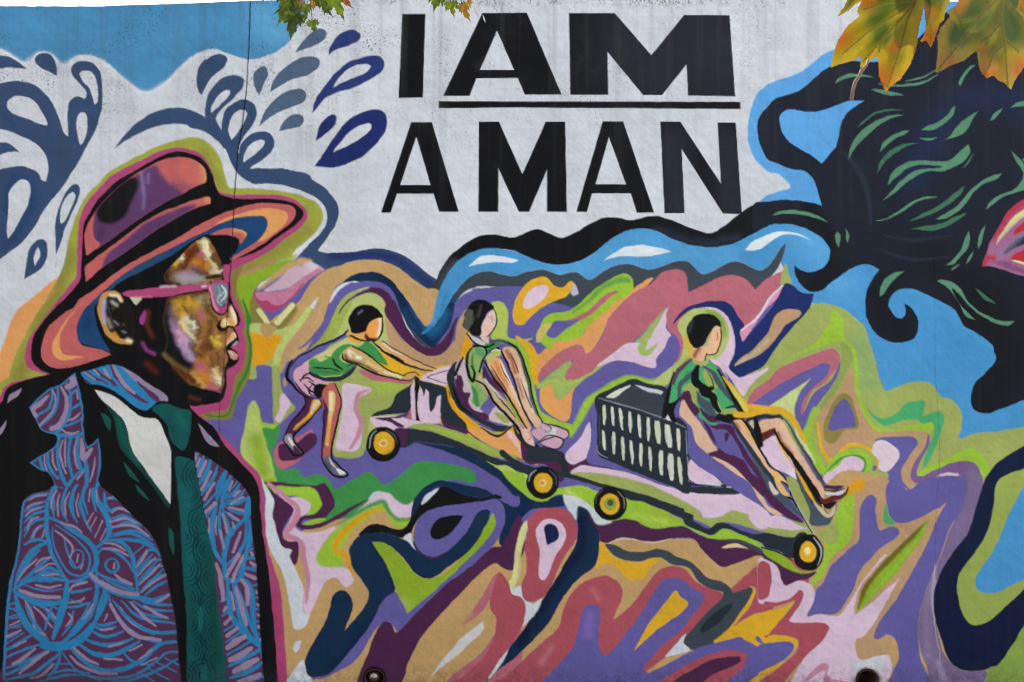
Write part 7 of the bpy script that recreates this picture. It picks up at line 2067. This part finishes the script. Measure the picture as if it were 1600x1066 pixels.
# ---------------------------------------------------------------- ground
m_g, nt, b = mat('ground_grass', rough=.95); v = objvec(nt, (1, 1, 1))
nt.links.new(mixc(nt, ramp(nt, noise(nt, 1.2, 8, v, .7), .4, .6), (.035, .055, .02), (.09, .075, .045)), b.inputs['Base Color'])
gr = mobj('ground', [(-600, -600, -.01), (600, -600, -.01), (600, 600, -.01), (-600, 600, -.01)], [(0, 1, 2, 3)], m_g); tag(gr, kind='structure')
m_p, nt, b = mat('bounce_concrete', rough=.9); v = objvec(nt, (1, 1, 1))
nt.links.new(mixc(nt, ramp(nt, noise(nt, 9, 8, v, .7), .3, .7), (.30, .29, .27), (.40, .39, .36)), b.inputs['Base Color'])
y0, y1 = -2.4, -7.5; vs = []; fs = []
for k in range(-10, 11):
    for (a, c) in ((y0, (y0+y1)/2), ((y0+y1)/2, y1)):
        x0, x1 = k*1.5 + .006, (k+1)*1.5 - .006; a2, c2 = a - .006, c + .006; s = len(vs)
        vs += [(x0, a2, .03), (x1, a2, .03), (x1, c2, .03), (x0, c2, .03), (x0, a2, -.01), (x1, a2, -.01), (x1, c2, -.01), (x0, c2, -.01)]
        fs += [(s, s+3, s+2, s+1), (s, s+1, s+5, s+4), (s+1, s+2, s+6, s+5), (s+2, s+3, s+7, s+6), (s+3, s, s+4, s+7)]
pv = mobj('bounce_pavement', vs, fs, m_p); tag(pv, kind='structure')  # unseen; added so sunlit slabs bounce light onto the upper wall
random.seed(4); vs = []; fs = []
for k in range(6000):
    x = random.uniform(-4, 4); y = random.uniform(-2.35, -.01); h = random.uniform(.03, .10); a = random.uniform(0, 6.3); s = len(vs); dx, dy = .004*math.cos(a), .004*math.sin(a); lx, ly = random.uniform(-.03, .03), random.uniform(-.03, .03)
    vs += [(x-dx, y-dy, -.01), (x+dx, y+dy, -.01), (x+lx, min(y+ly, -.005), h)]; fs.append((s, s+1, s+2))
m_gr, nt, b = mat('grass_blades', (.05, .085, .025), .8)
tag(mobj('grass', vs, fs, m_gr), kind='stuff')

# ---------------------------------------------------------------- maple tree, its leaves hanging into the view
m_bark, nt, b = mat('maple_bark', rough=.9); v = objvec(nt, (4, 4, 1))
nt.links.new(mixc(nt, ramp(nt, noise(nt, 14, 6, v, .7), .35, .65), (.05, .04, .032), (.17, .14, .115)), b.inputs['Base Color'])
def leafmat(name):
    m = bpy.data.materials.new(name); m.use_nodes = True; nt = m.node_tree; nt.nodes.clear(); O = nt.nodes.new('ShaderNodeOutputMaterial')
    a = nt.nodes.new('ShaderNodeAttribute'); a.attribute_name = 'leafcol'
    t = nt.nodes.new('ShaderNodeTexCoord').outputs['Object']
    c = mixc(nt, 1., a.outputs['Color'], ramp(nt, noise(nt, 120, 5, t, .7), .3, .7, (.78, .78, .78), (1.15, 1.15, 1.15)), 'MULTIPLY')
    c = mixc(nt, mathn(nt, 'MULTIPLY', ramp(nt, noise(nt, 160, 3, t), .68, .72), .5), c, (.10, .03, .01))
    p = nt.nodes.new('ShaderNodeBsdfPrincipled'); nt.links.new(c, p.inputs['Base Color']); p.inputs['Roughness'].default_value = .45
    tr = nt.nodes.new('ShaderNodeBsdfTranslucent'); nt.links.new(mixc(nt, 1., c, (1.0, .95, .45), 'MULTIPLY'), tr.inputs['Color'])
    ms = nt.nodes.new('ShaderNodeMixShader'); ms.inputs[0].default_value = .4; nt.links.new(p.outputs[0], ms.inputs[1]); nt.links.new(tr.outputs[0], ms.inputs[2]); nt.links.new(ms.outputs[0], O.inputs['Surface'])
    return m
m_leaf = leafmat('maple_leaf')
def tube(pts, rad, n=8):
    vs = []; fs = []
    for i, p in enumerate(pts):
        d = (pts[min(i+1, len(pts)-1)] - pts[max(i-1, 0)]).normalized(); u = d.orthogonal().normalized(); w_ = d.cross(u)
        for k in range(n): t = 2*math.pi*k/n; vs.append(tuple(p + (u*math.cos(t) + w_*math.sin(t)) * rad[i]))
    for i in range(len(pts)-1):
        for k in range(n): fs.append((i*n+k, i*n+(k+1) % n, (i+1)*n+(k+1) % n, (i+1)*n+k))
    fs.append(tuple(range(n))[::-1]); fs.append(tuple(range((len(pts)-1)*n, len(pts)*n)))
    return vs, fs
def bend(a, b, sag, n=10, jit=.03, seed=0):
    r = random.Random(seed); a = Vector(a); b = Vector(b)
    return [a.lerp(b, t/n) + Vector((r.uniform(-jit, jit), r.uniform(-jit, jit), sag * math.sin(math.pi*t/n))) * (1 if 0 < t < n else 0) for t in range(n+1)]
tree = bpy.data.objects.new('maple_tree', None); sc.collection.objects.link(tree); tree.location = (-3.2, -6.8, 0)
tag(tree, 'maple tree whose green and orange autumn leaves hang over the top of the mural', 'tree')
bpy.context.view_layer.update(); INV = tree.matrix_world.inverted()
def tp(o): o.parent = tree; o.matrix_parent_inverse = INV; return o
trunk = [Vector((-3.2, -6.8, -.05)), Vector((-3.18, -6.8, .6)), Vector((-3.22, -6.75, 1.6)), Vector((-3.1, -6.6, 2.7)), Vector((-3.05, -6.5, 4.2)), Vector((-3.1, -6.5, 5.6))]
tp(mobj('trunk', *tube(trunk, [.24, .17, .15, .13, .09, .03], 16), m_bark, None, True))
CL1 = P3(480, -70, 2.62); CL2 = P3(705, -60, 2.75); CL3 = P3(1440, -90, .78); CL4 = P3(1575, -80, .80)
br = bend((-3.1, -6.6, 2.75), (-.75, -4.1, 3.1), .15, seed=1); tp(mobj('branch', *tube(br, np.linspace(.05, .022, 11)), m_bark, None, True))
b2 = bend(br[-1], CL1 + Vector((.05, 0, .06)), .12, seed=2); tp(mobj('branch', *tube(b2, np.linspace(.022, .005, 11)), m_bark, None, True))
b3 = bend(b2[6], CL2 + Vector((0, 0, .05)), .05, seed=3); tp(mobj('branch', *tube(b3, np.linspace(.010, .004, 11)), m_bark, None, True))
b4 = bend(br[4], CL3, .12, seed=4, jit=.015); tp(mobj('branch', *tube(b4, np.linspace(.016, .003, 11)), m_bark, None, True))
b5 = bend(b4[7], CL4, .02, seed=5, jit=.005); tp(mobj('branch', *tube(b5, np.linspace(.005, .002, 11)), m_bark, None, True))

def leaf_from_outline(pts, corner_ser, veins, colf, step, place, name='leaf', fold=.05):
    """pts: outline in local 2-D units; returns a mesh object; serrated edge, raised veins, colour per vertex"""
    P = [np.array(p, float) for p in pts]; out = []; rs = random.Random(len(pts))
    for a, c in zip(P, P[1:] + P[:1]):
        L_ = np.hypot(*(c - a)); m = max(1, int(L_ / (corner_ser * 1.1))); nn = np.array([-(c-a)[1], (c-a)[0]]) / max(L_, 1e-6)
        for k in range(m):
            q = a + (c - a) * k / m; out.append(q)
            if m > 1: out.append(a + (c - a) * (k + .72) / m + nn * corner_ser * .45 * rs.uniform(.3, 1.4))
    out = np.array(out); x0, y0 = out.min(0); x1, y1 = out.max(0); inner = []
    def inside(q):
        x, y = q; a = out; b_ = np.roll(out, -1, 0); c = ((a[:, 1] > y) != (b_[:, 1] > y)) & (x < (b_[:, 0]-a[:, 0])*(y-a[:, 1])/(b_[:, 1]-a[:, 1]+1e-12)+a[:, 0])
        return c.sum() % 2
    gx = np.arange(x0, x1, step); gy = np.arange(y0, y1, step*.87)
    for r_, y in enumerate(gy):
        for x in gx:
            q = (x + (step*.5 if r_ % 2 else 0) + rs.uniform(-.1, .1)*step, y)
            if inside(q) and np.min(np.hypot(out[:, 0]-q[0], out[:, 1]-q[1])) > step*.55: inner.append(q)
    allp = [Vector(p) for p in out] + [Vector(p) for p in inner]; n = len(out)
    vo, eo, fo, *_ = delaunay_2d_cdt(allp, [(i, (i+1) % n) for i in range(n)], [], 1, 1e-5)
    A = np.array([(v.x, v.y) for v in vo]); D = np.full(len(A), 1e9)
    for vn in veins:
        for a, c in zip(vn, vn[1:]):
            a = np.array(a, float); c = np.array(c, float); d = c - a; t = np.clip(((A - a) @ d) / (d @ d), 0, 1); D = np.minimum(D, np.hypot(*(A - a - t[:, None]*d).T))
    E = np.min(np.hypot(A[:, None, 0]-out[None, :, 0], A[:, None, 1]-out[None, :, 1]), 1); S = max(x1-x0, y1-y0)
    cols = np.array([colf(q, d, e) for q, d, e in zip(A, D/S, E/S)])
    H = -fold*S*np.exp(-(D/S/.06)**2)*.25 + fold*S*(np.minimum(D/S, .12)/.12)*.35 + .02*S*np.sin(A[:, 0]/S*9)*np.cos(A[:, 1]/S*8)
    verts = [tuple(place(q, h)) for q, h in zip(A, H)]
    o = mobj(name, verts, [tuple(f) for f in fo], m_leaf, None, True)
    at = o.data.attributes.new('leafcol', 'FLOAT_COLOR', 'POINT'); at.data.foreach_set('color', np.concatenate([cols, np.ones((len(cols), 1))], 1).ravel().astype(np.float32))
    return o
mixv = lambda a, c, t: np.array(a) * (1 - t) + np.array(c) * t
GREEN = (.075, .125, .010); DGREEN = (.03, .055, .008); YEL = (.33, .25, .014); ORG = (.42, .135, .02); RED = (.38, .045, .02); VEIN = (.16, .07, .015); LIME = (.22, .33, .02)
def big(pts, veins, orange, d, dark=None, name='leaf', tilt=(0, 0), step=9):
    f = FR_L1
    def colf(q, dv, e):
        t = max(0, min(1, 1 - e / .10)); n = float(vnoise(np.array(q[0]/150.), np.array(q[1]/150.), 21))
        c = mixv(mixv(GREEN, DGREEN, .3), YEL, min(1, max(0, 1.5*n - .35 + .9*t))); c = mixv(c, (.45, .36, .02), t*.45)
        o_ = max([max(0, 1 - math.hypot(q[0]-a, q[1]-b_)/r) for a, b_, r in orange] + [0]); c = mixv(c, ORG, min(1, o_*1.0*(.5 + .8*n) + t*.3*n))
        if dv < .03: c = mixv(c, (.20, .26, .02), .5*(1 - dv/.03))
        if dv < .0065: c = mixv(c, VEIN, .9)
        if dark:
            for a, b_, r in dark: c = c * (1 - .0 * max(0, 1 - math.hypot(q[0]-a, q[1]-b_)/r))
        return c
    cx, cy = pts[0]
    def place(q, h):
        dd = d + h * .19375 / PX * d / CD + (q[1]-cy) * tilt[1] + (q[0]-cx) * tilt[0]
        return P3(1290 + q[0]*.19375, q[1]*.19375, dd)
    o = leaf_from_outline(pts, 17, veins, colf, step, place, name); return tp(o)
FR_L1 = None
# three large leaves close to the lens, top right
big([(700,-60),(600,-110),(480,-100),(350,-40),(290,10),(255,95),(275,130),(180,210),(100,330),(60,450),(45,545),(100,520),(180,500),(240,480),(290,440),(282,545),(305,540),(370,480),(408,452),(428,490),(432,600),(460,680),(488,738),(520,700),(600,640),(680,520),(715,430),(738,340),(745,250),(770,150),(790,40),(780,-60)],
    [[(735,0),(600,160),(450,330),(300,500)], [(735,0),(560,120),(330,270),(130,440)], [(735,0),(660,160),(600,400),(500,700)], [(450,330),(430,420)], [(735,0),(500,20),(300,80)]],
    [(120,300,160), (560,380,90), (480,640,170), (350,20,120)], .775, name='leaf', tilt=(-.00002, .00004))
big([(780,-80),(770,0),(800,80),(810,200),(800,280),(765,335),(815,325),(850,382),(880,300),(918,190),(955,155),(962,80),(1000,10),(1010,-80)],
    [[(860,-60),(840,100),(850,360)], [(870,-40),(930,80)]], [(850,300,140), (840,100,90)], .805, name='leaf', tilt=(.00003, 0))
big([(1400,-90),(1200,-110),(1100,-40),(1050,55),(980,100),(1012,130),(930,230),(905,300),(910,400),(898,500),(893,585),(960,552),(1020,520),(1110,490),(1220,400),(1232,480),(1248,570),(1300,630),(1352,602),(1400,650),(1450,670),(1495,722),(1520,650),(1600,540),(1640,460),(1720,430),(1800,330),(1850,200),(1800,60),(1820,-90),(1600,-120)],
    [[(1425,-40),(1250,130),(1090,340),(910,560)], [(1425,-40),(1410,150),(1450,400),(1470,690)], [(1425,-40),(1600,200),(1780,300)], [(1250,130),(1080,180)], [(1410,190),(1330,290),(1260,330)], [(1430,370),(1350,440),(1310,560)], [(1440,320),(1560,420)]],
    [(1060,40,130), (1300,560,170), (1560,560,140), (980,500,110), (1270,420,80)], .79, name='leaf', tilt=(.00002, -.00002))
big([(190,-40),(150,60),(98,132),(150,105),(190,78),(240,35),(310,-10),(330,-60)], [[(270,-40),(120,110)]], [], .9, name='leaf')
big([(1590,-60),(1560,20),(1540,80),(1590,130),(1620,200),(1680,120),(1760,40),(1740,-60)], [[(1660,-50),(1610,180)]], [(1590,30,80)], .74, name='leaf')
# unseen leaves added above the frame and behind the big ones to shade them
big([(300,-420),(380,-200),(420,-120),(520,-180),(640,-160),(700,-330),(620,-460),(450,-520)], [[(500,-480),(450,-150)]], [], .803, name='leaf', step=22)
big([(400,-300),(370,-100),(400,60),(440,200),(500,130),(560,170),(610,330),(680,250),(745,180),(765,40),(765,-160),(560,-420)], [[(600,-400),(600,240)]], [], .81, name='leaf', step=22)
big([(440,-260),(420,-80),(450,40),(520,60),(600,160),(650,110),(720,60),(750,-120),(560,-380)], [[(600,-360),(600,140)]], [], .818, name='leaf', step=22)
big([(1640,-200),(1600,-20),(1640,120),(1700,200),(1780,120),(1820,-100),(1740,-240)], [[(1700,-200),(1700,160)]], [], .82, name='leaf', step=22)
big([(1500,-420),(1560,-230),(1620,-140),(1740,-180),(1800,-330),(1720,-460),(1600,-500)], [[(1650,-480),(1640,-160)]], [], .81, name='leaf', step=22)
# petioles
for a, c, d in (((735, 0), (760, -460), .775), ((1425, -40), (1475, -420), .79), ((860, -60), (800, -460), .805), ((270, -40), (600, -500), .88)):
    A = P3(1290 + a[0]*.19375, a[1]*.19375, d); B_ = P3(1290 + c[0]*.19375, c[1]*.19375, .79); tp(mobj('leaf_stalk', *tube(bend(A, B_, .004, 6, .001), np.linspace(.0008, .0012, 7), 6), m_bark, None, True))
m_tw, nt, b = mat('dry_stalk', (.30, .19, .13), .6)
tp(mobj('dry_stalk', *tube([P3(1290 + x*.19375, y*.19375, .77) for x, y in ((345, 480), (330, 530), (290, 570), (275, 610), (240, 660), (222, 720), (208, 800))], [.0008, .0009, .0013, .0011, .0013, .0012, .0015], 8), m_tw, None, True))

# small leaves of the cluster nearer the wall: a generic five lobed maple leaf
LOBE = [(0, 0), (.10, -.06), (.30, -.20), (.28, -.05), (.55, -.02), (.44, .10), (.62, .30), (.42, .28), (.40, .42), (.22, .34), (.26, .55), (.18, .66), (.14, .62), (.0, 1.0)]
LOBE = LOBE + [(-x, y) for x, y in LOBE[-2:0:-1]]
LV = [[(0, 0), (0, .95)], [(0, 0), (.32, .32), (.55, .30)], [(0, 0), (-.32, .32), (-.55, .30)], [(0, 0), (.45, -.02)], [(0, 0), (-.45, -.02)]]
def small(bx, by, tx_, ty_, d, pal, width=1., roll=0., seed=0):
    """leaf whose stalk end is seen at (bx, by) and whose tip at (tx_, ty_)"""
    B_ = P3(bx, by, d); T = P3(tx_, ty_, d); Lv = T - B_; ln = Lv.length; yv = Lv.normalized(); xv = yv.cross(Vector((0, 1, 0))).normalized(); nv = xv.cross(yv)
    xv = xv*math.cos(roll) + nv*math.sin(roll); nv = xv.cross(yv); r = random.Random(seed); c0, c1 = pal
    def colf(q, dv, e):
        n = float(vnoise(np.array(q[0]*5. + seed*3), np.array(q[1]*5.), 22)); t = max(0, 1 - e/.12)
        c = mixv(c0, c1, min(1, max(0, n*1.1 - .1 + t*.4)))
        return mixv(c, (.25, .30, .05), .35) if dv < .012 else c
    def place(q, h): return B_ + xv*(q[0]*ln*width) + yv*(q[1]*ln) + nv*(h*ln*1.6 - .25*ln*q[0]*q[0] - .12*ln*q[1]*q[1])
    o = tp(leaf_from_outline(LOBE, .07, LV, colf, .085, place, 'leaf', .07))
    return B_
GG = (GREEN, DGREEN); GL = (LIME, GREEN); GO = (GREEN, ORG); OY = (ORG, YEL); RR = (RED, ORG); DG = (DGREEN, GREEN)
S = [(459,22,453,66,2.60,DG,.75,.2),(458,2,430,42,2.66,DG,.75,.5),(455,-6,429,26,2.7,GG,.6,-.3),(466,4,446,24,2.64,DG,.8,.2),(488,33,493,55,2.52,GL,.85,.1),(480,8,475,42,2.58,GL,.6,-.4),
     (492,0,488,20,2.62,OY,.6,.6),(500,-4,521,31,2.60,GG,.62,.2),(504,-6,509,27,2.66,DG,.6,-.3),(520,-6,541,36,2.56,GL,.62,-.2),(530,-12,553,19,2.68,RR,.5,.5),(522,-14,527,15,2.7,GG,.8,0),
     (437,-14,432,8,2.6,GG,.8,.3),(412,-14,411,6,2.6,DG,.8,0),(424,-12,424,3,2.64,DG,.9,.2),(447,-12,446,5,2.5,RR,.8,.1),(470,-10,468,14,2.55,GO,.7,.2),(483,-12,486,8,2.7,RR,.7,.3),(545,-16,543,6,2.7,GO,.8,0),
     (50,-30,53,5,2.9,DG,.5,.2),(78,-30,77,6,2.9,DG,.5,.2),
     (686,-14,676,22,2.72,GL,.75,.2),(684,-16,668,7,2.74,GL,.7,.1),(690,-14,692,14,2.7,GL,.7,-.3),(701,5,696,20,2.75,GL,.9,.1),(704,4,711,31,2.68,(YEL, LIME),.62,-.1),(709,5,719,17,2.72,GG,.8,.3),
     (722,8,736,38,2.66,(ORG, YEL),.55,.2),(722,6,732,26,2.70,GG,.5,-.2),(731,-10,735,16,2.74,(ORG, YEL),.6,.2),(703,-16,703,6,2.7,(ORG, VEIN),.6,.1)]
for k, (a, b_, c, d_, dd, pal, wd, rl) in enumerate(S):
    B_ = small(a, b_, c, d_, dd, pal, wd, rl, k)
    tgt = (CL1 if a < 600 else CL2) if a > 200 else P3(70, -70, 2.9)
    tp(mobj('leaf_stalk', *tube([B_, B_.lerp(tgt, .5) + Vector((0, 0, -.004)), tgt], [.0009, .0008, .0010], 5), m_bark, None, True))
b6 = bend(b2[7], P3(70, -70, 2.9), .03, seed=7); tp(mobj('branch', *tube(b6, np.linspace(.008, .002, 11), 6), m_bark, None, True))
m_seed, nt, b = mat('glint_seed_wing', (.72, .70, .66), .3)  # near-white colour stands in for the glint on the wings
for a in ([(741, 8), (744, 15), (748, 22), (747, 28), (743, 22), (740, 14)], [(743, 7), (750, 14), (752, 21), (748, 17)], [(754, 23), (757, 29), (758, 35), (755, 30)]):
    f_ = [P3(x, y, 2.6) for x, y in a]; bk = [p + Vector((.001, .003, 0)) for p in f_]; n = len(a); vs = [tuple(p) for p in f_ + bk]
    tp(mobj('seed_wing', vs, [tuple(range(n)), tuple(range(2*n-1, n-1, -1))] + [(i, (i+1) % n, n+(i+1) % n, n+i) for i in range(n)], m_seed))
# the rest of the crown, unseen behind the camera; widened to shade the wall's left
CROWN = [(-3.1, -6.8, 5.2, 1.9), (-1.4, -7.2, 4.3, 1.5), (-4.9, -6.2, 4.4, 1.7), (-3.2, -8.2, 4.4, 1.7), (-5.6, -5.0, 3.0, 1.5), (-4.6, -7.6, 2.6, 1.6), (-1.6, -8.2, 2.8, 1.3), (-6.4, -6.6, 2.2, 1.7), (-6.2, -4.2, 1.7, 1.3), (-.5, -9.2, 3.2, 1.7), (-.9, -9.0, 5.4, 1.8), (-1.8, -9.4, 1.7, 1.4)]
random.seed(9); vs = []; fs = []; lc = []
for k in range(16000):
    c = random.choice(CROWN)
    v_ = Vector((random.gauss(0, 1), random.gauss(0, 1), random.gauss(0, .75))).normalized() * c[3] * random.uniform(.4, 1) ** .5; p = Vector(c[:3]) + v_
    u = Vector((random.gauss(0, 1), random.gauss(0, 1), random.gauss(0, .4))).normalized(); w_ = u.cross(Vector((random.gauss(0, .5), random.gauss(0, .5), 1))).normalized(); s = len(vs); z = random.uniform(.10, .19)
    for a, b_ in ((0, 0), (.55, .3), (.3, .5), (0, 1), (-.3, .5), (-.55, .3)): vs.append(tuple(p + w_*a*z + u*b_*z*1.2))
    fs.append(tuple(range(s, s+6))); q = random.choice([GREEN, DGREEN, LIME, YEL, ORG]); lc += [(*q, 1)] * 6
o = tp(mobj('shade_foliage', vs, fs, m_leaf)); at = o.data.attributes.new('leafcol', 'FLOAT_COLOR', 'POINT'); at.data.foreach_set('color', np.array(lc, np.float32).ravel()); tag(o, kind='stuff')
for k, t in enumerate([(-1.4, -7.2, 4.3), (-4.9, -6.2, 4.4), (-3.2, -8.2, 4.4), (-5.6, -5.0, 3.0), (-4.6, -7.6, 2.6), (-6.4, -6.6, 2.2), (-1.6, -8.2, 2.8), (-.5, -9.2, 3.2), (-.9, -9.0, 5.4)]): tp(mobj('branch', *tube(bend((-3.1, -6.55, 2.2 + .3*k), t, .1, seed=20+k), np.linspace(.05, .01, 11)), m_bark, None, True))
